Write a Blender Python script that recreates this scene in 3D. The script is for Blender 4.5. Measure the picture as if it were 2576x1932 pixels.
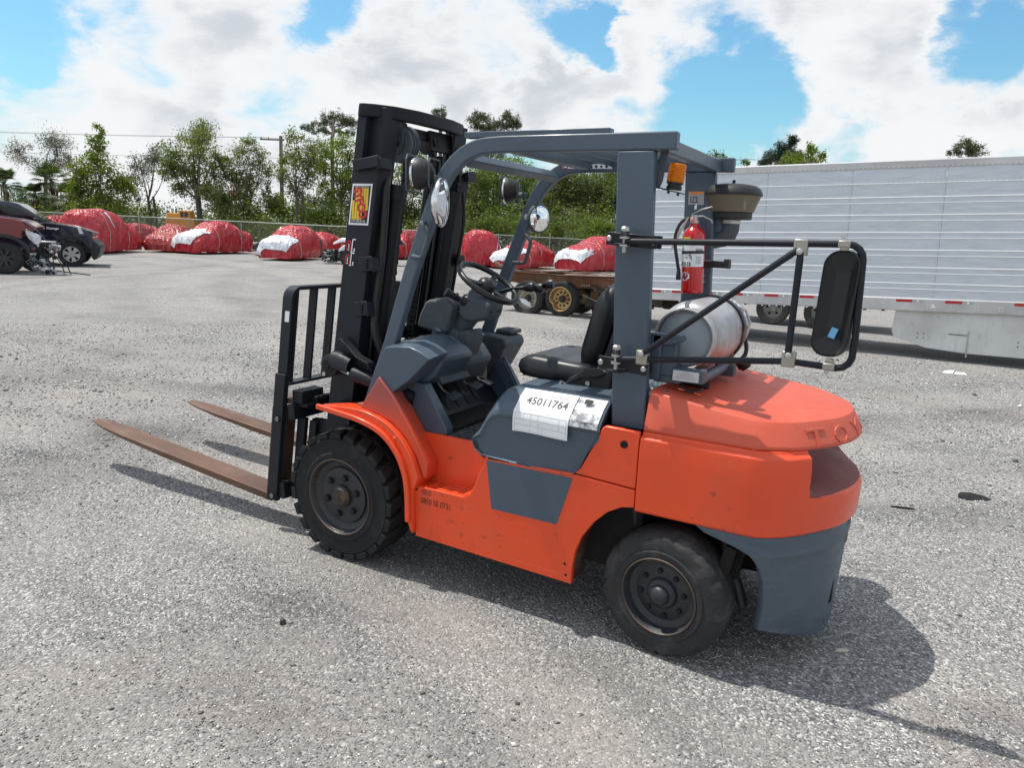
import bpy, bmesh, math, random
import numpy as np
from mathutils import Vector, Matrix, Quaternion, noise as mnoise

R = math.radians
scene = bpy.context.scene
COL = scene.collection
for _o in list(bpy.data.objects):
    bpy.data.objects.remove(_o)

# ------------------------------------------------------------------ camera
CAM_LOC = Vector((2.5520, -3.4097, 1.7594))
YAW, PITCH, ROLL = 0.5031, 0.2030, 0.0434
cam_data = bpy.data.cameras.new('camera')
cam_data.sensor_width = 36.0
cam_data.lens = 25.924
cam_data.clip_start = 0.05
cam_data.clip_end = 2500.0
cam = bpy.data.objects.new('camera', cam_data)
COL.objects.link(cam)
_f = Vector((-math.sin(YAW) * math.cos(PITCH), math.cos(YAW) * math.cos(PITCH), -math.sin(PITCH)))
_r = Vector((math.cos(YAW), math.sin(YAW), 0))
_u = _r.cross(_f)
_r2 = _r * math.cos(ROLL) + _u * math.sin(ROLL)
_u2 = -_r * math.sin(ROLL) + _u * math.cos(ROLL)
cam.matrix_world = Matrix(((_r2.x, _u2.x, -_f.x, CAM_LOC.x), (_r2.y, _u2.y, -_f.y, CAM_LOC.y),
                           (_r2.z, _u2.z, -_f.z, CAM_LOC.z), (0, 0, 0, 1)))
scene.camera = cam

# ------------------------------------------------------------------ view
scene.view_settings.view_transform = 'Standard'
scene.view_settings.look = 'None'
scene.view_settings.exposure = 0.0
scene.view_settings.gamma = 1.0
scene.view_settings.use_curve_mapping = False
scene.render.engine = 'CYCLES'
scene.cycles.max_bounces = 6
scene.cycles.transparent_max_bounces = 12

# ------------------------------------------------------------------ sun
SUN_DIR = Vector((-0.42, -0.05, 1.0)).normalized()       # towards the sun
sun_data = bpy.data.lights.new('sun', 'SUN')
sun_data.energy = 4.3
sun_data.angle = R(0.55)
sun_data.color = (1.0, 0.955, 0.89)
sun = bpy.data.objects.new('sun', sun_data)
sun.rotation_euler = (-SUN_DIR).to_track_quat('-Z', 'Y').to_euler()
sun.location = (-6, -1, 14)
COL.objects.link(sun)

# ------------------------------------------------------------------ sky
world = bpy.data.worlds.new('World')
scene.world = world
world.use_nodes = True
SKY_STRENGTH = 0.11


def build_sky():
    nt = world.node_tree
    nt.nodes.clear()
    N, L = nt.nodes, nt.links

    def node(t, **kw):
        n = N.new(t)
        for k, v in kw.items():
            setattr(n, k, v)
        return n

    def math_(op, a, b=None, clamp=False):
        n = node('ShaderNodeMath', operation=op, use_clamp=clamp)
        for i, v in enumerate((a, b)):
            if v is None:
                continue
            if isinstance(v, (int, float)):
                n.inputs[i].default_value = v
            else:
                L.new(v, n.inputs[i])
        return n.outputs[0]

    out = node('ShaderNodeOutputWorld')
    bg = node('ShaderNodeBackground')
    bg.inputs['Strength'].default_value = SKY_STRENGTH
    L.new(bg.outputs[0], out.inputs[0])
    sky = node('ShaderNodeTexSky', sky_type='NISHITA', sun_disc=False)
    sky.sun_elevation = math.asin(SUN_DIR.z)
    sky.sun_rotation = math.atan2(SUN_DIR.x, SUN_DIR.y)
    sky.altitude = 10
    sky.air_density = 1.3
    sky.dust_density = 0.6
    sky.ozone_density = 2.5
    tc = node('ShaderNodeTexCoord')
    sep = node('ShaderNodeSeparateXYZ')
    L.new(tc.outputs['Generated'], sep.inputs[0])
    comb = node('ShaderNodeCombineXYZ')
    L.new(sep.outputs[0], comb.inputs[0])
    L.new(sep.outputs[1], comb.inputs[1])
    L.new(math_('MULTIPLY', sep.outputs[2], 1.75), comb.inputs[2])
    pos = comb.outputs[0]

    def noise(scale, detail, rough, dist=0.0, off=(0, 0, 0)):
        mp = node('ShaderNodeMapping')
        mp.inputs['Location'].default_value = off
        L.new(pos, mp.inputs[0])
        n = node('ShaderNodeTexNoise', noise_dimensions='3D')
        n.inputs['Scale'].default_value = scale
        n.inputs['Detail'].default_value = detail
        n.inputs['Roughness'].default_value = rough
        n.inputs['Distortion'].default_value = dist
        L.new(mp.outputs[0], n.inputs['Vector'])
        return n.outputs['Fac']

    def rng(v, a, b, c, d, smooth=True):
        n = node('ShaderNodeMapRange', interpolation_type='SMOOTHERSTEP' if smooth else 'LINEAR')
        L.new(v, n.inputs[0])
        for i, x in enumerate((a, b, c, d)):
            n.inputs[i + 1].default_value = x
        return n.outputs[0]

    big = noise(3.4, 3, 0.5, 0.2, (3.1, 1.7, 0.3))
    fine = noise(8.5, 9, 0.56, 0.25, (0.4, 5.2, 1.1))
    dens = math_('ADD', math_('MULTIPLY', big, 0.52), math_('MULTIPLY', fine, 0.70))
    # ragged edges: the openings are looked up through a warped direction
    def warp(scale, amt, off):
        mp = node('ShaderNodeMapping')
        mp.inputs['Location'].default_value = off
        L.new(pos, mp.inputs[0])
        n = node('ShaderNodeTexNoise', noise_dimensions='3D')
        n.inputs['Scale'].default_value = scale
        n.inputs['Detail'].default_value = 7
        n.inputs['Roughness'].default_value = 0.62
        L.new(mp.outputs[0], n.inputs['Vector'])
        s = node('ShaderNodeVectorMath', operation='SUBTRACT')
        L.new(n.outputs['Color'], s.inputs[0])
        s.inputs[1].default_value = (0.5, 0.5, 0.5)
        k = node('ShaderNodeVectorMath', operation='SCALE')
        L.new(s.outputs[0], k.inputs[0])
        k.inputs['Scale'].default_value = amt
        return k.outputs[0]
    wdir = node('ShaderNodeVectorMath', operation='ADD')
    L.new(tc.outputs['Generated'], wdir.inputs[0])
    L.new(warp(7.0, 0.16, (2.0, 9.0, 4.0)), wdir.inputs[1])
    # openings where the photograph's sky shows blue, and thick banks between them
    for (dx, dy, dz, rad, amt) in SKY_SPOTS:
        vm = node('ShaderNodeVectorMath', operation='DISTANCE')
        L.new(wdir.outputs[0], vm.inputs[0])
        vm.inputs[1].default_value = (dx, dy, dz)
        dens = math_('ADD', dens, math_('MULTIPLY', rng(vm.outputs['Value'], 0.0, rad, 1.0, 0.0), amt))
    cover = rng(dens, 0.44, 0.70, 0.0, 1.0)
    shade_n = noise(5.5, 7, 0.55, 0.2, (7.3, 2.2, 4.0))
    thick = math_('MULTIPLY', rng(dens, 0.62, 0.84, 0.0, 1.0), rng(shade_n, 0.36, 0.62, 0.0, 1.0))
    ccol = node('ShaderNodeMix', data_type='RGBA')
    L.new(thick, ccol.inputs['Factor'])
    ccol.inputs['A'].default_value = (8.35, 8.5, 8.65, 1)
    ccol.inputs['B'].default_value = (5.75, 6.1, 6.6, 1)
    # clear sky, a little brighter and paler than the raw model at this height
    gain = node('ShaderNodeMix', data_type='RGBA', blend_type='MULTIPLY')
    gain.inputs['Factor'].default_value = 1.0
    L.new(sky.outputs[0], gain.inputs['A'])
    gain.inputs['B'].default_value = (0.80, 1.22, 1.34, 1)
    mix = node('ShaderNodeMix', data_type='RGBA')
    L.new(cover, mix.inputs['Factor'])
    low = node('ShaderNodeMix', data_type='RGBA')
    L.new(rng(sep.outputs[2], -0.02, 0.16, 0.85, 0.0), low.inputs['Factor'])
    L.new(gain.outputs['Result'], low.inputs['A'])
    low.inputs['B'].default_value = (5.6, 6.9, 8.0, 1)
    L.new(low.outputs['Result'], mix.inputs['A'])
    L.new(ccol.outputs['Result'], mix.inputs['B'])
    L.new(mix.outputs['Result'], bg.inputs['Color'])


SKY_SPOTS = [(-0.420, 0.878, 0.229, 0.079, -0.30), (-0.398, 0.879, 0.262, 0.050, -0.16), (-0.229, 0.954, 0.193, 0.092, -0.30), (-0.281, 0.945, 0.169, 0.100, -0.32), (-0.242, 0.959, 0.146, 0.075, -0.26), (-0.179, 0.973, 0.143, 0.050, -0.20), (0.028, 0.981, 0.192, 0.092, -0.28), (0.038, 0.972, 0.231, 0.058, -0.12), (-0.021, 0.968, 0.251, 0.050, -0.22), (-0.873, 0.466, 0.147, 0.050, -0.28), (-0.857, 0.474, 0.202, 0.092, -0.26), (-0.669, 0.704, 0.238, 0.058, -0.20), (-0.736, 0.664, 0.130, 0.075, -0.12), (-0.392, 0.893, 0.222, 0.050, -0.20), (-0.106, 0.986, 0.130, 0.058, -0.14), (-0.782, 0.604, 0.153, 0.259, 0.14), (-0.585, 0.784, 0.208, 0.160, 0.10), (-0.451, 0.876, 0.174, 0.099, 0.14), (-0.106, 0.970, 0.218, 0.142, 0.18), (0.010, 0.990, 0.142, 0.123, 0.12), (-0.204, 0.971, 0.125, 0.043, 0.05), (-0.335, 0.909, 0.248, 0.056, 0.12), (-0.372, 0.913, 0.166, 0.062, 0.12), (-0.843, 0.507, 0.181, 0.074, 0.08)]
build_sky()

# ------------------------------------------------------------------ helpers
_mats = {}


class NT:
    """small node helper"""

    def __init__(self, name):
        self.m = bpy.data.materials.new(name)
        self.m.use_nodes = True
        self.t = self.m.node_tree
        self.b = self.t.nodes['Principled BSDF']
        self.tc = None

    def n(self, t, **kw):
        x = self.t.nodes.new(t)
        for k, v in kw.items():
            setattr(x, k, v)
        return x

    def l(self, a, b):
        self.t.links.new(a, b)

    def coord(self, scale=(1, 1, 1), kind='Object'):
        if self.tc is None:
            self.tc = self.n('ShaderNodeTexCoord')
        mp = self.n('ShaderNodeMapping')
        mp.inputs['Scale'].default_value = scale
        self.l(self.tc.outputs[kind], mp.inputs[0])
        return mp.outputs[0]

    def wpos(self, scale=(1, 1, 1)):
        g = self.n('ShaderNodeNewGeometry')
        mp = self.n('ShaderNodeMapping')
        mp.inputs['Scale'].default_value = scale
        self.l(g.outputs['Position'], mp.inputs[0])
        return mp.outputs[0]

    def noise(self, vec, scale, detail=4, rough=0.55, dist=0.0, out='Fac'):
        x = self.n('ShaderNodeTexNoise')
        x.inputs['Scale'].default_value = scale
        x.inputs['Detail'].default_value = detail
        x.inputs['Roughness'].default_value = rough
        x.inputs['Distortion'].default_value = dist
        self.l(vec, x.inputs['Vector'])
        return x.outputs[out]

    def rng(self, v, a, b, c=0.0, d=1.0, smooth=False):
        x = self.n('ShaderNodeMapRange', interpolation_type='SMOOTHSTEP' if smooth else 'LINEAR')
        self.l(v, x.inputs[0])
        for i, k in enumerate((a, b, c, d)):
            x.inputs[i + 1].default_value = k
        return x.outputs[0]

    def math(self, op, a, b=None):
        x = self.n('ShaderNodeMath', operation=op)
        for i, v in enumerate((a, b)):
            if v is None:
                continue
            if isinstance(v, (int, float)):
                x.inputs[i].default_value = v
            else:
                self.l(v, x.inputs[i])
        return x.outputs[0]

    def mix(self, fac, a, b, mode='MIX'):
        x = self.n('ShaderNodeMix', data_type='RGBA', blend_type=mode)
        for key, v in (('Factor', fac), ('A', a), ('B', b)):
            if isinstance(v, (int, float)):
                x.inputs[key].default_value = v
            elif isinstance(v, tuple):
                x.inputs[key].default_value = (*v[:3], 1)
            else:
                self.l(v, x.inputs[key])
        return x.outputs['Result']

    def ramp(self, v, stops):
        x = self.n('ShaderNodeValToRGB')
        while len(x.color_ramp.elements) < len(stops):
            x.color_ramp.elements.new(0.5)
        for e, (p, c) in zip(x.color_ramp.elements, stops):
            e.position = p
            e.color = (*c, 1)
        self.l(v, x.inputs[0])
        return x.outputs[0]

    def bump(self, h, strength=0.3, dist=0.01, normal=None):
        x = self.n('ShaderNodeBump')
        x.inputs['Strength'].default_value = strength
        x.inputs['Distance'].default_value = dist
        self.l(h, x.inputs['Height'])
        if normal is not None:
            self.l(normal, x.inputs['Normal'])
        self.l(x.outputs[0], self.b.inputs['Normal'])
        return x.outputs[0]

    def set(self, **kw):
        for k, v in kw.items():
            k = k.replace('_', ' ')
            if hasattr(v, 'is_linked') or hasattr(v, 'node'):
                self.l(v, self.b.inputs[k])
            elif isinstance(v, tuple):
                self.b.inputs[k].default_value = (*v[:3], 1)
            else:
                self.b.inputs[k].default_value = v
        return self.m


def flat(name, col, rough=0.6, metal=0.0, **kw):
    if name in _mats:
        return _mats[name]
    t = NT(name)
    t.set(Base_Color=col, Roughness=rough, Metallic=metal, **kw)
    _mats[name] = t.m
    return t.m


def worn(name, col, rough=0.45, metal=0.0, dirt=(0.16, 0.13, 0.10), amount=0.35, scale=5.0, spots=0.25,
         bump=0.15, var=0.12, coat=0.0, streak=(1, 1, 1)):
    """painted surface with dusty patches, dark scuffs and slight orange-peel"""
    if name in _mats:
        return _mats[name]
    t = NT(name)
    p = t.wpos()
    ps = t.wpos(streak)
    n1 = t.noise(ps, scale, 6, 0.62, 0.3)
    n2 = t.noise(p, scale * 9, 4, 0.6)
    n3 = t.noise(p, 1.7, 3, 0.5)
    c0 = tuple(c * (1 - var) for c in col)
    c1 = tuple(min(1, c * (1 + var)) for c in col)
    base = t.mix(t.rng(n3, 0.3, 0.7), c0, c1)
    f1 = t.rng(n1, 0.46, 0.78, 0, amount, True)
    c = t.mix(f1, base, dirt)
    f2 = t.math('MULTIPLY', t.rng(n2, 0.60, 0.74, 0, spots, True), t.rng(n1, 0.40, 0.62, 0, 1, True))
    c = t.mix(f2, c, (0.03, 0.027, 0.025))
    if spots > 0.3:
        # long thin scuffs, paler than the paint, and chips down to primer
        sc = t.noise(t.wpos((2.2, 2.2, 70)), 1.0, 3, 0.6, 1.2)
        sm = t.rng(t.noise(p, 2.3, 3, 0.5), 0.52, 0.66)
        c = t.mix(t.math('MULTIPLY', t.rng(sc, 0.66, 0.70, 0, 0.55), sm), c, tuple(min(1, x * 1.3 + 0.10) for x in col))
        ch = t.noise(p, 46, 3, 0.7)
        c = t.mix(t.math('MULTIPLY', t.rng(ch, 0.69, 0.72, 0, 0.8), t.rng(n1, 0.45, 0.6)), c, (0.09, 0.085, 0.08))
        ru = t.noise(t.wpos((11, 11, 1.1)), 1.0, 5, 0.7, 0.4)
        c = t.mix(t.math('MULTIPLY', t.rng(ru, 0.53, 0.70, 0, 0.5), t.rng(n3, 0.48, 0.62)), c, tuple(x * 0.55 + 0.02 for x in col))
    rg = t.math('ADD', t.rng(n1, 0.3, 0.75, rough - 0.08, rough + 0.22), t.rng(n2, 0.3, 0.7, -0.04, 0.06))
    t.set(Base_Color=c, Roughness=rg, Metallic=metal)
    if coat:
        t.set(Coat_Weight=coat, Coat_Roughness=0.15)
    t.bump(t.math('ADD', t.noise(p, 34, 3, 0.5), t.math('MULTIPLY', n1, 0.8)), bump, 0.004)
    _mats[name] = t.m
    return t.m


class MB:
    """collects shapes into one mesh"""

    def __init__(self):
        self.v, self.f, self.mi = [], [], []

    def add(self, verts, faces, mi=0, M=None):
        o = len(self.v)
        if M is not None:
            verts = [M @ Vector(q) for q in verts]
        self.v.extend([tuple(q) for q in verts])
        self.f.extend([tuple(i + o for i in q) for q in faces])
        self.mi.extend([mi] * len(faces))
        return self

    def box(self, c, s, rot=None, mi=0, taper=1.0):
        x, y, z = s[0] / 2, s[1] / 2, s[2] / 2
        v = [(-x, -y, -z), (x, -y, -z), (x, y, -z), (-x, y, -z),
             (-x * taper, -y * taper, z), (x * taper, -y * taper, z), (x * taper, y * taper, z), (-x * taper, y * taper, z)]
        f = [(0, 3, 2, 1), (4, 5, 6, 7), (0, 1, 5, 4), (1, 2, 6, 5), (2, 3, 7, 6), (3, 0, 4, 7)]
        M = Matrix.Translation(c)
        if rot is not None:
            M = M @ (rot if isinstance(rot, Matrix) else Matrix.Rotation(rot[1], 4, rot[0]))
        return self.add(v, f, mi, M)

    def prism(self, poly, a, b, axis='y', mi=0, caps=True):
        """extrude polygon; poly in (x,z) for axis y, (x,y) for z, (y,z) for x"""
        n = len(poly)
        ar = sum(poly[i][0] * poly[(i + 1) % n][1] - poly[(i + 1) % n][0] * poly[i][1] for i in range(n))
        if ar < 0:
            poly = poly[::-1]

        def mk(p, t):
            return {'y': (p[0], t, p[1]), 'z': (p[0], p[1], t), 'x': (t, p[0], p[1])}[axis]
        v = [mk(p, a) for p in poly] + [mk(p, b) for p in poly]
        f = [(i, (i + 1) % n, n + (i + 1) % n, n + i) for i in range(n)]
        if caps:
            f += [tuple(range(n))[::-1], tuple(range(n, 2 * n))]
        if axis == 'y':
            f = [q[::-1] for q in f]
        return self.add(v, f, mi)

    def loft(self, rings, closed=True, caps=True, mi=0):
        n = len(rings[0])
        v = [p for r in rings for p in r]
        f = []
        for k in range(len(rings) - 1):
            for i in range(n if closed else n - 1):
                j = (i + 1) % n
                f.append((k * n + i, k * n + j, (k + 1) * n + j, (k + 1) * n + i))
        if caps:
            f.append(tuple(range(n))[::-1])
            f.append(tuple(range((len(rings) - 1) * n, len(rings) * n)))
        return self.add(v, f, mi)

    def tube(self, pts, r, n=10, caps=True, mi=0, closed=False, flat_=1.0):
        pts = [Vector(p) for p in pts]
        m = len(pts)
        rr = r if isinstance(r, (list, tuple)) else [r] * m
        t = []
        for i in range(m):
            if closed:
                d = pts[(i + 1) % m] - pts[i - 1]
            else:
                d = pts[min(i + 1, m - 1)] - pts[max(i - 1, 0)]
            t.append(d.normalized() if d.length > 1e-9 else Vector((0, 0, 1)))
        a = t[0].orthogonal().normalized()
        rings = []
        for i in range(m):
            a = (a - t[i] * a.dot(t[i]))
            a = a.normalized() if a.length > 1e-6 else t[i].orthogonal().normalized()
            b = t[i].cross(a)
            rings.append([pts[i] + (a * math.cos(2 * math.pi * k / n) + b * math.sin(2 * math.pi * k / n) * flat_) * rr[i]
                          for k in range(n)])
        if closed:
            rings.append(rings[0])
            caps = False
        return self.loft(rings, True, caps, mi)

    def bar(self, pts, w, h, up=(0, 1, 0), mi=0):
        """sweep a w x h rectangle: w along `up`, h across"""
        pts = [Vector(p) for p in pts]
        up = Vector(up)
        rings = []
        m = len(pts)
        for i in range(m):
            d1 = (pts[i] - pts[i - 1]).normalized() if i > 0 else None
            d2 = (pts[i + 1] - pts[i]).normalized() if i < m - 1 else None
            d = ((d1 or d2) + (d2 or d1)).normalized()
            u = (up - d * up.dot(d)).normalized()
            s = d.cross(u)
            k = 1.0
            if d1 and d2:
                k = 1 / max(0.5, math.sqrt((1 + d1.dot(d2)) / 2))
            rings.append([pts[i] + u * (w / 2) * a + s * (h / 2) * k * b for a, b in ((-1, -1), (1, -1), (1, 1), (-1, 1))])
        return self.loft(rings, True, True, mi)

    def lathe(self, prof, c=(0, 0, 0), axis=(0, 0, 1), n=32, mi=0, caps=True, ref=None):
        """prof: list of (radius, height along axis)"""
        ax = Vector(axis).normalized()
        a = Vector(ref).normalized() if ref else ax.orthogonal().normalized()
        b = ax.cross(a)
        c = Vector(c)
        rings = [[c + ax * h + (a * math.cos(2 * math.pi * k / n) + b * math.sin(2 * math.pi * k / n)) * r for k in range(n)]
                 for r, h in prof]
        return self.loft(rings, True, caps, mi)

    def quad(self, a, b, c, d, mi=0):
        return self.add([a, b, c, d], [(0, 1, 2, 3)], mi)

    def build(self, name, mat, parent=None, bevel=0.0, seg=2, smooth=None, label=None, loc=None, fix=True):
        me = bpy.data.meshes.new(name)
        me.from_pydata(self.v, [], self.f)
        for m in (mat if isinstance(mat, (list, tuple)) else [mat]):
            me.materials.append(m)
        if any(self.mi):
            me.polygons.foreach_set('material_index', self.mi)
        if fix:
            bm = bmesh.new()
            bm.from_mesh(me)
            bmesh.ops.recalc_face_normals(bm, faces=bm.faces)
            bm.to_mesh(me)
            bm.free()
        if smooth is not None:
            me.polygons.foreach_set('use_smooth', [True] * len(me.polygons))
            me.set_sharp_from_angle(angle=R(smooth))
        me.update()
        o = bpy.data.objects.new(name, me)
        COL.objects.link(o)
        if parent is not None:
            o.parent = parent
        if loc is not None:
            o.location = loc
        if bevel:
            b = o.modifiers.new('bevel', 'BEVEL')
            b.width = bevel
            b.segments = seg
            b.limit_method = 'ANGLE'
            b.angle_limit = R(32)
            b.harden_normals = False
            if smooth is None:
                me.polygons.foreach_set('use_smooth', [True] * len(me.polygons))
                me.set_sharp_from_angle(angle=R(48))
        if label:
            o['label'] = label
        return o


def np_mesh(name, V, F, mat, parent=None, smooth=False):
    """quick mesh from numpy arrays; F is (n,3) or (n,4)"""
    me = bpy.data.meshes.new(name)
    V = np.asarray(V, np.float32)
    F = np.asarray(F, np.int32)
    k = F.shape[1]
    me.vertices.add(len(V))
    me.vertices.foreach_set('co', V.ravel())
    me.loops.add(F.size)
    me.loops.foreach_set('vertex_index', F.ravel())
    me.polygons.add(len(F))
    me.polygons.foreach_set('loop_start', np.arange(0, F.size, k, dtype=np.int32))
    if smooth:
        me.polygons.foreach_set('use_smooth', np.ones(len(F), bool))
    me.materials.append(mat)
    me.update(calc_edges=True)
    me.validate()
    o = bpy.data.objects.new(name, me)
    COL.objects.link(o)
    if parent is not None:
        o.parent = parent
    return o


def thing(name, label, cat, loc=(0, 0, 0), rz=0.0, group=None):
    o = bpy.data.objects.new(name, None)
    o.empty_display_size = 0.2
    COL.objects.link(o)
    o.location = loc
    o.rotation_euler = (0, 0, rz)
    return tag(o, label, cat, group)


def tag(o, label, cat, group=None):
    o['label'] = label
    o['category'] = cat
    if group:
        o['group'] = group
    return o


def struct(o):
    o['kind'] = 'structure'
    return o


def copy_tree(o, parent=None):
    c = o.copy()
    COL.objects.link(c)
    if parent is not None:
        c.parent = parent
    for ch in list(o.children):
        copy_tree(ch, c)
    return c


def text_mesh(s, size, M, depth=0.0, shear=0.0, align='CENTER', width=None, bold=0.0, keep=None):
    """lettering as mesh data: returns (verts, faces) placed by matrix M (text runs along local X, up is local Y)"""
    cu = bpy.data.curves.new('lettering', 'FONT')
    cu.body = s
    cu.size = size
    cu.extrude = depth
    cu.shear = shear
    cu.offset = bold
    cu.align_x = align
    cu.align_y = 'CENTER'
    cu.resolution_u = 3
    ob = bpy.data.objects.new('lettering', cu)
    COL.objects.link(ob)
    dg = bpy.context.evaluated_depsgraph_get()
    me = bpy.data.meshes.new_from_object(ob.evaluated_get(dg))
    v = [q.co.copy() for q in me.vertices]
    f = [tuple(p.vertices) for p in me.polygons]
    bpy.data.objects.remove(ob)
    bpy.data.meshes.remove(me)
    if width and v:
        x0, x1 = min(q.x for q in v), max(q.x for q in v)
        k = width / max(1e-6, x1 - x0)
        for q in v:
            q.x *= k
    return [M @ q for q in v], f


def frame(o, x, y):
    """matrix with origin o, local X along x, local Y along y"""
    x = Vector(x).normalized()
    z = x.cross(Vector(y)).normalized()
    y = z.cross(x)
    return Matrix(((x.x, y.x, z.x, o[0]), (x.y, y.y, z.y, o[1]), (x.z, y.z, z.z, o[2]), (0, 0, 0, 1)))


def arc(c, r, a0, a1, n, plane='xz', k=0.0):
    out = []
    for i in range(n + 1):
        a = R(a0 + (a1 - a0) * i / n)
        p, q = c[0] + r * math.cos(a), c[1] + r * math.sin(a)
        out.append((p, k, q) if plane == 'xz' else (p, q, k) if plane == 'xy' else (k, p, q))
    return out


def smooth_pts(pts, n=6):
    """Catmull-Rom through points"""
    P = [Vector(p) for p in pts]
    P = [P[0] * 2 - P[1]] + P + [P[-1] * 2 - P[-2]]
    out = []
    for i in range(1, len(P) - 2):
        for k in range(n):
            t = k / n
            a, b, c, d = P[i - 1], P[i], P[i + 1], P[i + 2]
            out.append(0.5 * ((2 * b) + (c - a) * t + (2 * a - 5 * b + 4 * c - d) * t * t + (3 * b - a - 3 * c + d) * t ** 3))
    out.append(P[-2])
    return out


rnd = random.Random(7)


# ------------------------------------------------------------------ ground
def ground_height(x, y):
    """gentle ruts and mounds, metres (numpy)"""
    near = np.clip(1.15 - np.hypot(x - 1.0, y - 0.5) / 60.0, 0.0, 1.0)
    h = 0.010 * np.sin(0.9 * x + 0.5 * np.sin(0.7 * y)) * np.sin(0.8 * y + 1.1)
    # wheel ruts swing across the open yard on the left
    for (cx, cy, r, w, d) in ((-6.5, 14.0, 14.6, 0.20, 0.018), (-6.5, 14.0, 13.0, 0.22, 0.016), (-9.5, 19.0, 17.5, 0.26, 0.02),
                              (-9.5, 19.0, 19.2, 0.24, 0.018), (-1.2, -7.5, 6.9, 0.16, 0.012), (-1.2, -7.5, 5.6, 0.16, 0.010)):
        q = (np.hypot(x - cx, y - cy) - r) / w
        h += -d * np.exp(-q * q) + 0.5 * d * np.exp(-(np.abs(q) - 1.9) ** 2 * 2.0)
    h += 0.006 * np.sin(3.1 * x + 1.3 * y) * np.sin(2.3 * y - 1.7 * x + 0.6)
    # level pads where the truck's wheels stand
    for (px, py) in ((0.0, -0.5), (1.75, -0.5), (0, .5), (1.75, .5)):
        h *= 1 - np.exp(-((x - px) ** 2 + (y - py) ** 2) / 0.18)
    return h * near


TRACKS = ((-6.5, 14.0, 14.6, 0.20, .6), (-6.5, 14.0, 13.0, 0.22, .55), (-9.5, 19.0, 17.5, 0.30, .6), (-9.5, 19.0, 19.2, 0.30, .55), (-1.2, -7.5, 6.9, 0.16, .55), (-1.2, -7.5, 5.6, 0.16, .5),
          (6.0, 24.0, 19.0, .45, .5), (2.0, 30.0, 26.5, .5, .5), (-30.0, -8.0, 27.0, .5, .5), (-32.0, -4.0, 31.0, .6, .5), (9.5, -7.0, 8.3, .2, .5))


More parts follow.
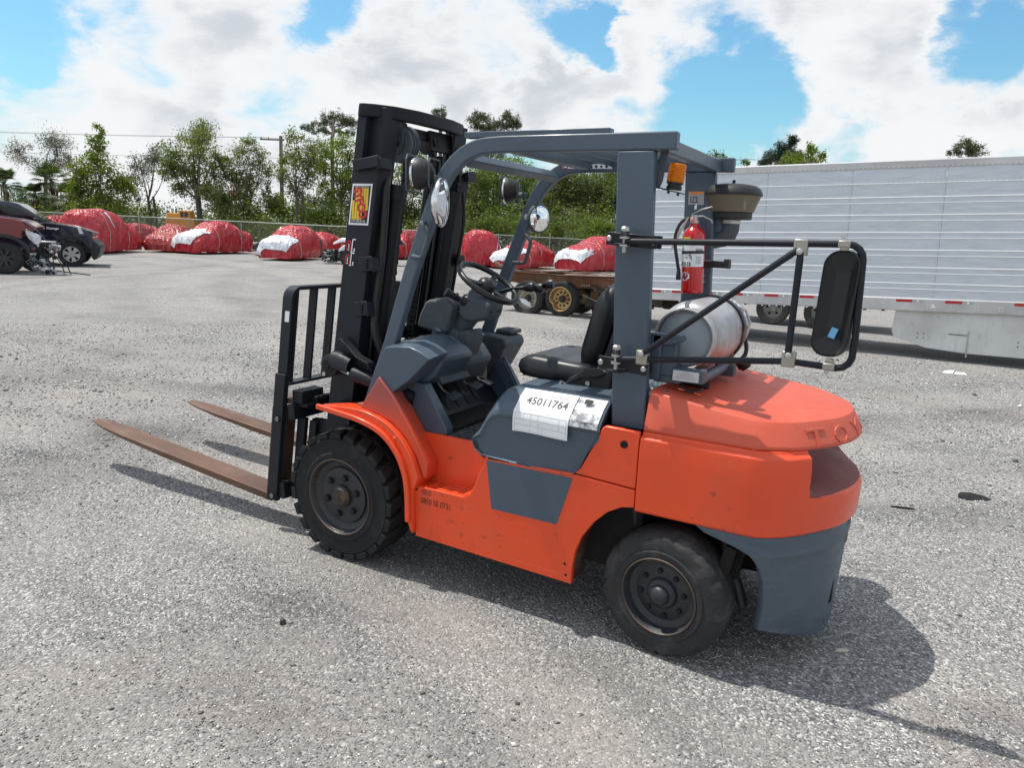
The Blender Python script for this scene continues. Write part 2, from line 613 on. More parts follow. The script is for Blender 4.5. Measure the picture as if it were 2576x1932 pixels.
def mat_ground():
    t = NT('gravel_yard')
    p = t.wpos()
    # sand drifts follow the traffic, so patches are drawn out along it
    ps = t.wpos((0.22, 0.42, 1))
    big = t.noise(ps, 1.0, 7, 0.62, 0.8)
    mid = t.noise(t.wpos((0.9, 1.3, 1)), 1.0, 6, 0.62, 0.6)
    sand = t.rng(t.math('ADD', t.math('MULTIPLY', big, 0.6), t.math('MULTIPLY', mid, 0.45)), 0.46, 0.60, 0, 1, True)
    fine = t.noise(p, 55, 5, 0.7)
    v1 = t.n('ShaderNodeTexVoronoi', feature='F1')
    v1.inputs['Scale'].default_value = 78
    t.l(t.noise(p, 20, 2, 0.5, out='Color'), v1.inputs['Vector'])
    wv = t.n('ShaderNodeVectorMath', operation='ADD')
    sc = t.n('ShaderNodeVectorMath', operation='SCALE')
    t.l(t.noise(p, 30, 2, 0.5, out='Color'), sc.inputs[0])
    sc.inputs['Scale'].default_value = 0.012
    t.l(p, wv.inputs[0])
    t.l(sc.outputs[0], wv.inputs[1])
    cells = []
    for s in (98.0, 215.0, 46.0):
        v = t.n('ShaderNodeTexVoronoi', feature='F1')
        v.inputs['Scale'].default_value = s
        v.inputs['Randomness'].default_value = 1.0
        t.l(wv.outputs[0], v.inputs['Vector'])
        cells.append(v)
    t.t.nodes.remove(v1)
    sep = [t.n('ShaderNodeSeparateColor') for _ in cells]
    for a, b in zip(cells, sep):
        t.l(a.outputs['Color'], b.inputs[0])
    g = (0.30, 0.29, 0.285)
    stone = t.ramp(sep[0].outputs[0], [(0.0, (0.050, 0.050, 0.056)), (0.22, (0.135, 0.134, 0.138)), (0.55, (0.275, 0.272, 0.272)),
                                      (0.84, (0.40, 0.39, 0.375)), (0.93, (0.80, 0.78, 0.74))])
    stone2 = t.ramp(sep[1].outputs[1], [(0.0, (0.10, 0.10, 0.102)), (0.5, (0.27, 0.264, 0.255)), (1.0, (0.52, 0.505, 0.48))])
    grav = t.mix(0.38, stone, stone2)
    sandc = t.ramp(fine, [(0.25, (0.205, 0.190, 0.174)), (0.55, (0.305, 0.284, 0.262)), (0.8, (0.395, 0.370, 0.345))])
    warm = t.noise(t.wpos((0.5, 0.5, 1)), 1.0, 4, 0.6, 1.0)
    sandc = t.mix(t.rng(warm, 0.55, 0.75, 0, 0.35, True), sandc, (0.33, 0.235, 0.185))
    # stones still poke through the sand
    poke = t.math('MULTIPLY', t.rng(sep[0].outputs[1], 0.66, 0.74, 0, 1), 0.7)
    f = t.math('MULTIPLY', sand, t.math('SUBTRACT', 1.0, poke))
    f = t.math('MULTIPLY', f, 0.66)
    col = t.mix(f, grav, sandc)
    # wheel tracks: compacted pale bands with darker stone thrown up along their edges
    xyz = t.n('ShaderNodeSeparateXYZ')
    wob = t.n('ShaderNodeVectorMath', operation='ADD')
    ws = t.n('ShaderNodeVectorMath', operation='SCALE')
    t.l(t.noise(t.wpos((.5, .5, 1)), 1.0, 3, 0.5, out='Color'), ws.inputs[0])
    ws.inputs['Scale'].default_value = 0.7
    t.l(p, wob.inputs[0])
    t.l(ws.outputs[0], wob.inputs[1])
    t.l(wob.outputs[0], xyz.inputs[0])
    brk = t.rng(t.noise(t.wpos((.6, .6, 1)), 1.3, 4, 0.6), 0.35, 0.62)
    for (cx, cy, r, w, k) in TRACKS:
        dx = t.math('SUBTRACT', xyz.outputs[0], cx + .35)
        dy = t.math('SUBTRACT', xyz.outputs[1], cy + .35)
        d2 = t.math('SQRT', t.math('ADD', t.math('MULTIPLY', dx, dx), t.math('MULTIPLY', dy, dy)))
        q = t.math('ABSOLUTE', t.math('SUBTRACT', d2, r))
        band = t.math('MULTIPLY', t.rng(q, w * 1.6, w * .5, 0, k, True), brk)
        col = t.mix(band, col, t.mix(1.0, col, (1.18, 1.16, 1.13), 'MULTIPLY'))
        col = t.mix(t.math('MULTIPLY', band, .35), col, (0.345, 0.325, 0.302))
        edge = t.math('MULTIPLY', t.math('MULTIPLY', t.rng(q, w * 1.3, w * 2.0, 0, 1, True), t.rng(q, w * 4.2, w * 2.2, 0, .5, True)), brk)
        col = t.mix(edge, col, t.mix(1.0, col, (.66, .66, .67), 'MULTIPLY'))
    dark = t.noise(t.wpos((0.35, 0.6, 1)), 1.3, 6, 0.65, 0.5)
    col = t.mix(t.rng(dark, 0.52, 0.70, 0, 0.75, True), col, t.mix(1.0, col, (.74, .74, .76), 'MULTIPLY'))
    light = t.noise(t.wpos((0.5, 0.8, 1)), 1.1, 6, 0.65, 0.6)
    col = t.mix(t.rng(light, 0.46, 0.72, 0, 0.85, True), col, t.mix(1.0, col, (1.16, 1.155, 1.15), 'MULTIPLY'))
    h = t.math('SUBTRACT', 1.0, t.math('MULTIPLY', cells[0].outputs['Distance'], 1.6))
    h = t.math('ADD', h, t.math('MULTIPLY', t.math('SUBTRACT', 1.0, cells[1].outputs['Distance']), 0.45))
    h = t.math('ADD', h, t.math('MULTIPLY', t.math('SUBTRACT', 1.0, cells[2].outputs['Distance']), 0.35))
    h = t.math('MULTIPLY', h, t.math('SUBTRACT', 1.0, t.math('MULTIPLY', f, 0.55)))
    h = t.math('ADD', h, t.math('MULTIPLY', fine, 0.35))
    h = t.math('ADD', h, t.math('MULTIPLY', t.noise(p, 6, 5, 0.6), 0.9))
    t.set(Base_Color=col, Roughness=0.92)
    t.b.inputs['Specular IOR Level'].default_value = 0.25
    t.bump(h, 0.85, 0.007)
    return t.m


def build_ground():
    def axis(c, n_in, step, far):
        a = [0.0]
        s = step
        while a[-1] < far:
            a.append(a[-1] + s)
            if len(a) > n_in:
                s *= 1.09
        a = np.array(a)
        return np.concatenate([c - a[:0:-1], c + a])
    X = axis(-0.5, 95, 0.085, 900.0)
    Y = axis(2.0, 95, 0.085, 900.0)
    gx, gy = np.meshgrid(X, Y, indexing='ij')
    gz = ground_height(gx, gy)
    V = np.stack([gx, gy, gz], -1).reshape(-1, 3)
    nx, ny = len(X), len(Y)
    i, j = np.meshgrid(np.arange(nx - 1), np.arange(ny - 1), indexing='ij')
    a = (i * ny + j).ravel()
    F = np.stack([a, a + ny, a + ny + 1, a + 1], 1)
    o = np_mesh('ground', V, F, mat_ground(), smooth=True)
    return struct(o)


ground = build_ground()


def build_stones():
    """loose crushed stone lying on the yard near the lens, too many to count: one mesh"""
    rng = np.random.default_rng(11)
    t = NT('loose_stone')
    g = t.n('ShaderNodeNewGeometry')
    c = t.ramp(g.outputs['Random Per Island'], [(0.0, (0.09, 0.09, 0.095)), (0.20, (0.16, 0.158, 0.16)), (0.5, (0.28, 0.275, 0.265)),
                                               (0.75, (0.42, 0.405, 0.38)), (0.88, (0.74, 0.72, 0.68))])
    t.set(Base_Color=c, Roughness=0.88)
    t.b.inputs['Specular IOR Level'].default_value = 0.3
    base = np.array([(1, 0, 0), (0, 1, 0), (-1, 0, 0), (0, -1, 0), (0.15, 0.1, 1), (-0.1, 0, -1)], float)
    fac = np.array([(0, 1, 4), (1, 2, 4), (2, 3, 4), (3, 0, 4), (1, 0, 5), (2, 1, 5), (3, 2, 5), (0, 3, 5)])
    n = 150000
    # denser near the camera, falling with distance
    d = 1.45 + 12.5 * rng.random(n) ** 1.35
    a = YAW + (rng.random(n) - 0.5) * 1.55
    x = CAM_LOC.x - np.sin(a) * d
    y = CAM_LOC.y + np.cos(a) * d
    clump = np.sin(1.7 * x + 0.9 * y) * np.sin(1.3 * y - 0.6 * x + 0.5) + 0.6 * np.sin(4.1 * x - 2.2 * y)
    keep = rng.random(n) < np.clip(0.62 + 0.42 * clump, 0.22, 1.0)
    # not inside the tyres
    for (px, py) in ((0, -0.5), (1.75, -0.48), (0, .5), (1.75, .48)):
        keep &= ~((np.abs(x - px) < 0.09) & (np.abs(y - py) < 0.14))
    x, y, d = x[keep], y[keep], d[keep]
    n = len(x)
    s = 0.0030 + 0.0050 * rng.random(n) ** 2.0 + 0.010 * (rng.random(n) > 0.995)
    s *= np.clip(d / 4.5, 0.85, 1.9)
    jit = 1 + (rng.random((n, 6, 3)) - 0.5) * 0.55
    P = base[None] * jit * np.stack([np.ones(n), 0.6 + 0.4 * rng.random(n), 0.40 + 0.35 * rng.random(n)], 1)[:, None]
    ang = rng.random(n) * 6.283
    ca, sa = np.cos(ang)[:, None], np.sin(ang)[:, None]
    px = P[:, :, 0] * ca - P[:, :, 1] * sa
    py = P[:, :, 0] * sa + P[:, :, 1] * ca
    P = np.stack([px, py, P[:, :, 2]], -1) * s[:, None, None]
    z = ground_height(x, y) + s * 0.22
    P += np.stack([x, y, z], 1)[:, None]
    F = (fac[None] + (np.arange(n) * 6)[:, None, None]).reshape(-1, 3)
    o = np_mesh('gravel', P.reshape(-1, 3), F, t.m)
    o['kind'] = 'stuff'
    o['label'] = 'loose grey crushed stone scattered over the yard'
    return o


build_stones()


# ------------------------------------------------------------------ materials of the truck
M_ORANGE = worn('orange_paint', (0.78, 0.069, 0.013), 0.36, dirt=(0.46, 0.13, 0.06), amount=0.30, scale=3.2, spots=0.55, var=0.10, coat=0.25)
M_ORANGE_FADED = worn('faded_orange_paint', (0.60, 0.096, 0.050), 0.5, dirt=(0.50, 0.20, 0.14), amount=0.45, scale=2.6, spots=0.3, var=0.08)
M_SLATE = worn('slate_paint', (0.060, 0.088, 0.122), 0.40, dirt=(0.13, 0.15, 0.17), amount=0.25, scale=3.0, spots=0.25, var=0.10, coat=0.15)
M_SLATE_DIRTY = worn('slate_paint_scuffed', (0.072, 0.097, 0.126), 0.48, dirt=(0.17, 0.18, 0.185), amount=0.40, scale=4.5, spots=0.6, var=0.12, streak=(1, 1, 5))
M_CASTING = worn('grey_plastic', (0.062, 0.075, 0.090), 0.62, dirt=(0.15, 0.15, 0.145), amount=0.35, scale=4.0, spots=0.15, bump=0.3)
M_BLACK = worn('black_paint', (0.012, 0.015, 0.021), 0.40, dirt=(0.05, 0.052, 0.055), amount=0.25, scale=4.0, spots=0.0, var=0.15)
M_BLACK_GREASE = worn('greasy_black', (0.008, 0.008, 0.009), 0.38, dirt=(0.03, 0.026, 0.023), amount=0.4, scale=7.0, spots=0.0)
M_DARK = worn('dark_underside', (0.012, 0.011, 0.011), 0.75, dirt=(0.05, 0.042, 0.036), amount=0.5, scale=5.0, spots=0.0)
M_RUBBER = worn('tyre_rubber', (0.016, 0.0165, 0.018), 0.72, dirt=(0.065, 0.060, 0.056), amount=0.45, scale=7.0, spots=0.0, bump=0.5)
M_RUBBER_WORN = worn('worn_tyre_rubber', (0.034, 0.034, 0.036), 0.82, dirt=(0.13, 0.122, 0.115), amount=0.6, scale=9.0, spots=0.0, bump=0.9)
M_RIM = worn('wheel_rim_paint', (0.022, 0.025, 0.031), 0.42, dirt=(0.10, 0.075, 0.055), amount=0.5, scale=8.0, spots=0.2)
M_RUST = worn('rusty_steel', (0.15, 0.082, 0.055), 0.50, 0.45, dirt=(0.26, 0.20, 0.17), amount=0.65, scale=5.0, spots=0.4, var=0.3, streak=(0.5, 3, 3))
M_STEEL = worn('bare_steel', (0.50, 0.49, 0.47), 0.35, 0.9, dirt=(0.18, 0.15, 0.12), amount=0.5, scale=9.0, spots=0.3)
M_VINYL = flat('black_vinyl', (0.010, 0.012, 0.015), 0.38)
M_PLASTIC = flat('black_plastic', (0.016, 0.017, 0.018), 0.52)
M_PAPER = flat('white_paper', (0.80, 0.81, 0.82), 0.55)
M_INK = flat('black_ink', (0.02, 0.02, 0.022), 0.7)
M_GREYINK = flat('grey_print', (0.34, 0.35, 0.37), 0.7)
M_REDINK = flat('red_print', (0.55, 0.02, 0.03), 0.5)
M_YELLOW = flat('yellow_print', (0.78, 0.52, 0.03), 0.45)
M_BLUEINK = flat('blue_print', (0.03, 0.13, 0.45), 0.5)
M_MIRROR = flat('mirror_glass', (0.92, 0.93, 0.94), 0.02, 1.0)
M_CHROME = flat('chrome', (0.75, 0.75, 0.75), 0.18, 1.0)
M_DIAMOND = worn('checkered_floor', (0.045, 0.050, 0.056), 0.6, dirt=(0.16, 0.15, 0.14), amount=0.6, scale=6.0, spots=0.2, bump=0.8)

for _m in (M_BLACK, M_BLACK_GREASE, M_DARK, M_RUBBER, M_RUBBER_WORN):
    _m.node_tree.nodes['Principled BSDF'].inputs['Specular IOR Level'].default_value = .28

truck = thing('forklift', 'orange and slate grey forklift with black mast and rusty forks, parked on the gravel', 'forklift')
T = truck
mirror_y = lambda P: [(x, -y, z) for x, y, z in P]


# ------------------------------------------------------------------ counterweight
def counterweight():
    half = [(1.607, .58), (1.75, .58), (1.92, .58), (2.05, .58), (2.105, .574), (2.155, .545), (2.206, .499), (2.253, .440),
            (2.262, .427), (2.268, .418), (2.296, .376), (2.332, .316), (2.364, .256), (2.392, .18), (2.41, .09), (2.418, .0)]
    full = [(x, -y) for x, y in half] + [(x, y) for x, y in half[::-1][1:]]

    def ring(z, kx, ky, notch=0.0, hw=.425, ztop=None):
        out = []
        for x, y in full:
            xx = 1.607 + (x - 1.607) * kx
            if notch and abs(y) < hw:
                xx -= notch
            zz = z if ztop is None else ztop(xx, z)
            out.append((xx, y * ky, zz))
        return out
    lower = MB()
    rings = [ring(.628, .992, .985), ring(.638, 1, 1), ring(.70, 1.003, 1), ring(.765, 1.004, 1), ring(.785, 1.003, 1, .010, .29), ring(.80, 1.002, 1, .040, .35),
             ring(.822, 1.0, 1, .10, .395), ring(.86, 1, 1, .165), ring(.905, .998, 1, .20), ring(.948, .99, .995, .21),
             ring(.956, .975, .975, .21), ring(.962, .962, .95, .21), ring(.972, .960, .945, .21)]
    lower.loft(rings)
    # inside the hand-hold: grime, plus the recess's shade painted into the darker colour
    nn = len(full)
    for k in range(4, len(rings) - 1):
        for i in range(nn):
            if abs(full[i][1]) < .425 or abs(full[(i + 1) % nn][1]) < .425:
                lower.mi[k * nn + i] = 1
    lower.build('counterweight', [M_ORANGE, worn('grimy_shaded_recess', (.20, .055, .048), .6, dirt=(.16, .10, .10), amount=.6, scale=5)], T, bevel=.005, seg=2, smooth=33)
    top = lambda x, z: z + (.062 * max(0, 1 - (x - 1.607) / .46))
    half[:] = [(1.607, .58), (1.75, .58), (1.92, .58), (2.078, .58), (2.14, .541), (2.206, .496), (2.253, .440), (2.296, .376), (2.332, .316), (2.364, .256), (2.392, .18), (2.41, .09), (2.418, .0)]
    full[:] = [(x, -y) for x, y in half] + [(x, y) for x, y in half[::-1][1:]]
    cap = MB()
    cap.loft([ring(.968, .955, .925), ring(.974, .968, .938), ring(.985, .972, .942), ring(1.055, .930, .872, ztop=lambda x, z: z + .055 * max(0, 1 - (x - 1.607) / .46)),
              ring(1.073, .915, .850, ztop=top), ring(1.079, .900, .825, ztop=top)])
    capo = cap.build('counterweight_cap', M_ORANGE_FADED, T, bevel=.005, seg=2, smooth=26)
    # lifting holes
    for (x, y) in ((2.065, -.305), (2.088, -.05)):
        MB().lathe([(.033, 0), (.033, .004)], (x, y, 1.0785), (0, 0, 1), 24).build('lifting_hole', M_DARK, capo)
    # raised maker's letters round the back of the cap
    zc = 1.018
    word = 'TOYOTA'
    bottom = [(1.607 + (x - 1.607) * .972, y * .942) for x, y in full if abs(y) < .50]
    seglen = [0.0]
    for a, b in zip(bottom, bottom[1:]):
        seglen.append(seglen[-1] + math.hypot(b[0] - a[0], b[1] - a[1]))
    tot = seglen[-1]
    for k, chx in enumerate(word):
        s0 = tot * .5 + (k - 2.5) * .158

        def onface(u, hgt, out):
            """point at arc length u round the back, at height hgt, standing `out` proud of the face"""
            u = min(max(u, 0.001), tot - .001)
            i = min(max(j for j in range(len(seglen)) if seglen[j] <= u), len(bottom) - 2)
            w = (u - seglen[i]) / (seglen[i + 1] - seglen[i])
            a, b = bottom[i], bottom[i + 1]
            t = Vector((b[0] - a[0], b[1] - a[1], 0)).normalized()
            n = Vector((t.y, -t.x, 0))
            p = Vector((a[0] + (b[0] - a[0]) * w, a[1] + (b[1] - a[1]) * w, hgt))
            return p - n * (.50 * max(0, hgt - .985) - out)
        v, f = text_mesh(chx, .150, Matrix.Identity(4), depth=.003, width=.105 if chx != 'O' else .098)
        yc = (min(q.y for q in v) + max(q.y for q in v)) / 2
        v = [onface(s0 + q.x, zc + (q.y - yc) * .62, .0014 + q.z * .8) for q in v]
        MB().add(v, f).build('raised_letter', M_ORANGE_FADED, capo)


counterweight()


def rear_skirt():
    """slate lower casting with the steer-wheel cut-outs, wrapped round the back"""
    half = [(2.05, .572), (2.105, .566), (2.155, .537), (2.203, .492), (2.25, .432), (2.293, .37), (2.328, .31), (2.358, .25), (2.378, .18), (2.388, .09), (2.391, 0)]
    levels = [(.630, 1.86, 0), (.605, 1.90, .0), (.575, 2.02, .004), (.552, 2.075, .010), (.535, 2.098, .003), (.50, 2.125, .0), (.44, 2.148, -.002), (.36, 2.160, -.006),
              (.28, 2.163, -.010), (.20, 2.163, -.018)]
    rings = []
    for z, xs, off in levels:
        side = [(xs + (2.05 - xs) * t, .572) for t in (0, .33, .66)] if xs < 2.05 else []
        c = [q for q in half]
        if xs >= 2.05:
            # start along the curve at x = xs
            for i in range(len(c) - 1):
                if c[i][0] <= xs <= c[i + 1][0]:
                    u = (xs - c[i][0]) / (c[i + 1][0] - c[i][0])
                    c = [(xs, c[i][1] + (c[i + 1][1] - c[i][1]) * u)] + c[i + 1:]
                    break
        pts = side + c
        # even resample
        d = [0]
        for a, b in zip(pts, pts[1:]):
            d.append(d[-1] + math.hypot(b[0] - a[0], b[1] - a[1]))
        n = 18
        r = []
        for k in range(n + 1):
            s = d[-1] * k / n
            i = max(j for j in range(len(d)) if d[j] <= s + 1e-9)
            i = min(i, len(d) - 2)
            u = (s - d[i]) / (d[i + 1] - d[i])
            r.append((pts[i][0] + (pts[i + 1][0] - pts[i][0]) * u + off, pts[i][1] + (pts[i + 1][1] - pts[i][1]) * u + off * .5))
        zz = lambda x, y: z if z > .25 else z + .02 - .10 * max(0, (x - 2.16)) / .2
        full = [(x, -y, zz(x, y)) for x, y in r] + [(x, y, zz(x, y)) for x, y in r[::-1][1:]]
        rings.append(full)
    mb = MB()
    mb.loft(rings, closed=False, caps=False)
    o = mb.build('rear_skirt', M_SLATE_DIRTY, T, smooth=28)
    s = o.modifiers.new('thickness', 'SOLIDIFY')
    s.thickness = .045
    s.offset = -1 if True else 1
    b = o.modifiers.new('bevel', 'BEVEL')
    b.width = .006
    b.segments = 2
    b.limit_method = 'ANGLE'
    b.angle_limit = R(40)
    # outlet pipe low in the back, and a dark rear lamp at the top corner
    ex = MB().lathe([(.048, -.04), (.048, .062), (.043, .066), (.038, .060), (.038, .0)], (2.285, -.20, .172), (.8, -.30, .0), 28, caps=False).build('exhaust_outlet', M_SLATE_DIRTY, T, smooth=40)
    MB().lathe([(.039, .010), (.0, .010)], (2.285, -.20, .172), (.8, -.30, .0), 24, caps=False).build('outlet_bore', M_DARK, ex)
    MB().box((2.372, -.08, .55), (.03, .16, .13), Matrix.Rotation(R(-8), 4, 'Z')).build('rear_lamp', M_PLASTIC, T, bevel=.008)
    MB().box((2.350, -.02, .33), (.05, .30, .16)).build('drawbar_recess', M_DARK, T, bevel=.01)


rear_skirt()


# ------------------------------------------------------------------ body sides
def side_panels(s):
    """s=-1: near side, s=+1: far side"""
    Y0, Y1 = .58 * s, .552 * s
    arch = [(1.34, .222), (1.340, .305), (1.352, .385), (1.377, .458), (1.43, .54), (1.49, .60), (1.55, .635), (1.603, .645)]
    skirt = [(.478, .241)] + arch + [(1.603, .722), (1.30, .738), (1.10, .730), (.878, .722), (.858, .69), (.838, .64), (.815, .575), (.790, .53),
                                      (.758, .508), (.468, .508)]
    MB().prism(skirt, Y0, Y1).build('side_skirt', M_ORANGE, T, bevel=.004)
    quarter = [(1.603, .727), (1.32, .742), (1.352, .775), (1.378, .83), (1.412, .905), (1.440, .968), (1.452, .977), (1.603, .975)]
    q = MB().prism(quarter, Y0, Y1).build('rear_quarter_panel', M_ORANGE, T, bevel=.006)
    MB().lathe([(.0165, 0), (.0165, .003)], (1.541, Y0 + .0005 * s, .912), (0, s, 0), 20).build('lock_hole', M_DARK, q)
    # slate paint patch on the skirt
    patch = [(.878, .717), (1.318, .717), (1.253, .488), (.913, .485)]
    MB().prism(patch, Y0 + .0016 * s, Y0 - .004 * s).build('slate_patch', M_SLATE, T)
    for (x, z) in ((.482, .49), (1.305, .312), (1.312, .26)):
        MB().lathe([(.006, 0), (.006, .002)], (x, Y0, z), (0, s, 0), 10).build('screw_hole', M_DARK, T)
    if s < 0:
        # stencilled fleet number, the older one half rubbed away
        M = frame((.598, Y0 - .0012, .437), (1, 0, -.008), (0, 0, 1))
        v, f = text_mesh('0850 SE 0731', .044, M, width=.175)
        MB().add(v, f).build('stencil_number', M_INK, T)
        M = frame((.540, Y0 - .0012, .482), (1, 0, -.008), (0, 0, 1))
        v, f = text_mesh('0850', .040, M, width=.058)
        MB().add(v, f).build('stencil_number', flat('rubbed_ink', (.16, .04, .03), .6), T, label='older stencil number half rubbed away')
    # rolled lip round the wheel arch, inner skin
    inner = [(x - .012 if i else x, y) for i, (x, y) in enumerate(arch)]
    m = MB()
    rings = []
    for (x, z) in arch:
        rings.append([(x - .006, Y1, z + .004), (x - .006, Y1 - .11 * s, z + .004), (x, Y1 - .11 * s, z + .012), (x, Y1, z + .012)])
    m.loft(rings)
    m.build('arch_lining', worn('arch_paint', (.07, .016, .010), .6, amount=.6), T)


for _s in (-1, 1):
    side_panels(_s)


def step_well(s):
    y_in, y_out = .44 * s, .578 * s
    m = MB()
    m.box((.655, (y_in + .010 * s), .625), (.46, .02, .25))
    m.build('step_back_wall', M_ORANGE, T, bevel=.003)
    # sloping cheek under the seat side of the well
    m = MB()
    a = [(.752, .508), (.79, .53), (.815, .575), (.838, .64), (.858, .69), (.872, .735)]
    rings = [[(x, .579 * s, z), (x - .055, y_in, z), (x - .04, y_in, z - .004), (x + .012, .579 * s, z - .004)] for x, z in a]
    m.loft(rings)
    m.build('step_cheek', M_ORANGE, T, smooth=40)
    # slotted tread plate: bars between the slots are real
    m = MB()
    x0, x1, z = .468, .752, .500
    ya, yb = sorted((y_in, y_out))
    cols, rows = 4, 5
    m.box(((x0 + x1) / 2, ya + .008, z), (x1 - x0, .016, .012))
    m.box(((x0 + x1) / 2, yb - .008, z), (x1 - x0, .016, .012))
    for i in range(cols + 1):
        x = x0 + (x1 - x0) * i / cols
        m.box((min(max(x, x0 + .008), x1 - .008), (ya + yb) / 2, z - .001), (.026, yb - ya - .033, .0125))
    for j in range(1, rows):
        y = ya + (yb - ya) * j / rows
        m.box(((x0 + x1) / 2, y, z + .001), (x1 - x0 - .018, .014, .0125))
    m.build('step_tread', M_ORANGE, T, bevel=.002, seg=1)
    MB().box((.61, (ya + yb) / 2, .44), (.27, yb - ya - .02, .02)).build('step_pan', M_DARK, T)


for _s in (-1, 1):
    step_well(_s)


# ------------------------------------------------------------------ fenders and cowl
def fender(s):
    U = smooth_pts([(-.148, 0, .824), (-.10, 0, .834), (.088, 0, .846), (.2, 0, .836), (.31, 0, .80), (.401, 0, .733), (.464, 0, .652), (.505, 0, .56)], 4)
    U = [(p.x, p.z) for p in U] + [(.486, .505), (.472, .49), (.477, .262)]
    Lw = smooth_pts([(-.144, 0, .812), (-.015, 0, .801), (.139, 0, .784), (.269, 0, .746), (.36, 0, .674), (.415, 0, .58), (.438, 0, .473), (.445, 0, .323)], 4)
    Lw = [(p.x, p.z) for p in Lw]
    poly = U + [(.462, .275)] + Lw[::-1]
    # the shell narrows towards the front corner
    m = MB()
    n = len(poly)

    def yin(x):
        return .47 + (.09 * max(0, min(1, (.02 - x) / .14)))
    m.prism(poly, -.606, -.47)
    m.v = [((x, y if y < -.55 else -yin(x), z)) for x, y, z in m.v]
    if s > 0:
        m.v = [(x, -y, z) for x, y, z in m.v]
    o = m.build('front_fender', M_ORANGE, T, bevel=.004)
    # rolled outer lip along the wheel opening
    off = []
    for i, (x, z) in enumerate(Lw):
        a = Lw[max(i - 1, 0)]
        b = Lw[min(i + 1, len(Lw) - 1)]
        d = Vector((b[0] - a[0], b[1] - a[1])).normalized()
        nn = Vector((d.y, -d.x))
        if nn.dot(Vector((x - .0, z - .3))) < 0:
            nn = -nn
        off.append((x + nn.x * .026, z + nn.y * .026))
    lip = MB()
    lip.prism(off + Lw[::-1], .606 * s, .628 * s)
    lip.build('fender_lip', M_ORANGE, o, bevel=.004)
    MB().lathe([(.012, 0), (.012, .004), (.007, .008)], (.362, .606 * s, .735), (0, s, 0), 12).build('fender_bolt', M_ORANGE, o)
    # wheel house liner
    m = MB()
    rings = [[(x, .47 * s, z), (x, .30 * s, z), (x + .01, .30 * s, z + .012), (x + .01, .47 * s, z + .012)] for x, z in Lw]
    m.loft(rings)
    m.build('wheel_house', M_DARK, T)


for _s in (-1, 1):
    fender(_s)


def oversprayed(s):
    """orange post with slate overspray drifted over its inner edge"""
    name = 'oversprayed_orange'
    t = NT(name)
    p = t.wpos()
    sp = t.n('ShaderNodeSeparateXYZ')
    t.l(p, sp.inputs[0])
    n = t.noise(p, 9, 5, .65)
    f = t.rng(t.math('ADD', t.math('MULTIPLY', sp.outputs[1], -s * 1.0), t.math('MULTIPLY', n, .05)), .525, .440, 0, .6, True)
    f2 = t.rng(t.math('ADD', sp.outputs[2], t.math('MULTIPLY', n, .06)), .82, 1.0, .25, 1, True)
    c = t.mix(t.math('MULTIPLY', f, f2), (.72, .066, .013), (.085, .085, .105))
    t.set(Base_Color=c, Roughness=.42)
    t.bump(n, .12, .003)
    return t.m


def cowl(s):
    Y0 = .576 * s
    plate = [(.106, .838), (.20, .838), (.31, .805), (.405, .735), (.470, .655), (.512, .56), (.534, .553), (.541, .632), (.433, .795), (.325, .938), (.232, 1.026)]
    inner = [(x, z) for x, z in plate]
    m = MB()
    n = len(plate)
    # the plate is deep: its sloping rear face is as wide as the driver's door sill
    v = [(x, Y0, z) for x, z in plate] + [(x - (.022 if x > .3 else 0), .44 * s, z - (.018 if z > .5 and x > .3 else 0)) for x, z in plate]
    f = [tuple(range(n)), tuple(range(2 * n - 1, n - 1, -1))] + [(i, (i + 1) % n, n + (i + 1) % n, n + i) for i in range(n)]
    m.add(v, f)
    m.build('cowl_post', oversprayed(s), T, bevel=.006)
    strip = [(.24, 1.00), (.41, .99), (.475, .895), (.552, .78), (.555, .75), (.512, .735), (.40, .735), (.30, .86)]
    MB().prism(strip, .438 * s, .375 * s).build('cowl_inner_trim', M_SLATE, T, bevel=.005)


for _s in (-1, 1):
    cowl(_s)


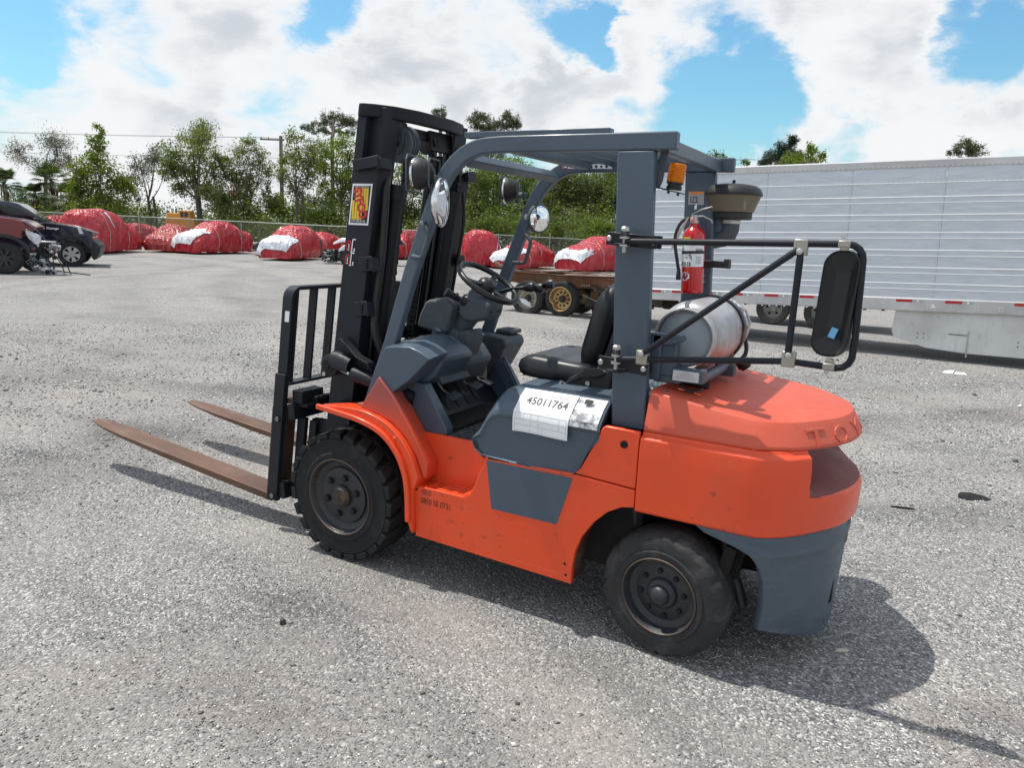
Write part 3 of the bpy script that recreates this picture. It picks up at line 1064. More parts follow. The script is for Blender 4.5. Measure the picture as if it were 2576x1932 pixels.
# ------------------------------------------------------------------ frame, floor, inside
def chassis():
    m = MB()
    m.box((1.05, 0, .50), (1.10, .86, .44))
    m.box((.25, 0, .62), (.60, .70, .30))
    m.box((1.72, 0, .50), (.80, .56, .28))
    m.build('chassis_frame', M_DARK, T, bevel=.01)
    MB().box((1.75, 0, .28), (.16, .86, .12)).box((1.75, 0, .40), (.22, .30, .20)).build('steer_axle', M_DARK, T, bevel=.01)
    MB().box((0, 0, .35), (.20, .86, .20)).build('drive_axle', M_DARK, T, bevel=.02)
    for (x, y) in ((1.99, -.50), (2.02, -.44)):
        MB().box((x, y, .47), (.05, .05, .16), Matrix.Rotation(R(12), 4, 'Y')).build('chassis_bracket', M_DARK, T, bevel=.004)
    MB().tube([(1.96, -.43, .56), (1.985, -.44, .46), (2.03, -.44, .36), (2.06, -.43, .27)], .022, 10).build('hydraulic_hose', M_PLASTIC, T, smooth=60)
    MB().tube([(1.52, -.40, .64), (1.56, -.42, .56), (1.57, -.41, .46)], .016, 10).build('hydraulic_hose', M_PLASTIC, T, smooth=60)
    # floor and toe board
    m = MB()
    m.box((.635, 0, .738), (.51, .872, .014))
    for i in range(10):
        for j in range(12):
            m.box((.41 + i * .05, -.40 + j * .072, .747), (.034, .010, .004), Matrix.Rotation(R(45 if (i + j) % 2 else -45), 4, 'Z'))
    m.build('floor_plate', M_DIAMOND, T)
    m = MB()
    m.box((.275, 0, .87), (.34, .74, .014), Matrix.Rotation(R(46), 4, 'Y'))
    for k in range(5):
        m.box((.280, -.22 + k * .1, .878), (.24, .030, .006), Matrix.Rotation(R(46), 4, 'Y'))
    m.build('toe_board', M_BLACK, T, bevel=.003)
    MB().box((.16, 0, 1.0), (.03, .80, .34)).build('firewall', M_DARK, T)
    MB().prism([(-.20, .79), (.20, .79), (.20, .835), (-.20, .835)], -.30, .30).build('front_deck', M_BLACK, T, bevel=.006)
    # inside of the far cowl: corrugated plate seen past the pedals
    m = MB()
    m.box((.45, .372, .88), (.10, .012, .30), Matrix.Rotation(R(-32), 4, 'Y'))
    for k in range(4):
        m.box((.425 + k * .022, .362, .88), (.010, .012, .30), Matrix.Rotation(R(-32), 4, 'Y'))
    m.build('side_grille', M_SLATE, T, bevel=.002)


chassis()


# ------------------------------------------------------------------ engine hood with seat
def hood():
    # section outline in x,z at the outer face, then stations inwards
    def sect(y, top, dx, zb):
        return [(.790 + dx, y, zb + .072), (.808 + dx, y, zb + .026), (.846, y, zb + .003), (.90, y, zb), (1.15, y, zb - .010), (1.27, y, zb - .016), (1.315, y, zb - .004),
                (1.345, y, zb + .03), (1.375, y, zb + .10), (1.425, y, top - .04), (1.43, y, top - .006), (1.415, y, top), (1.15, y, top), (.935 + dx * 1.2, y, top - .004), (.898 + dx * 1.3, y, top - .018),
                (.870 + dx * 1.4, y, top - .05), (.836 + dx * 1.3, y, top - .115)]
    st = []
    for y, top, dx, zb in ((-.568, .930, .004, .742), (-.584, .950, 0, .735), (-.578, .975, 0, .735), (-.52, 1.028, .004, .735), (-.474, 1.058, .010, .735), (-.43, 1.066, .016, .735),
                           (-.20, 1.070, .02, .735)):
        st.append(sect(y, top, dx, zb))
    full = st + [[(x, -y, z) for x, y, z in r] for r in st[::-1]]
    m = MB()
    m.loft(full)
    h = m.build('engine_hood', M_SLATE, T, bevel=.012, seg=3, smooth=58)
    # bare scraped patch on the lit shoulder near the pillar, and chipped lower edge
    t = NT('scraped_paint')
    p = t.wpos()
    n1 = t.noise(p, 26, 6, .7, .4)
    n2 = t.noise(p, 9, 4, .6)
    f = t.rng(t.math('ADD', t.math('MULTIPLY', n1, .6), t.math('MULTIPLY', n2, .5)), .48, .58)
    t.set(Base_Color=t.mix(f, (.085, .105, .13), (.62, .63, .64)), Roughness=.5)
    m = MB()
    rows = [(-.5855, .950), (-.5795, .977), (-.5215, 1.030), (-.476, 1.0595)]
    V, F = [], []
    for k in range(9):
        u = k / 8
        for (y, z) in rows:
            V.append((1.272 + u * .146, y - .0006, z + .0012))
    for k in range(8):
        for j in range(3):
            F.append((k * 4 + j, k * 4 + j + 1, (k + 1) * 4 + j + 1, (k + 1) * 4 + j))
    m.add(V, F)
    m.build('scraped_patch', t.m, h)
    # dark gasket line under the hood
    m = MB()
    m.tube([(.803, -.566, .795), (.822, -.566, .752), (.86, -.568, .729), (.95, -.568, .724), (1.15, -.568, .714), (1.27, -.568, .708), (1.325, -.568, .722),
            (1.356, -.566, .76), (1.385, -.566, .83), (1.43, -.562, .93)], .010, 8)
    m.build('hood_gasket', M_PLASTIC, T, smooth=60)
    # rear engine cover behind the seat
    m = MB()
    m.box((1.55, 0, 1.075), (.26, .95, .07))
    m.box((1.62, -.12, 1.105), (.22, .46, .03))
    m.build('rear_engine_cover', M_SLATE, T, bevel=.012)
    for k in range(3):
        MB().box((1.545 + k * .04, -.36, 1.128), (.02, .22, .014), Matrix.Rotation(R(20), 4, 'Z')).build('cover_rib', M_SLATE, T, bevel=.003)


hood()


def seat():
    def rr(cx, cy, w, h, r, n=4):
        out = []
        for (sx, sy, a0) in ((1, 1, 0), (-1, 1, 90), (-1, -1, 180), (1, -1, 270)):
            for k in range(n + 1):
                a = R(a0 + 90 * k / n)
                out.append((cx + sx * (w / 2 - r) + r * math.cos(a), cy + sy * (h / 2 - r) + r * math.sin(a)))
        return out
    seat_o = MB().box((1.02, 0, 1.073), (.36, .40, .03)).build('seat', M_PLASTIC, T, bevel=.008)
    # cushion: stacked rounded plans, raised side bolsters
    rings = []
    for z, g, zf in ((1.062, -.02, 0), (1.075, .0, 0), (1.105, .008, 0), (1.132, .0, 1), (1.150, -.022, 1), (1.155, -.06, 1)):
        r = []
        for x, y in rr(1.035, 0, .44 + 2 * g, .50 + 2 * g, .10):
            zz = z + (.012 * (abs(y) / .25) ** 2 * zf) - .018 * zf * max(0, (.90 - x) / .1) + (.012 * zf if x < .95 else 0)
            r.append((x, y, zz))
        rings.append(r)
    MB().loft(rings).build('seat_cushion', M_VINYL, seat_o, smooth=50)
    # backrest: tilted slab with a thick rolled rim and flat shell
    ax = Vector((.28, 0, 1)).normalized()
    nx = Vector((1, 0, -.28)).normalized()
    rings = []
    for d, g in ((-.030, -.05), (-.045, -.015), (-.030, .0), (.0, .008), (.030, .0), (.050, -.014), (.058, -.030), (.052, -.042)):
        r = []
        for u, w in rr(0, 0, .40, .46, .13, 5):
            # u along y, w along height; narrower at foot, crowned at top
            yy = u * (1 + 2 * g / .40) * (1.0 - .10 * max(0, -w / .23))
            hh = w * (1 + 2 * g / .46)
            c = Vector((1.232, 0, 1.315)) + ax * hh + nx * (d + .02 * (abs(yy) / .2) ** 2 * (-1))
            r.append((c.x, yy, c.z))
        rings.append(r)
    MB().loft(rings).build('seat_back', M_VINYL, seat_o, smooth=55)
    rings = []
    for d, g in ((.052, -.04), (.0585, -.046)):
        rings.append([tuple(Vector((1.232, 0, 1.315)) + ax * (w * (1 + 2 * g / .46)) + nx * d + Vector((0, u * (1 + 2 * g / .40), 0))) for u, w in rr(0, 0, .37, .42, .08, 4)])
    MB().loft(rings).build('seat_shell', M_CASTING, seat_o, bevel=.004)
    # recliner housing and hip restraint
    m = MB()
    m.prism([(1.10, 1.055), (1.135, 1.10), (1.20, 1.135), (1.27, 1.155), (1.325, 1.15), (1.345, 1.11), (1.34, 1.06)], -.27, -.235)
    m.build('recliner_cover', M_PLASTIC, seat_o, bevel=.008)
    MB().prism([(1.13, 1.075), (1.215, 1.150), (1.29, 1.168), (1.318, 1.135), (1.28, 1.118), (1.20, 1.105), (1.12, 1.058)], -.295, -.272).build('hip_restraint', M_VINYL, seat_o, bevel=.008)
    MB().lathe([(.012, 0), (.012, .012)], (1.233, -.272, 1.083), (0, -1, 0), 6).build('pivot_bolt', M_STEEL, seat_o)
    MB().bar([(1.098, -.30, 1.052), (1.108, -.30, 1.080)], .02, .012).build('seat_lever', M_STEEL, seat_o)


seat()


# ------------------------------------------------------------------ driver's station
def cockpit():
    # left pod
    m = MB()
    pod = [(.185, 1.035), (.255, 1.195), (.32, 1.207), (.405, 1.213), (.47, 1.197), (.532, 1.166), (.520, 1.14), (.41, 1.03), (.272, .925)]
    m.prism(pod, -.560, -.405)
    m.v = [(x, y, z - (.02 if y < -.5 and z > 1.15 else 0)) for x, y, z in m.v]
    m.build('dash_pod', M_SLATE, T, bevel=.014, seg=3)
    MB().lathe([(.006, 0), (.006, .006)], (.30, -.42, 1.207), (0, 0, 1), 10).build('pod_screw', M_PLASTIC, T)
    # rounded hump between the pod and the column
    m = MB()
    rings = []
    for y, k in ((-.405, .99), (-.33, 1.03), (-.22, 1.02), (-.12, .94)):
        rings.append([(.20, y, 1.02), (.25, y, 1.16 * 1), (.30, y, 1.205 * k ** .3), (.38, y, 1.215 * k ** .3), (.46, y, 1.18 * k ** .3), (.505, y, 1.12), (.45, y, 1.03), (.36, y, .96)])
    m.loft(rings)
    m.build('dash_hump', M_SLATE, T, bevel=.014, seg=2)
    MB().prism([(.24, 1.02), (.30, 1.15), (.40, 1.14), (.46, 1.06), (.40, .95), (.33, .93)], -.12, .16).build('dash_centre', M_CASTING, T, bevel=.02)
    MB().box((.40, -.20, 1.04), (.02, .26, .16), Matrix.Rotation(R(-38), 4, 'Y')).build('knee_panel', M_CASTING, T, bevel=.006)
    # steering column, instrument box, shrouds
    m = MB()
    m.prism([(.155, 1.235), (.172, 1.30), (.21, 1.375), (.24, 1.388), (.345, 1.398), (.385, 1.36), (.355, 1.225), (.32, 1.205)], -.165, .06)
    m.build('instrument_box', M_CASTING, T, bevel=.014, seg=2)
    MB().box((.292, -.052, 1.3955), (.085, .15, .005), Matrix.Rotation(R(-5), 4, 'Y')).build('instrument_lens', flat('instrument_lens', (.10, .12, .14), .12), T, bevel=.002)
    ax = Vector((-math.sin(R(32)), 0, -math.cos(R(32))))
    c = Vector((.535, -.05, 1.492))
    MB().lathe([(.05, .30), (.062, .18), (.066, .10), (.055, .05)], c, ax, 20).build('column_shroud', M_CASTING, T, smooth=45)
    m = MB()
    m.prism([(.39, 1.32), (.40, 1.40), (.45, 1.43), (.555, 1.405), (.592, 1.372), (.575, 1.31), (.50, 1.285), (.43, 1.285)], -.125, .035)
    m.build('column_cover', M_CASTING, T, bevel=.018, seg=2)
    for dy in (-.09, 0.0):
        MB().lathe([(.006, 0), (.006, .003)], (.589, dy - .01, 1.345), (1, 0, -.2), 10).build('cover_screw', M_DARK, T)
    m = MB()
    m.lathe([(.10, .44), (.085, .36), (.07, .30)], c, ax, 18)
    m.prism([(.29, 1.10), (.36, 1.22), (.46, 1.24), (.47, 1.17), (.42, 1.05), (.36, .99)], -.115, .03)
    m.build('column_base', M_CASTING, T, bevel=.012)
    # steering wheel
    n = -ax
    e1 = Vector((0, 1, 0))
    e2 = n.cross(e1)
    rim_pts = [c + (e1 * math.cos(2 * math.pi * k / 56) + e2 * math.sin(2 * math.pi * k / 56)) * .172 for k in range(56)]
    m = MB()
    m.tube(rim_pts, [.0145 + (.0012 if k % 2 else 0) for k in range(56)], 12, closed=True)
    w = m.build('steering_wheel', M_VINYL, T, smooth=60)
    m = MB()
    m.lathe([(.0, .02), (.03, .018), (.048, .0), (.052, -.02), (.04, -.055)], c, n, 24)
    m.build('wheel_hub', M_VINYL, w, smooth=50)
    m = MB()
    for a in (20, 160, 270):
        d = e1 * math.cos(R(a)) + e2 * math.sin(R(a))
        m.bar([c + d * .04 - n * .015, c + d * .10 - n * .012, c + d * .168], .030, .014, up=n.cross(d))
    m.build('wheel_spoke', M_VINYL, w, bevel=.004)
    # spinner knob, stalks, lever
    MB().tube([(.40, -.12, 1.40), (.375, -.16, 1.425), (.355, -.18, 1.44)], [.016, .018, .022], 10).build('direction_lever', M_VINYL, T, smooth=60)
    MB().lathe([(.0, .045), (.026, .035), (.032, .0), (.026, -.035), (.0, -.045)], (.43, -.10, 1.385), (.4, -.3, .6), 14).build('switch_boot', M_VINYL, T, smooth=60)
    MB().tube([(.235, -.20, 1.12), (.27, -.20, 1.155), (.30, -.20, 1.20), (.318, -.20, 1.235)], [.022, .020, .018, .021], 10).build('parking_brake_lever', M_CASTING, T, smooth=60)
    for (x, y, z) in ((.70, .10, 1.474), (.735, .14, 1.470), (.775, .18, 1.492)):
        a = Vector((.50, y * .6 + .03, 1.43))
        b = Vector((x, y, z))
        lv = MB().tube([a, (a + b) / 2 + Vector((0, 0, .01)), b], .008, 8).build('hydraulic_lever', M_VINYL, T, smooth=60)
        d = (b - a).normalized()
        MB().lathe([(.012, -.035), (.020, -.015), (.028, .012), (.024, .028), (.0, .030)], b, d, 14).build('lever_knob', M_VINYL, lv, smooth=55)
    # right console
    m = MB()
    con = [(.06, 1.06), (.12, 1.135), (.30, 1.152), (.405, 1.142), (.425, 1.10), (.37, 1.00), (.315, .905), (.26, .90), (.20, 1.01)]
    m.prism(con, .36, .60)
    m.build('console_box', M_CASTING, T, bevel=.012, seg=2)
    MB().box((.225, .435, 1.147), (.15, .10, .006), Matrix.Rotation(R(-5), 4, 'Y')).build('console_plate', M_SLATE, T, bevel=.002)
    lab = MB().box((.185, .375, 1.1425), (.15, .034, .003), Matrix.Rotation(R(-5), 4, 'Y')).build('console_label', M_PAPER, T)
    m = MB()
    for k in range(5):
        m.box((.135 + k * .024, .375, 1.1400 + k * .0021 + .0015), (.012, .020 - .004 * (k % 2), .002), Matrix.Rotation(R(-5), 4, 'Y'))
    m.build('label_print', M_INK, lab)
    m = MB()
    m.box((.345, .53, 1.165), (.11, .14, .028))
    m.build('cup_tray', M_CASTING, T, bevel=.01)
    MB().box((.345, .535, 1.180), (.065, .075, .004)).build('tray_pocket', M_DARK, T, bevel=.001)
    # pedals on thin rods
    for (x, y, z, w) in ((.415, -.17, .885, .085), (.41, .06, .905, .075), (.40, .20, .90, .05)):
        MB().tube([(.30, y - .02, 1.02), (.325, y - .015, .94), (.345, y, .905), (x - .02, y, z)], .007, 8).build('pedal_rod', M_STEEL, T, smooth=60)
        MB().box((x, y, z), (.06, w, .010), Matrix.Rotation(R(18), 4, 'Y') @ Matrix.Rotation(R(12), 4, 'X')).build('pedal', M_CASTING, T, bevel=.004)
    MB().lathe([(.022, 0), (.022, .02), (.018, .028)], (.255, .372, 1.065), (.5, -.8, 0), 16).build('ignition_switch', M_PLASTIC, T, smooth=40)


cockpit()


# ------------------------------------------------------------------ mast (leans back towards the driver)
TILT = .140


def mx(z, d=0.0):
    return -.028 - TILT * (2.354 - z) + d


def mprism(mb, prof, z0, z1, n=1, mi=0):
    """vertical member: prof = [(d, y)] swept along the tilted mast from z0 to z1"""
    rings = []
    for z in (z0, z1):
        rings.append([(mx(z, d), y, z) for d, y in prof])
    return mb.loft(rings, mi=mi)


def mast():
    for s in (-1, 1):
        # outer channel: web outside, flanges turned in; the rear flange stops under the cross tie
        m = MB()
        c = [(0, .42), (.165, .42), (.165, .335), (.148, .335), (.148, .398), (.055, .398), (.055, .345), (0, .345)]
        mprism(m, [(d, y * s) for d, y in c], .14, 2.062)
        c = [(0, .42), (.055, .42), (.055, .345), (0, .345)]
        mprism(m, [(d, y * s) for d, y in c], 2.062, 2.352)
        rail = m.build('outer_rail', M_BLACK, T, bevel=.003)
        # inner channel
        m = MB()
        c = [(.052, .375), (.135, .375), (.135, .255), (.118, .255), (.118, .355), (.07, .355), (.07, .29), (.052, .29)]
        mprism(m, [(d, y * s) for d, y in c], .16, 2.338)
        m.build('inner_rail', M_BLACK, T, bevel=.003)
        # third rail edge of the carriage guide
        m = MB()
        mprism(m, [(.02, .285 * s), (.05, .285 * s), (.05, .245 * s), (.02, .245 * s)], .20, 1.0)
        m.build('carriage_guide', M_BLACK_GREASE, T, bevel=.002)
        # lift cylinder behind the rails, with a thinner rod above
        m = MB()
        z0, z1 = .26, 1.90
        m.tube([(mx(z0, .175), .262 * s, z0), (mx(z1, .175), .262 * s, z1)], .036, 16)
        m.tube([(mx(1.90, .175), .262 * s, 1.90), (mx(1.975, .175), .262 * s, 1.975)], .045, 16)
        m.tube([(mx(1.97, .105), .30 * s, 1.97), (mx(2.30, .105), .30 * s, 2.30)], .022, 12)
        m.build('lift_cylinder', M_BLACK, T, smooth=40)
        # cross tie bracket wrapped round the outer rail
        m = MB()
        zc = 2.065
        m.box((mx(zc, .105), .437 * s, zc), (.165, .03, .055), Matrix.Rotation(R(-8), 4, 'Y'))
        m.box((mx(zc, .182), .40 * s, zc), (.03, .09, .055), Matrix.Rotation(R(-8), 4, 'Y'))
        m.build('tie_bracket', M_BLACK, T, bevel=.005)
        # hose clamps bolted on the rail
        for zc in (1.568, 1.335):
            b = MB()
            b.box((mx(zc, .165), .43 * s, zc), (.085, .012, .075), Matrix.Rotation(R(-8), 4, 'Y'))
            b.box((mx(zc, .205), .405 * s, zc), (.012, .06, .075), Matrix.Rotation(R(-8), 4, 'Y'))
            cl = b.build('hose_clamp', M_BLACK, T, bevel=.003)
            for dz in (-.018, .0, .018):
                MB().lathe([(.007, 0), (.007, .006)], (mx(zc + dz, .175), .437 * s, zc + dz), (0, s, 0), 6).build('clamp_bolt', M_BLACK_GREASE, cl)
        # hinge lug low on the rail
        MB().prism([(mx(.62, .0), .62), (mx(.62, .17), .62), (.02, .42), (-.06, .30), (mx(.30), .30)], .425 * s, .405 * s).build('mast_foot', M_BLACK, T, bevel=.006)
    # top cross beam bowed to the rear
    pl = [(-.010, -.446), (.012, -.446), (.062, -.40), (.118, -.305), (.152, -.16), (.158, 0), (.152, .16), (.118, .305), (.062, .40), (.012, .446), (-.010, .446),
          (-.010, .405), (.025, .385), (.07, .29), (.100, .15), (.104, 0), (.100, -.15), (.07, -.29), (.025, -.385), (-.010, -.405)]
    m = MB()
    rings = []
    for z in (2.290, 2.352):
        rings.append([(x - TILT * (2.354 - z), y, z) for x, y in pl])
    m.loft(rings)
    m.build('top_crossbeam', M_BLACK, T, bevel=.007)
    for zc, hh in ((2.26, .05), (1.15, .07), (.45, .10)):
        MB().box((mx(zc, .06), 0, zc), (.03, .72, hh), Matrix.Rotation(R(-8), 4, 'Y')).build('mast_crossbar', M_BLACK, T, bevel=.004)
    m = MB()
    m.box((mx(2.20, .10), .22, 2.235), (.02, .30, .11), Matrix.Rotation(R(-8), 4, 'Y'))
    m.build('inner_top_plate', M_BLACK_GREASE, T, bevel=.003)
    # load chains: alternate plates with proud pins
    for y0, z0, z1, d in ((-.095, .80, 2.22, .085), (.115, .78, 2.22, .10), (.30, .8, 2.2, .165)):
        m = MB()
        z, k = z0, 0
        while z < z1:
            w = .034 if k % 2 else .022
            m.box((mx(z, d), y0, z), (.026, w, .030), Matrix.Rotation(R(-8), 4, 'Y'))
            m.tube([(mx(z + .014, d + .0), y0 - .021, z + .014), (mx(z + .014, d), y0 + .021, z + .014)], .0075, 6)
            m.box((mx(z + .014, d + .014), y0 - .006, z + .012), (.006, .012, .012))
            z += .0285
            k += 1
        m.build('lift_chain', M_BLACK_GREASE, T)
    # chain wheels
    for y0, d in ((-.095, .05), (.115, .06)):
        MB().lathe([(.045, -.025), (.058, -.022), (.05, -.008), (.05, .008), (.058, .022), (.045, .025)], (mx(2.22, d), y0, 2.22), (0, 1, 0), 24).build('chain_sheave', M_BLACK_GREASE, T, smooth=40)
    # hose pulley: twin flanged wheels on a hanger
    c = (mx(2.184, .10), -.190, 2.184)
    m = MB()
    m.lathe([(.02, -.020), (.088, -.020), (.094, -.014), (.094, -.008), (.070, .0), (.094, .008), (.094, .014), (.088, .020), (.02, .020)], c, (0, 1, 0), 36)
    p = m.build('hose_pulley', M_CASTING, T, smooth=30)
    MB().lathe([(.05, -.024), (.05, -.020)], c, (0, 1, 0), 24).build('pulley_face', worn('pulley_plate', (.05, .052, .055), .5), p)
    MB().lathe([(.014, -.036), (.014, -.020)], c, (0, 1, 0), 10).build('pulley_bolt', M_BLACK, p)
    c2 = (c[0] - .012, c[1] + .055, c[2] + .01)
    MB().lathe([(.02, -.018), (.092, -.018), (.068, .0), (.092, .018), (.02, .018)], c2, (0, 1, 0), 32).build('hose_pulley', M_CASTING, T, smooth=30)
    m = MB()
    m.bar([(c[0] + .03, -.215, 2.30), (c[0] + .02, -.215, 2.20), (c[0] + .0, -.212, 2.16)], .004, .05, up=(0, 1, 0))
    m.bar([(c[0] - .05, -.21, 2.277), (c[0] + .01, -.21, 2.279), (c[0] + .03, -.21, 2.20)], .012, .008, up=(0, 1, 0))
    m.build('pulley_hanger', M_CASTING, T, bevel=.002)
    # hoses over the pulley and down the rail
    P = smooth_pts([(c[0] + .03, -.186, 2.268), (c[0] + .0, -.20, 2.288), (c[0] - .02, -.225, 2.268), (c[0] - .012, -.255, 2.20), (c[0] - .005, -.275, 2.13), (mx(2.02, .135), -.305, 2.02),
                    (mx(1.95, .175), -.350, 1.95), (mx(1.75, .19), -.352, 1.75), (mx(1.56, .20), -.355, 1.56), (mx(1.34, .20), -.36, 1.34), (mx(1.22, .225), -.375, 1.22),
                    (mx(1.10, .27), -.35, 1.10)], 5)
    MB().tube(P, .021, 12).build('mast_hose', M_PLASTIC, T, smooth=60)
    P = smooth_pts([(mx(2.08, .15), -.31, 2.08), (mx(1.8, .16), -.325, 1.8), (mx(1.5, .165), -.33, 1.5), (mx(1.3, .17), -.33, 1.3), (mx(.9, .18), -.33, .9)], 4)
    MB().tube(P, .010, 8).build('mast_hose', M_PLASTIC, T, smooth=60)
    P = smooth_pts([(mx(2.10, .05), -.02, 2.10), (mx(1.7, .03), -.03, 1.7), (mx(1.2, .02), -.05, 1.2), (mx(.8, .02), -.06, .8)], 4)
    MB().tube(P, .014, 8).build('mast_hose', M_PLASTIC, T, smooth=60)
    P = smooth_pts([(mx(1.98, .19), .33, 1.98), (mx(1.80, .215), .35, 1.80), (mx(1.5, .20), .36, 1.5), (mx(1.1, .19), .36, 1.1)], 4)
    MB().tube(P, .010, 8).build('mast_hose', M_PLASTIC, T, smooth=60)
    for y0, d0 in ((.160, .055), (.200, .05), (.238, .06)):
        P = smooth_pts([(mx(z, d0 + .006 * math.sin(z * 3 + y0 * 40)), y0, z) for z in (.7, 1.0, 1.35, 1.7, 2.0, 2.17)], 3)
        MB().tube(P, .0185, 8).build('mast_hose', M_BLACK_GREASE, T, smooth=60)
    # dealer sticker on the near rail
    yy = -.4215

    def sp(u, v):                       # u 0..1 across (front to rear), v 0..1 up, on the rail face
        z = 1.762 + .206 * v
        return (mx(z, .013 + .130 * u), yy, z)
    m = MB()

    def q(mb, u0, v0, u1, v1, dy, mi=0, sk=0.0):
        P = [sp(u0, v0), sp(u1, v0), sp(u1 + sk, v1), sp(u0 + sk, v1)]
        mb.add([(x, y - dy, z) for x, y, z in P], [(0, 1, 2, 3)], mi)
    q(m, 0, 0, 1, 1, 0)
    st = m.build('dealer_sticker', M_PAPER, T)
    m = MB()
    q(m, .07, .05, .93, .95, .0006)
    m.build('sticker_ground', M_INK, st)
    m = MB()
    for k in range(6):
        lo, hi = max(.135, .62 - .135 * k * 1.25), min(.90, 1.02 - .03 * k) if k > 1 else .55 + .18 * k
        q(m, .13 + k * .13, .135 if k < 4 else .36, .13 + k * .13 + .112, .60 if k < 1 else .895, .0012, 0, -.055)
    m.build('sticker_stripes', M_YELLOW, st)
    a, b = Vector(sp(.26, .86)), Vector(sp(.70, .20))
    M = frame((a + b) / 2 + Vector((0, -.0024, 0)), b - a, Vector(sp(.9, .75)) - Vector(sp(.5, .5)))
    v, f = text_mesh('SYFCO', .074, M, width=.158, bold=.004)
    MB().add(v, f).build('sticker_lettering', M_REDINK, st)
    M = frame(Vector(sp(.48, .095)) + Vector((0, -.0024, 0)), Vector(sp(.9, .095)) - Vector(sp(.1, .095)), (0, 0, 1))
    v, f = text_mesh('239-348-0123', .016, M, width=.092)
    MB().add(v, f).build('sticker_lettering', M_PAPER, st)
    M = frame(Vector(sp(.5, .925)) + Vector((0, -.0024, 0)), Vector(sp(.9, .925)) - Vector(sp(.1, .925)), (0, 0, 1))
    v, f = text_mesh('SALES SERVICE', .012, M, width=.090)
    MB().add(v, f).build('sticker_lettering', M_PAPER, st)
    # keep-clear pictograms below it
    for z0 in (1.655, 1.585):
        def pp(d, z):
            return (mx(z, d), yy - .0004, z)
        lab = MB()
        ring = []
        for k in range(20):
            a = 2 * math.pi * k / 20
            ring.append((math.cos(a), math.sin(a)))
        V = [pp(.030 + .019 * x, z0 + .027 * y) for x, y in ring] + [pp(.030 + .014 * x, z0 + .021 * y) for x, y in ring]
        lab.add(V, [(k, (k + 1) % 20, 20 + (k + 1) % 20, 20 + k) for k in range(20)])
        lab.add([pp(.018, z0 + .018), pp(.023, z0 + .020), pp(.042, z0 - .018), pp(.037, z0 - .020)], [(0, 1, 2, 3)])
        lb = lab.build('warning_sign', M_REDINK, T)
        w = MB()
        for (a, b) in (((.050, .034), (.056, -.026)), ((.028, .010), (.033, -.012)), ((.024, -.018), (.036, -.022)), ((.056, .036), (.074, .030)), ((.044, -.028), (.060, -.033)),
                       ((.066, -.012), (.073, -.030))):
            (d0, z_0), (d1, z_1) = a, b
            w.add([pp(min(d0, d1), z0 + max(z_0, z_1)), pp(max(d0, d1), z0 + max(z_0, z_1)), pp(max(d0, d1), z0 + min(z_0, z_1)), pp(min(d0, d1), z0 + min(z_0, z_1))], [(0, 1, 2, 3)])
        w.v = [(x, y - .0006, z) for x, y, z in w.v]
        w.build('sign_drawing', M_PAPER, lb)


mast()


def tilt_cylinder(s):
    m = MB()
    pin = (-.170, .468 * s, 1.022)
    m.lathe([(.034, -.05), (.058, -.05), (.058, .028), (.050, .034)], pin, (0, s, 0), 24)
    m.build('tilt_lug', M_BLACK, T, smooth=40)
    MB().lathe([(.036, .034), (.036, .040), (.016, .040), (.016, .046)], pin, (0, s, 0), 18).build('lug_pin', M_BLACK_GREASE, T, smooth=30)
    MB().lathe([(.012, .034), (.012, .042)], (pin[0] - .026, pin[1], pin[2] - .048), (0, s, 0), 10).build('pin_bolt', M_STEEL, T)
    # half-round cover over the rod end
    rings = []
    for x in (-.165, -.120, -.070, -.035):
        r = .074 - .010 * abs(x + .1) / .07
        zc = 1.035 - .20 * (x + .165)
        rings.append([(x, (.462 + .050 * math.cos(R(a))) * s, zc + r * math.sin(R(a))) for a in range(-10, 200, 15)] +
                     [(x, (.462 + .044 * math.cos(R(a))) * s, zc + (r - .006) * math.sin(R(a))) for a in range(190, -20, -15)])
    MB().loft(rings).build('tilt_cover', M_BLACK, T, smooth=40)
    a, b, c = Vector((-.165, .465 * s, 1.02)), Vector((.0, .465 * s, .985)), Vector((.30, .43 * s, .92))
    MB().tube([a, b], .020, 12).build('tilt_rod', M_CHROME, T, smooth=60)
    m = MB()
    d = (c - b).normalized()
    m.lathe([(.030, -.035), (.038, -.030), (.040, .0), (.038, .02), (.038, .36)], b, d, 20)
    m.build('tilt_cylinder', M_BLACK, T, smooth=35)
    P = [(-.128, .455 * s, 1.158), (-.105, .455 * s, 1.166), (-.065, .455 * s, 1.140), (.0, .455 * s, 1.085), (.075, .455 * s, 1.060), (.088, .455 * s, 1.03)]
    MB().bar(P, .055, .012, up=(0, 1, 0)).build('hose_guard', M_BLACK, T, bevel=.004)
    MB().prism([(-.125, 1.155), (-.06, 1.135), (.0, 1.08), (.085, 1.045), (.06, .98), (-.02, 1.02), (-.09, 1.05)], .432 * s, .426 * s).build('guard_plate', M_BLACK, T)


for _s in (-1, 1):
    tilt_cylinder(_s)


# ------------------------------------------------------------------ carriage, backrest, forks
def cx(z, d=0.0):
    return -.655 + .122 * (z - .171) + d


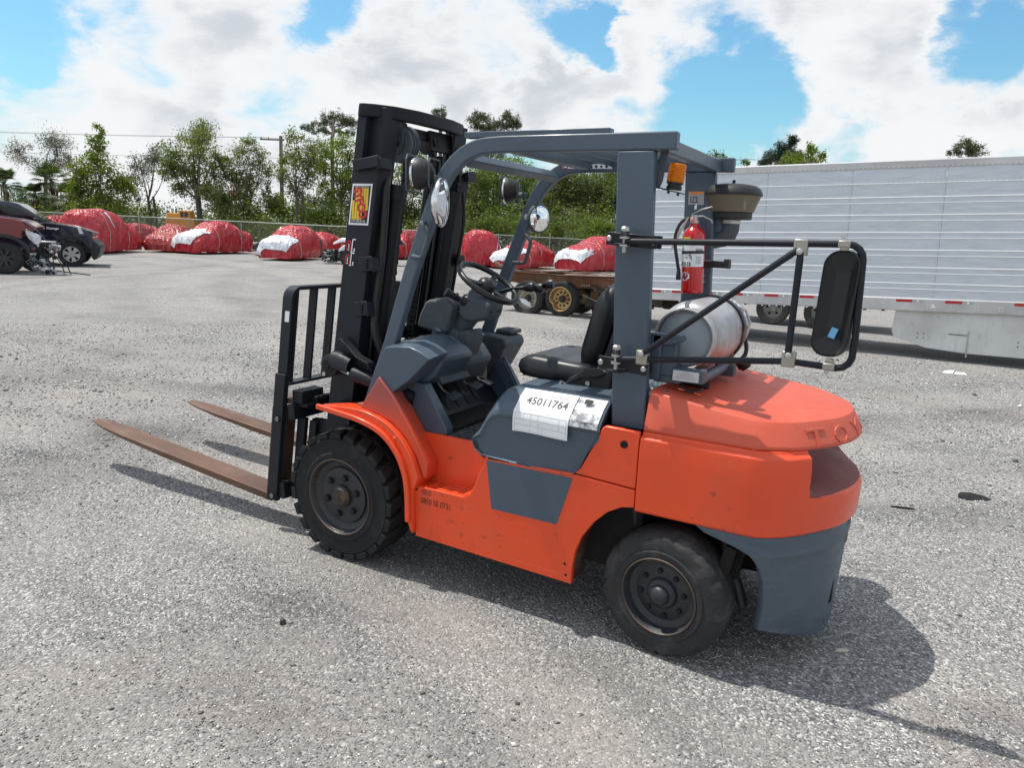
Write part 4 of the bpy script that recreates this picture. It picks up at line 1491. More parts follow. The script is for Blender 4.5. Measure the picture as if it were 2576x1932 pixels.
def carriage():
    for zc, hh, d in ((.715, .085, .125), (.235, .10, .095)):
        MB().box((cx(zc, d), 0, zc), (.05, .98, hh), Matrix.Rotation(R(-7), 4, 'Y')).build('fork_bar', M_BLACK, T, bevel=.006)
    for s in (-1, 1):
        # side plates with roller housings
        rings = []
        for z in (.175, .675):
            rings.append([(cx(z, .115), .425 * s, z), (cx(z, .175), .425 * s, z), (cx(z, .175), .395 * s, z), (cx(z, .115), .395 * s, z)])
        MB().loft(rings).build('carriage_plate', M_BLACK, T, bevel=.004)
        rings = []
        for z in (.19, .66):
            rings.append([(cx(z, .185), .40 * s, z), (cx(z, .235), .40 * s, z), (cx(z, .235), .31 * s, z), (cx(z, .185), .31 * s, z)])
        MB().loft(rings).build('roller_plate', M_BLACK, T, bevel=.004)
        MB().prism([(cx(.66, .175), .665), (cx(.66, .34), .665), (cx(.60, .34), .625), (cx(.55, .33), .585), (cx(.55, .27), .575), (cx(.60, .21), .605), (cx(.6, .175), .60)], .37 * s, .33 * s).build('roller_arm', M_BLACK, T, bevel=.004)
        MB().lathe([(.046, -.03), (.046, .03)], (mx(.60, .09), .345 * s, .60), (0, 1, 0), 20).build('mast_roller', M_BLACK_GREASE, T, smooth=40)
        # end upright of the backrest
        rings = []
        for z in (.165, .930):
            rings.append([(cx(z, 0), .506 * s, z), (cx(z, .076), .506 * s, z), (cx(z, .076), .470 * s, z), (cx(z, 0), .470 * s, z)])
        up = MB().loft(rings).build('backrest_foot', M_BLACK, T, bevel=.004)
        for zc in (.668, .197):
            MB().lathe([(.020, 0), (.020, .004)], (cx(zc, .045), .506 * s, zc), (0, s, 0), 18).build('bolt_washer', M_BLACK_GREASE, up)
            MB().lathe([(.0135, 0.004), (.0135, .009)], (cx(zc, .045), .506 * s, zc), (0, s, 0), 14).build('foot_bolt', worn('bolt_cap', (.25, .26, .27), .4, .6), up)
    m = MB()
    m.box((cx(.80, .135), -.375, .80), (.075, .17, .075))
    m.build('side_shift_block', M_BLACK, T, bevel=.004)
    m = MB()
    m.box((cx(.78, .185), -.33, .775), (.05, .10, .05))
    m.tube([(cx(.79, .21), -.36, .795), (cx(.79, .21), -.27, .795)], .012, 8)
    m.tube([(cx(.80, .20), -.30, .80), (cx(.79, .25), -.27, .78), (cx(.76, .30), -.25, .72)], .010, 8)
    m.build('shift_valve', M_BLACK_GREASE, T, bevel=.003)
    MB().box((cx(.755, .16), -.10, .752), (.09, .70, .02), Matrix.Rotation(R(-7), 4, 'Y')).build('carriage_top', M_BLACK, T, bevel=.004)


carriage()


def backrest():
    # bent flat bar: up one side, over, and down the other
    P = [(.48, .93)] + [(.48, 1.355)] + [(.48 - .05 * (1 - math.cos(R(a))), 1.355 + .055 * math.sin(R(a))) for a in (25, 50, 75, 90)]
    P = [(-y, z) for y, z in P] + [(y, z) for y, z in P[::-1]]
    outer = [(cx(z, .038), y, z) for y, z in P]
    m = MB()
    rings = []
    n = len(P)
    for i, (y, z) in enumerate(P):
        a = P[max(0, i - 1)]
        b = P[min(n - 1, i + 1)]
        t = Vector((b[0] - a[0], b[1] - a[1])).normalized()
        nn = Vector((-t.y, t.x)) * .010
        rings.append([(cx(z, .002), y + nn.x, z + nn.y), (cx(z, .074), y + nn.x, z + nn.y), (cx(z, .074), y - nn.x, z - nn.y), (cx(z, .002), y - nn.x, z - nn.y)])
    m.loft(rings)
    fr = m.build('backrest_frame', M_BLACK, T, bevel=.003)
    MB().box((cx(.868, .038), 0, .868), (.072, .95, .016)).build('backrest_rail', M_BLACK, T, bevel=.003)
    for y in (-.44, -.295, -.148, 0, .148, .295, .44):
        rings = []
        for z in (.872, 1.404):
            rings.append([(cx(z, .012), y - .007, z), (cx(z, .068), y - .007, z), (cx(z, .068), y + .007, z), (cx(z, .012), y + .007, z)])
        MB().loft(rings).build('backrest_bar', M_BLACK, T, bevel=.002)
    # small white tag on the near upright
    MB().add([(cx(1.225, .030), -.4912, 1.225), (cx(1.225, .062), -.4912, 1.225), (cx(1.285, .062), -.4912, 1.285), (cx(1.285, .030), -.4912, 1.285)], [(0, 1, 2, 3)]).build('white_tag', M_PAPER, fr)


backrest()


def fork(s):
    yc = .385 * s
    m = MB()
    rings = []
    # blade, tip first, thinning and narrowing towards the tip
    x1, z1 = -.70, .150
    L = 1.78
    for u in (0, .012, .04, .10, .22, .45, .75, 1.0):
        x = x1 - L * (1 - u)
        zt = z1 + .030 + (L * (1 - u)) * .083
        th = .009 + .036 * min(1, u / .55) ** .8
        w = .150 * (.34 + .66 * min(1, (u / .16)) ** .6)
        rings.append([(x, yc - w / 2, zt - th), (x, yc + w / 2, zt - th), (x, yc + w / 2, zt), (x, yc - w / 2, zt)])
    # heel and shank
    for (x, z, nx, nz) in ((-.672, .148, .05, .03), (-.652, .185, .045, .0)):
        pass
    m.loft(rings)
    rings = []
    for z in (.135, .72):
        xa = cx(z, -.052)
        rings.append([(xa, yc - .075, z), (xa + .045, yc - .075, z), (xa + .045, yc + .075, z), (xa, yc + .075, z)])
    m.loft(rings)
    # hooks over the fork bars
    m.box((cx(.74, .05), yc, .765), (.14, .145, .03), Matrix.Rotation(R(-7), 4, 'Y'))
    m.box((cx(.20, .03), yc, .20), (.08, .145, .03))
    m.build('fork', M_RUST, T, bevel=.004)


for _s in (-1, 1):
    fork(_s)


# ------------------------------------------------------------------ wheels
def front_wheel(s):
    yo, yi, Rr = .6125, .385, .3515
    yc = (yo + yi) / 2
    ax = (0, s, 0)
    c = (0, yc * s, Rr)
    h = (yo - yi) / 2
    rim = MB()
    rim.lathe([(.150, h - .045), (.186, h - .028), (.196, h - .006), (.206, h - .002), (.210, h - .012), (.205, h - .03), (.20, -h + .01), (.15, -h + .02)], c, ax, 56, caps=False)
    rim.lathe([(.155, h - .060), (.150, h - .034), (.128, h - .030), (.05, h - .030), (.0, h - .030)], c, ax, 48, caps=False)
    w = rim.build('wheel', M_RIM, T, smooth=32)
    MB().lathe([(.199, h - .003), (.203, h + .004), (.208, h + .003), (.209, h - .004)], c, ax, 56, caps=False).build('rim_lip', worn('worn_rim_edge', (.085, .070, .060), .5, .4, dirt=(.16, .08, .05), amount=.7, scale=14, spots=.4), w, smooth=60)
    t = MB()
    t.lathe([(.206, h - .010), (.212, h + .002), (.236, h + .003), (.240, h - .004), (.246, h - .006), (.300, h - .004), (.311, h - .001), (.316, h - .010), (.322, h - .024), (.324, 0),
             (.322, -h + .024), (.311, -h), (.24, -h), (.205, -h + .01)], c, ax, 72, caps=False)
    # tread lugs: left and right rows of raked blocks
    N = 23
    for k in range(N):
        for side in (1, -1):
            a0 = 2 * math.pi * (k + (.5 if side < 0 else 0)) / N
            da = 2 * math.pi / N
            V = []
            for (hh, sk) in ((h + .001, 0.0), (.022, .34), (-.012, .62)):
                for rr in (.318, Rr - (.004 if hh > .1 else 0)):
                    for e in (-.40, .40):
                        g = .82 if rr > .33 else 1.02
                        a = a0 + (e * g * (1.0 if hh > .05 else .82) + sk * side) * da
                        V.append((c[0] + rr * math.cos(a), (yc + side * hh) * s, c[2] + rr * math.sin(a)))
            F = []
            for i in range(2):
                b = i * 4
                F += [(b, b + 4, b + 6, b + 2), (b + 1, b + 3, b + 7, b + 5), (b + 2, b + 6, b + 7, b + 3), (b, b + 1, b + 5, b + 4)]
            F += [(0, 2, 3, 1), (8, 9, 11, 10)]
            t.add(V, F)
    t.build('tyre', M_RUBBER, w, smooth=25, bevel=.0025, seg=1)
    m = MB()
    m.lathe([(.062, h - .032), (.060, h - .012), (.052, h - .006), (.046, h + .002), (.0, h + .004)], c, ax, 28)
    m.build('hub', worn('oily_hub', (.020, .018, .016), .42, dirt=(.16, .085, .03), amount=.7, scale=16, spots=.4), w, smooth=35)
    for k in range(6):
        a = R(18 + 60 * k)
        p = (c[0] + .104 * math.cos(a), c[1], c[2] + .104 * math.sin(a))
        b = MB()
        b.lathe([(.0205, h - .031), (.0205, h - .027)], p, ax, 14)
        b.lathe([(.0165, h - .027), (.0165, h - .012), (.012, h - .010)], p, ax, 6)
        b.build('wheel_bolt', M_BLACK, w, bevel=.001, seg=1)


for _s in (-1, 1):
    front_wheel(_s)


def rear_wheel(s):
    Rr, h = .280, .092
    st = -.115
    c = Vector((1.751, .490 * s, Rr))
    ax = Vector((math.sin(st) * 1, -math.cos(st), 0))
    if s > 0:
        ax = Vector((-math.sin(st), math.cos(st), 0))
    rim = MB()
    rim.lathe([(.12, h - .05), (.150, h - .040), (.158, h - .012), (.164, h + .001), (.168, h + .001), (.170, h - .008), (.165, h - .03), (.16, -h + .02), (.12, -h + .02)], c, ax, 48, caps=False)
    rim.lathe([(.134, h - .055), (.120, h - .048), (.06, h - .045), (0, h - .045)], c, ax, 40, caps=False)
    w = rim.build('wheel', M_RIM, T, smooth=32)
    MB().lathe([(.161, h + .0), (.165, h + .006), (.169, h + .004), (.170, h - .004)], c, ax, 56, caps=False).build('rim_lip', worn('worn_rim_edge', (.085, .070, .060), .5, .4, dirt=(.16, .08, .05), amount=.7, scale=14, spots=.4), w, smooth=60)
    # worn tread: smooth crown, shoulder torn and scalloped
    n = 120
    prof = [(.166, h - .006), (.176, h + .003), (.196, h + .003), (.200, h - .003), (.236, h + .001), (.242, h - .002), (.247, h - .002), (.264, h - .006), (.272, h - .020), (.279, h - .034), (Rr, 0), (.279, -h + .03), (.268, -h), (.2, -h), (.165, -h + .01)]
    a1 = ax.orthogonal().normalized()
    a1 = Vector((0, 0, 1))
    b1 = ax.cross(a1)
    rings = []
    for (r0, hh) in prof:
        ring = []
        for k in range(n):
            a = 2 * math.pi * k / n
            dr = dh = 0
            if r0 > .262 and hh > .03:
                q = mnoise.noise(Vector((math.cos(a) * 9, math.sin(a) * 9, r0 * 4))) + .5 * mnoise.noise(Vector((math.cos(a) * 30, math.sin(a) * 30, 3)))
                dr = -.011 * max(0, q) - .001
                dh = -.020 * max(0, q)
            r = r0 + dr
            ring.append(c + ax * (hh + dh) + (a1 * math.cos(a) + b1 * math.sin(a)) * r)
        rings.append(ring)
    t = MB()
    t.loft(rings, caps=False)
    t.build('tyre', M_RUBBER_WORN, w, smooth=50)
    m = MB()
    m.lathe([(.070, h - .047), (.066, h - .030), (.058, h - .024), (.045, h - .020), (.038, h + .002), (.024, h + .012), (.0, h + .014)], c, ax, 28)
    m.build('hub', M_RIM, w, smooth=40)
    for k in range(8):
        a = R(10 + 45 * k)
        p = c + (a1 * math.cos(a) + b1 * math.sin(a)) * .100
        MB().lathe([(.012, h - .048), (.012, h - .036), (.006, h - .030)], p, ax, 6).build('wheel_bolt', M_BLACK, w)


for _s in (-1, 1):
    rear_wheel(_s)


# ------------------------------------------------------------------ overhead guard
def overhead_guard():
    for s in (-1, 1):
        P = [(.108, .845), (.345 + .038, 1.466), (.478, 1.712), (.545, 1.935)]
        P = [(.106, .848), (.520, 1.868)]
        bend = smooth_pts([(.352, 0, 1.54), (.452, 0, 1.80), (.498, 0, 1.915), (.556, 0, 2.015), (.638, 0, 2.09), (.73, 0, 2.127), (.84, 0, 2.136)], 5)
        path = [Vector((.106, .478 * s, .848)), Vector((.238, .478 * s, 1.19))] + [Vector((p.x, .478 * s, p.z)) for p in bend] + [Vector((1.632, .478 * s, 2.136))]
        m = MB()
        m.bar(path, .046, .070, up=(0, 1, 0))
        leg = m.build('guard_leg', M_SLATE, T, bevel=.007)
        MB().box((.112, .49 * s, .850), (.115, .085, .012)).build('leg_foot', worn('chipped_foot', (.35, .10, .05), .5), leg, bevel=.003)
        # rear pillar: wide plate, slightly raked
        pil = [(1.388, 2.100), (1.545, 2.100), (1.598, .962), (1.446, .962)]
        MB().prism(pil, .502 * s, .458 * s).build('guard_pillar', M_SLATE, T, bevel=.007)
        # bent grab handle
        if s < 0:
            H = [(.440, -.50, 1.784), (.442, -.525, 1.783), (.468, -.535, 1.764), (.489, -.535, 1.738), (.484, -.535, 1.705), (.462, -.535, 1.640), (.452, -.533, 1.628), (.435, -.530, 1.622), (.394, -.525, 1.626), (.388, -.50, 1.627)]
        else:
            H = [(.462, .47, 1.752), (.478, .46, 1.745), (.500, .455, 1.722), (.506, .455, 1.700), (.486, .455, 1.620), (.474, .455, 1.592), (.455, .455, 1.584), (.405, .46, 1.585), (.392, .47, 1.59)]
        MB().tube(smooth_pts(H, 3), .0115, 10).build('grab_handle', M_CASTING, T, smooth=60)
    for q, d, a in (((.835, 0, 2.140), (.06, .912, .058), 0), ((1.55, 0, 2.128), (.05, .912, .06), 0), ((.64, 0, 2.075), (.045, .912, .05), -40)):
        MB().box(q, d, Matrix.Rotation(R(a), 4, 'Y')).build('guard_crossbeam', M_SLATE, T, bevel=.006)
    for x in (.985, 1.11, 1.24, 1.38):
        MB().box((x, 0, 2.146), (.012, .912, .036), Matrix.Rotation(R(4), 4, 'Y')).build('guard_slat', M_SLATE, T, bevel=.003)
    # rear beam overhang and hooks
    for s in (-1, 1):
        MB().box((1.00, .474 * s, 2.178), (.70, .05, .026)).build('roof_strip', M_SLATE, T, bevel=.003)
    # warning labels on the far beam
    lab = MB().quad((.690, .4535, 2.120), (.985, .4535, 2.118), (.985, .4535, 2.142), (.690, .4535, 2.144)).build('beam_label', M_PAPER, T)
    for x in (.705, .828):
        MB().quad((x - .012, .4527, 2.120), (x + .016, .4527, 2.120), (x + .016, .4527, 2.143), (x - .012, .4527, 2.143)).build('label_red', M_REDINK, lab)
        MB().add([(x - .006, .4519, 2.124), (x + .010, .4519, 2.124), (x + .002, .4519, 2.139)], [(0, 1, 2)]).build('label_triangle', M_PAPER, lab)
    m = MB()
    for k in range(4):
        m.box((.862 + k * .030, .4525, 2.130), (.013, .001, .011 + .003 * (k % 2)), Matrix.Rotation(R(25 * k), 4, 'Y'))
    for k in range(3):
        m.box((.768, .4525, 2.126 + k * .006), (.07, .001, .002))
    m.build('label_print', M_INK, lab)
    # orange headed caution plate on the far pillar
    yy = .4565
    pl = MB().quad((1.418, yy, 1.938), (1.499, yy, 1.938), (1.496, yy, 2.004), (1.415, yy, 2.004)).build('caution_plate', flat('grey_label', (.33, .36, .37), .5), T)
    MB().quad((1.419, yy - .0008, 1.992), (1.494, yy - .0008, 1.992), (1.494, yy - .0008, 2.003), (1.418, yy - .0008, 2.003)).build('plate_header', flat('orange_print', (.75, .22, .02), .5), pl)
    m = MB()
    for a, b in (((1.428, 1.95), (1.470, 1.953)), ((1.428, 1.95), (1.431, 1.978)), ((1.44, 1.975), (1.462, 1.978)), ((1.44, 1.953), (1.443, 1.976)), ((1.46, 1.953), (1.463, 1.976))):
        m.box(((a[0] + b[0]) / 2, yy - .0012, (a[1] + b[1]) / 2), (b[0] - a[0], .0008, b[1] - a[1]))
    m.build('plate_drawing', M_INK, pl)


overhead_guard()


def work_light(c, nrm, rad, post):
    c, nrm = Vector(c), Vector(nrm).normalized()
    m = MB()
    m.lathe([(rad, .012), (rad * 1.02, .0), (rad * .95, -.02), (rad * .72, -.052), (rad * .40, -.070), (.0, -.074)], c, nrm, 28)
    o = m.build('work_light', M_PLASTIC, T, smooth=40)
    MB().lathe([(rad * .97, .006), (rad * 1.03, .010), (rad * 1.03, .018), (rad * .9, .018)], c, nrm, 28).build('lamp_bezel', M_CHROME, o, smooth=40)
    MB().lathe([(rad * .9, .015), (rad * .6, .026), (.0, .030)], c, nrm, 24).build('lamp_lens', flat('lamp_glass', (.75, .78, .8), .08), o, smooth=60)
    side = nrm.cross(Vector((0, 0, 1))).normalized()
    up = Vector((0, 0, 1))
    w, h = rad * 1.12, rad * 1.10
    for q in (.030, -.075):
        P = []
        k = .80 if q < 0 else 1.0
        for (a, b) in ((-1, .75), (-.85, 1), (.85, 1), (1, .75), (1, -.75), (.85, -1), (-.85, -1), (-1, -.75)):
            P.append(c + nrm * q + side * (a * w * k) + up * (b * h * k))
        MB().tube(P, .0045, 8, closed=True).build('lamp_guard', M_CASTING, o, smooth=60)
    MB().bar([c - nrm * .06, (c + Vector(post)) / 2 + Vector((0, 0, -.01)), Vector(post)], .035, .012, up=(0, 0, 1)).build('lamp_bracket', M_CASTING, o, bevel=.003)
    MB().lathe([(.009, 0), (.009, .012)], Vector(post) + Vector((-.03, -.02, .01)), (0, -1, 0), 8).build('lamp_nut', M_STEEL, o)


work_light((.432, -.535, 2.006), (-1, -.22, -.02), .072, (.535, -.49, 1.985))
work_light((.315, .50, 2.0), (-1, -.28, -.02), .072, (.455, .48, 1.97))


def round_mirror(c, nrm, rad, post):
    c, nrm = Vector(c), Vector(nrm).normalized()
    o = MB().lathe([(rad, .010), (rad * 1.05, .004), (rad * 1.05, -.006), (rad * .9, -.022), (rad * .4, -.038), (0, -.042)], c, nrm, 40).build('round_mirror', M_CASTING if post[1] > 0 else M_CHROME, T, smooth=40)
    MB().lathe([(rad * .97, .008), (rad * .75, .015), (rad * .4, .021), (0, .024)], c, nrm, 40).build('convex_glass', M_MIRROR, o, smooth=80)
    MB().tube([c - nrm * .03, Vector(post)], .009, 8).build('mirror_stem', M_STEEL, o, smooth=60)
    MB().lathe([(.018, 0), (.018, .022), (.010, .022), (.010, .032)], Vector(post) + Vector((0, -.004, 0)), (0, -1, 0), 6).build('stem_nut', M_STEEL, o)


round_mirror((.605, -.60, 1.876), (.945, .33, -.02), .104, (.52, -.505, 1.872))
round_mirror((.530, .50, 1.844), (.93, -.37, -.03), .080, (.475, .475, 1.85))


# ------------------------------------------------------------------ long-arm mirror on the near pillar
def arm_mirror():
    y = -.572
    P = [(1.480, 1.743), (2.285, 1.768)]
    P += [(2.296 + .052 * math.sin(R(a)), 1.716 + .052 * math.cos(R(a))) for a in (0, 22, 45, 68, 90)]
    P += [(2.357, 1.45), (2.356, 1.40)]
    P += [(2.306 + .050 * math.cos(R(a)), 1.382 + .050 * -math.sin(R(a))) for a in (10, 35, 60, 88)]
    P += [(2.150, 1.338), (1.480, 1.266)]
    arm = MB().tube([(x, y, z) for x, z in P], .0125, 12).build('mirror_arm', M_BLACK, T, smooth=60)
    for a, b in (((2.145, 1.735), (2.143, 1.352)), ((2.135, 1.742), (1.588, 1.300))):
        A, B = Vector((a[0], y - .014, a[1])), Vector((b[0], y - .014, b[1]))
        d = (B - A).normalized()
        MB().tube([A, A + d * .03, A + d * .06, B - d * .06, B - d * .03, B], [.010, .013, .0125, .0125, .013, .010], 12).build('arm_brace', M_BLACK, arm, smooth=60)
    for (x, z) in ((2.142, 1.762), (2.146, 1.336), (1.588, 1.276)):
        cl = MB().box((x, y, z - (.012 if z > 1.5 else -.010)), (.048, .034, .058)).build('arm_clamp', worn('zinc_clamp', (.36, .34, .30), .4, .8, dirt=(.2, .18, .15)), arm, bevel=.004)
        MB().lathe([(.012, 0), (.012, .010), (.006, .013)], (x, y - .017, z - (.026 if z > 1.5 else -.026)), (0, -1, 0), 8).build('clamp_bolt', M_STEEL, cl)
    # clamps round the pillar, with spring bolts
    for zc, zp in ((1.748, 1.743), (1.232, 1.266)):
        b = MB()
        b.box((1.482, -.512, zc), (.215, .014, .052), Matrix.Rotation(R(2.5), 4, 'Y'))
        b.box((1.482, -.449, zc), (.215, .014, .052), Matrix.Rotation(R(2.5), 4, 'Y'))
        b.box((1.47, -.545, zc - .018), (.07, .08, .010))
        pc = b.build('pillar_clamp', M_BLACK, T, bevel=.003)
        for x in (1.388, 1.578):
            MB().lathe([(.012, 0), (.012, .006), (.008, .009)], (x, -.519, zc - (x - 1.482) * .045), (0, -1, 0), 12).build('clamp_bolt', M_STEEL, pc)
        bolt = MB()
        bolt.lathe([(.008, -.045), (.008, .055)], (1.475, -.572, zp), (0, 0, 1), 8)
        bolt.lathe([(.018, .040), (.018, .052), (.011, .058)], (1.475, -.572, zp), (0, 0, 1), 6)
        bolt.lathe([(.021, -.004), (.021, .004)], (1.475, -.572, zp + .014), (0, 0, 1), 14)
        bolt.lathe([(.021, -.004), (.021, .004)], (1.475, -.572, zp - .016), (0, 0, 1), 14)
        bolt.build('spring_bolt', M_STEEL, pc, smooth=35)
        S = [(1.475 + .015 * math.cos(k * .8), -.572 + .015 * math.sin(k * .8), zp + .018 + k * .0011) for k in range(22)]
        MB().tube(S, .003, 6).build('bolt_spring', M_PLASTIC, pc, smooth=60)
    # mirror head, its dished black back towards the lens
    rot = Matrix.Rotation(R(-14), 4, 'Z')
    c = Vector((2.282, -.555, 1.558))

    def rr(w, h, r, n=6):
        out = []
        for (sx, sz, a0) in ((1, 1, 0), (-1, 1, 90), (-1, -1, 180), (1, -1, 270)):
            for k in range(n + 1):
                a = R(a0 + 90 * k / n)
                out.append((sx * (w / 2 - r) + r * math.cos(a), sz * (h / 2 - r) + r * math.sin(a)))
        return out

    def put(w, h, r, yy, sh=0):
        return [c + rot @ Vector((x + sh, yy, z)) + Vector((-.018 * (z / -.2) * .45, 0, 0)) for x, z in rr(w, h, r)]
    m = MB()
    m.loft([put(.122, .372, .052, .022), put(.128, .378, .054, .0), put(.126, .376, .054, -.018), put(.120, .370, .051, -.020), put(.112, .362, .047, -.013), put(.050, .250, .012, .012), put(.01, .20, .004, .013)])
    h = m.build('mirror_head', M_PLASTIC, T, smooth=30)
    MB().loft([put(.118, .368, .05, .022), put(.118, .368, .05, .026)]).build('mirror_glass', M_MIRROR, h)
    st = [c + rot @ Vector((x, yy, z)) + Vector((-.018 * (z / -.2) * .45, 0, 0)) for x, yy, z in ((-.012, -.003, -.118), (.012, -.003, -.124), (.020, .004, -.088), (-.004, .004, -.082))]
    MB().add(st, [(0, 1, 2, 3)]).build('blue_sticker', flat('pale_blue_label', (.16, .45, .70), .5), h)
    for z, zz in ((1.768, 1.752), (1.336, 1.362)):
        MB().box((2.284, -.572, z), (.040, .036, .024)).box((2.284, -.568, (z + zz) / 2), (.028, .03, .03)).build('mirror_mount', worn('zinc_clamp', (.36, .34, .30), .4, .8), h, bevel=.003)
        MB().lathe([(.008, -.012), (.008, .020)], (2.278, -.572, z + (.008 if z > 1.5 else -.016)), (0, 0, 1), 6).build('mount_bolt', M_STEEL, h)


arm_mirror()


def beacon():
    m = MB()
    m.prism([(1.556, 2.112), (1.588, 2.112), (1.570, 1.985), (1.560, 1.962), (1.540, 1.962), (1.536, 1.985)], -.446, -.440)
    m.box((1.595, -.41, 1.951), (.115, .066, .005), Matrix.Rotation(R(12), 4, 'Y'))
    br = m.build('beacon_bracket', M_CASTING, T, bevel=.002)
    ax = Vector((.10, 0, 1)).normalized()
    c = Vector((1.606, -.405, 1.955))
    b = MB().lathe([(.030, 0), (.032, .012), (.028, .014), (.028, .022), (.034, .024), (.034, .030)], c, ax, 24).build('beacon_base', M_PLASTIC, T, smooth=30)
    t = NT('amber_lens')
    t.set(Base_Color=(.95, .28, .0), Roughness=.22, Transmission_Weight=.55, IOR=1.35)
    prof = [(.0335, .030)]
    for k in range(10):
        prof += [(.0355, .034 + k * .0062), (.0340, .037 + k * .0062)]
    prof += [(.034, .098), (.030, .103), (.0, .104)]
    MB().lathe(prof, c, ax, 32).build('beacon_lens', t.m, b, smooth=20)
    MB().lathe([(.016, .03), (.016, .08)], c, ax, 12).build('beacon_lamp', flat('lamp_core', (.7, .35, .12), .4), b)
    for x in (1.585, 1.625):
        MB().lathe([(.006, -.012), (.006, .0)], (x, -.405, 1.9505 - .212 * (x - 1.595)), (0, 0, 1), 6).build('bracket_bolt', M_PLASTIC, br)
    MB().tube(smooth_pts([(1.55, -.43, 2.06), (1.53, -.43, 2.0), (1.545, -.42, 1.965), (1.59, -.41, 1.955)], 4), .003, 6).build('beacon_wire', M_PLASTIC, T)


beacon()


def pre_cleaner():
    c = (1.622, .535, 0)
    up = (0, 0, 1)
    o = MB().lathe([(.10, 1.872), (.106, 1.876), (.106, 1.905), (.100, 1.910)], c, up, 40).build('pre_cleaner', M_PLASTIC, T, smooth=30)
    t = NT('smoked_bowl')
    n1 = t.noise(t.wpos(), 14, 4, .6)
    t.set(Base_Color=t.mix(n1, (.27, .25, .18), (.38, .35, .26)), Roughness=.16, Transmission_Weight=.5, IOR=1.2)
    MB().lathe([(.108, 1.908), (.112, 1.908), (.143, 1.992), (.139, 1.992)], c, up, 48, caps=False).build('dust_bowl', t.m, o, smooth=30)
    MB().lathe([(.06, 1.905), (.05, 1.94), (.05, 1.992)], c, up, 20).build('inner_tube', flat('inner_duct', (.30, .27, .19), .6), o, smooth=40)
    m = MB()
    for k in range(5):
        a = R(72 * k + 10)
        m.box((c[0] + .085 * math.cos(a), c[1] + .085 * math.sin(a), 1.95), (.05, .003, .07), Matrix.Rotation(a, 4, 'Z'))
    m.build('bowl_vane', flat('inner_duct', (.30, .27, .19), .6), o)
    MB().lathe([(.10, 1.908), (.10, 1.920), (.0, 1.922)], c, up, 36).build('bowl_dust', flat('fine_dust', (.16, .13, .09), .9), o)
    MB().lathe([(.147, 1.990), (.149, 1.996), (.146, 2.004), (.138, 2.022), (.118, 2.038), (.07, 2.047), (.02, 2.050), (0, 2.05)], c, up, 48).build('bowl_lid', M_PLASTIC, o, smooth=45)
    MB().box((c[0], c[1], 2.058), (.016, .008, .022)).build('lid_screw', M_PLASTIC, o, bevel=.002)
    P = [(c[0], c[1], 1.875), (c[0], c[1], 1.845)] + [(c[0] - .060 + .060 * math.cos(R(a)), c[1], 1.822 - .05 * math.sin(R(a))) for a in (0, 30, 60, 90)] + [(c[0] - .10, c[1], 1.768)]
    MB().tube(P, .050, 18).build('intake_elbow', M_CASTING, T, smooth=60)
    MB().lathe([(.054, 1.850), (.054, 1.868)], c, up, 24).build('hose_band', M_STEEL, T, smooth=30)
    MB().box((1.58, .520, 1.86), (.10, .05, .16)).build('cleaner_bracket', M_SLATE, T, bevel=.006)


pre_cleaner()


def tank_cradle():
    m = MB()
    m.box((1.735, -.385, 1.203), (.13, .07, .055), Matrix.Rotation(R(-1), 4, 'Y'))
    o = m.build('tank_cradle', M_SLATE, T, bevel=.003)
    lab = MB().quad((1.674, -.4212, 1.180), (1.784, -.4212, 1.182), (1.784, -.4212, 1.224), (1.674, -.4212, 1.224)).build('instruction_plate', flat('alu_plate', (.62, .62, .62), .45), o)
    m = MB()
    for k in range(7):
        w = (.088, .082, .088, .05, .07, .06, .03)[k]
        m.quad((1.729 - w / 2, -.4218, 1.1885 + k * .0048), (1.729 + w / 2, -.4218, 1.1885 + k * .0048), (1.729 + w / 2, -.4218, 1.1903 + k * .0048), (1.729 - w / 2, -.4218, 1.1903 + k * .0048))
    m.build('plate_text', M_GREYINK, lab)
    for x in (1.775, 1.62):
        MB().tube([(x, -.35, 1.187), (x, .20, 1.187)], .024, 14).build('cradle_tube', M_SLATE, T, smooth=60)
    for x in (1.78, 1.62):
        MB().box((x, .06, 1.17), (.09, .06, .05)).build('cradle_clip', M_CASTING, T, bevel=.004)
    m = MB()
    m.prism([(1.575, 1.365), (1.66, 1.372), (1.705, 1.368), (1.712, 1.350), (1.69, 1.338), (1.655, 1.325), (1.575, 1.318)], -.425, -.385)
    m.box((1.64, -.38, 1.27), (.075, .05, .16))
    m.box((1.585, -.40, 1.27), (.06, .05, .20))
    m.prism([(1.585, 1.16), (1.70, 1.16), (1.70, 1.20), (1.585, 1.235)], -.40, -.35)
    m.build('tank_bracket', M_SLATE, T, bevel=.006)
    MB().lathe([(.075, -.02), (.075, .05)], (1.70, -.20, 1.14), (0, .3, 1), 20).build('swing_pivot', M_DARK, T, smooth=30)
    MB().tube(smooth_pts([(1.70, -.37, 1.17), (1.72, -.39, 1.145), (1.755, -.38, 1.135), (1.79, -.36, 1.15)], 4), .006, 6).build('latch_cable', M_PLASTIC, T)


tank_cradle()


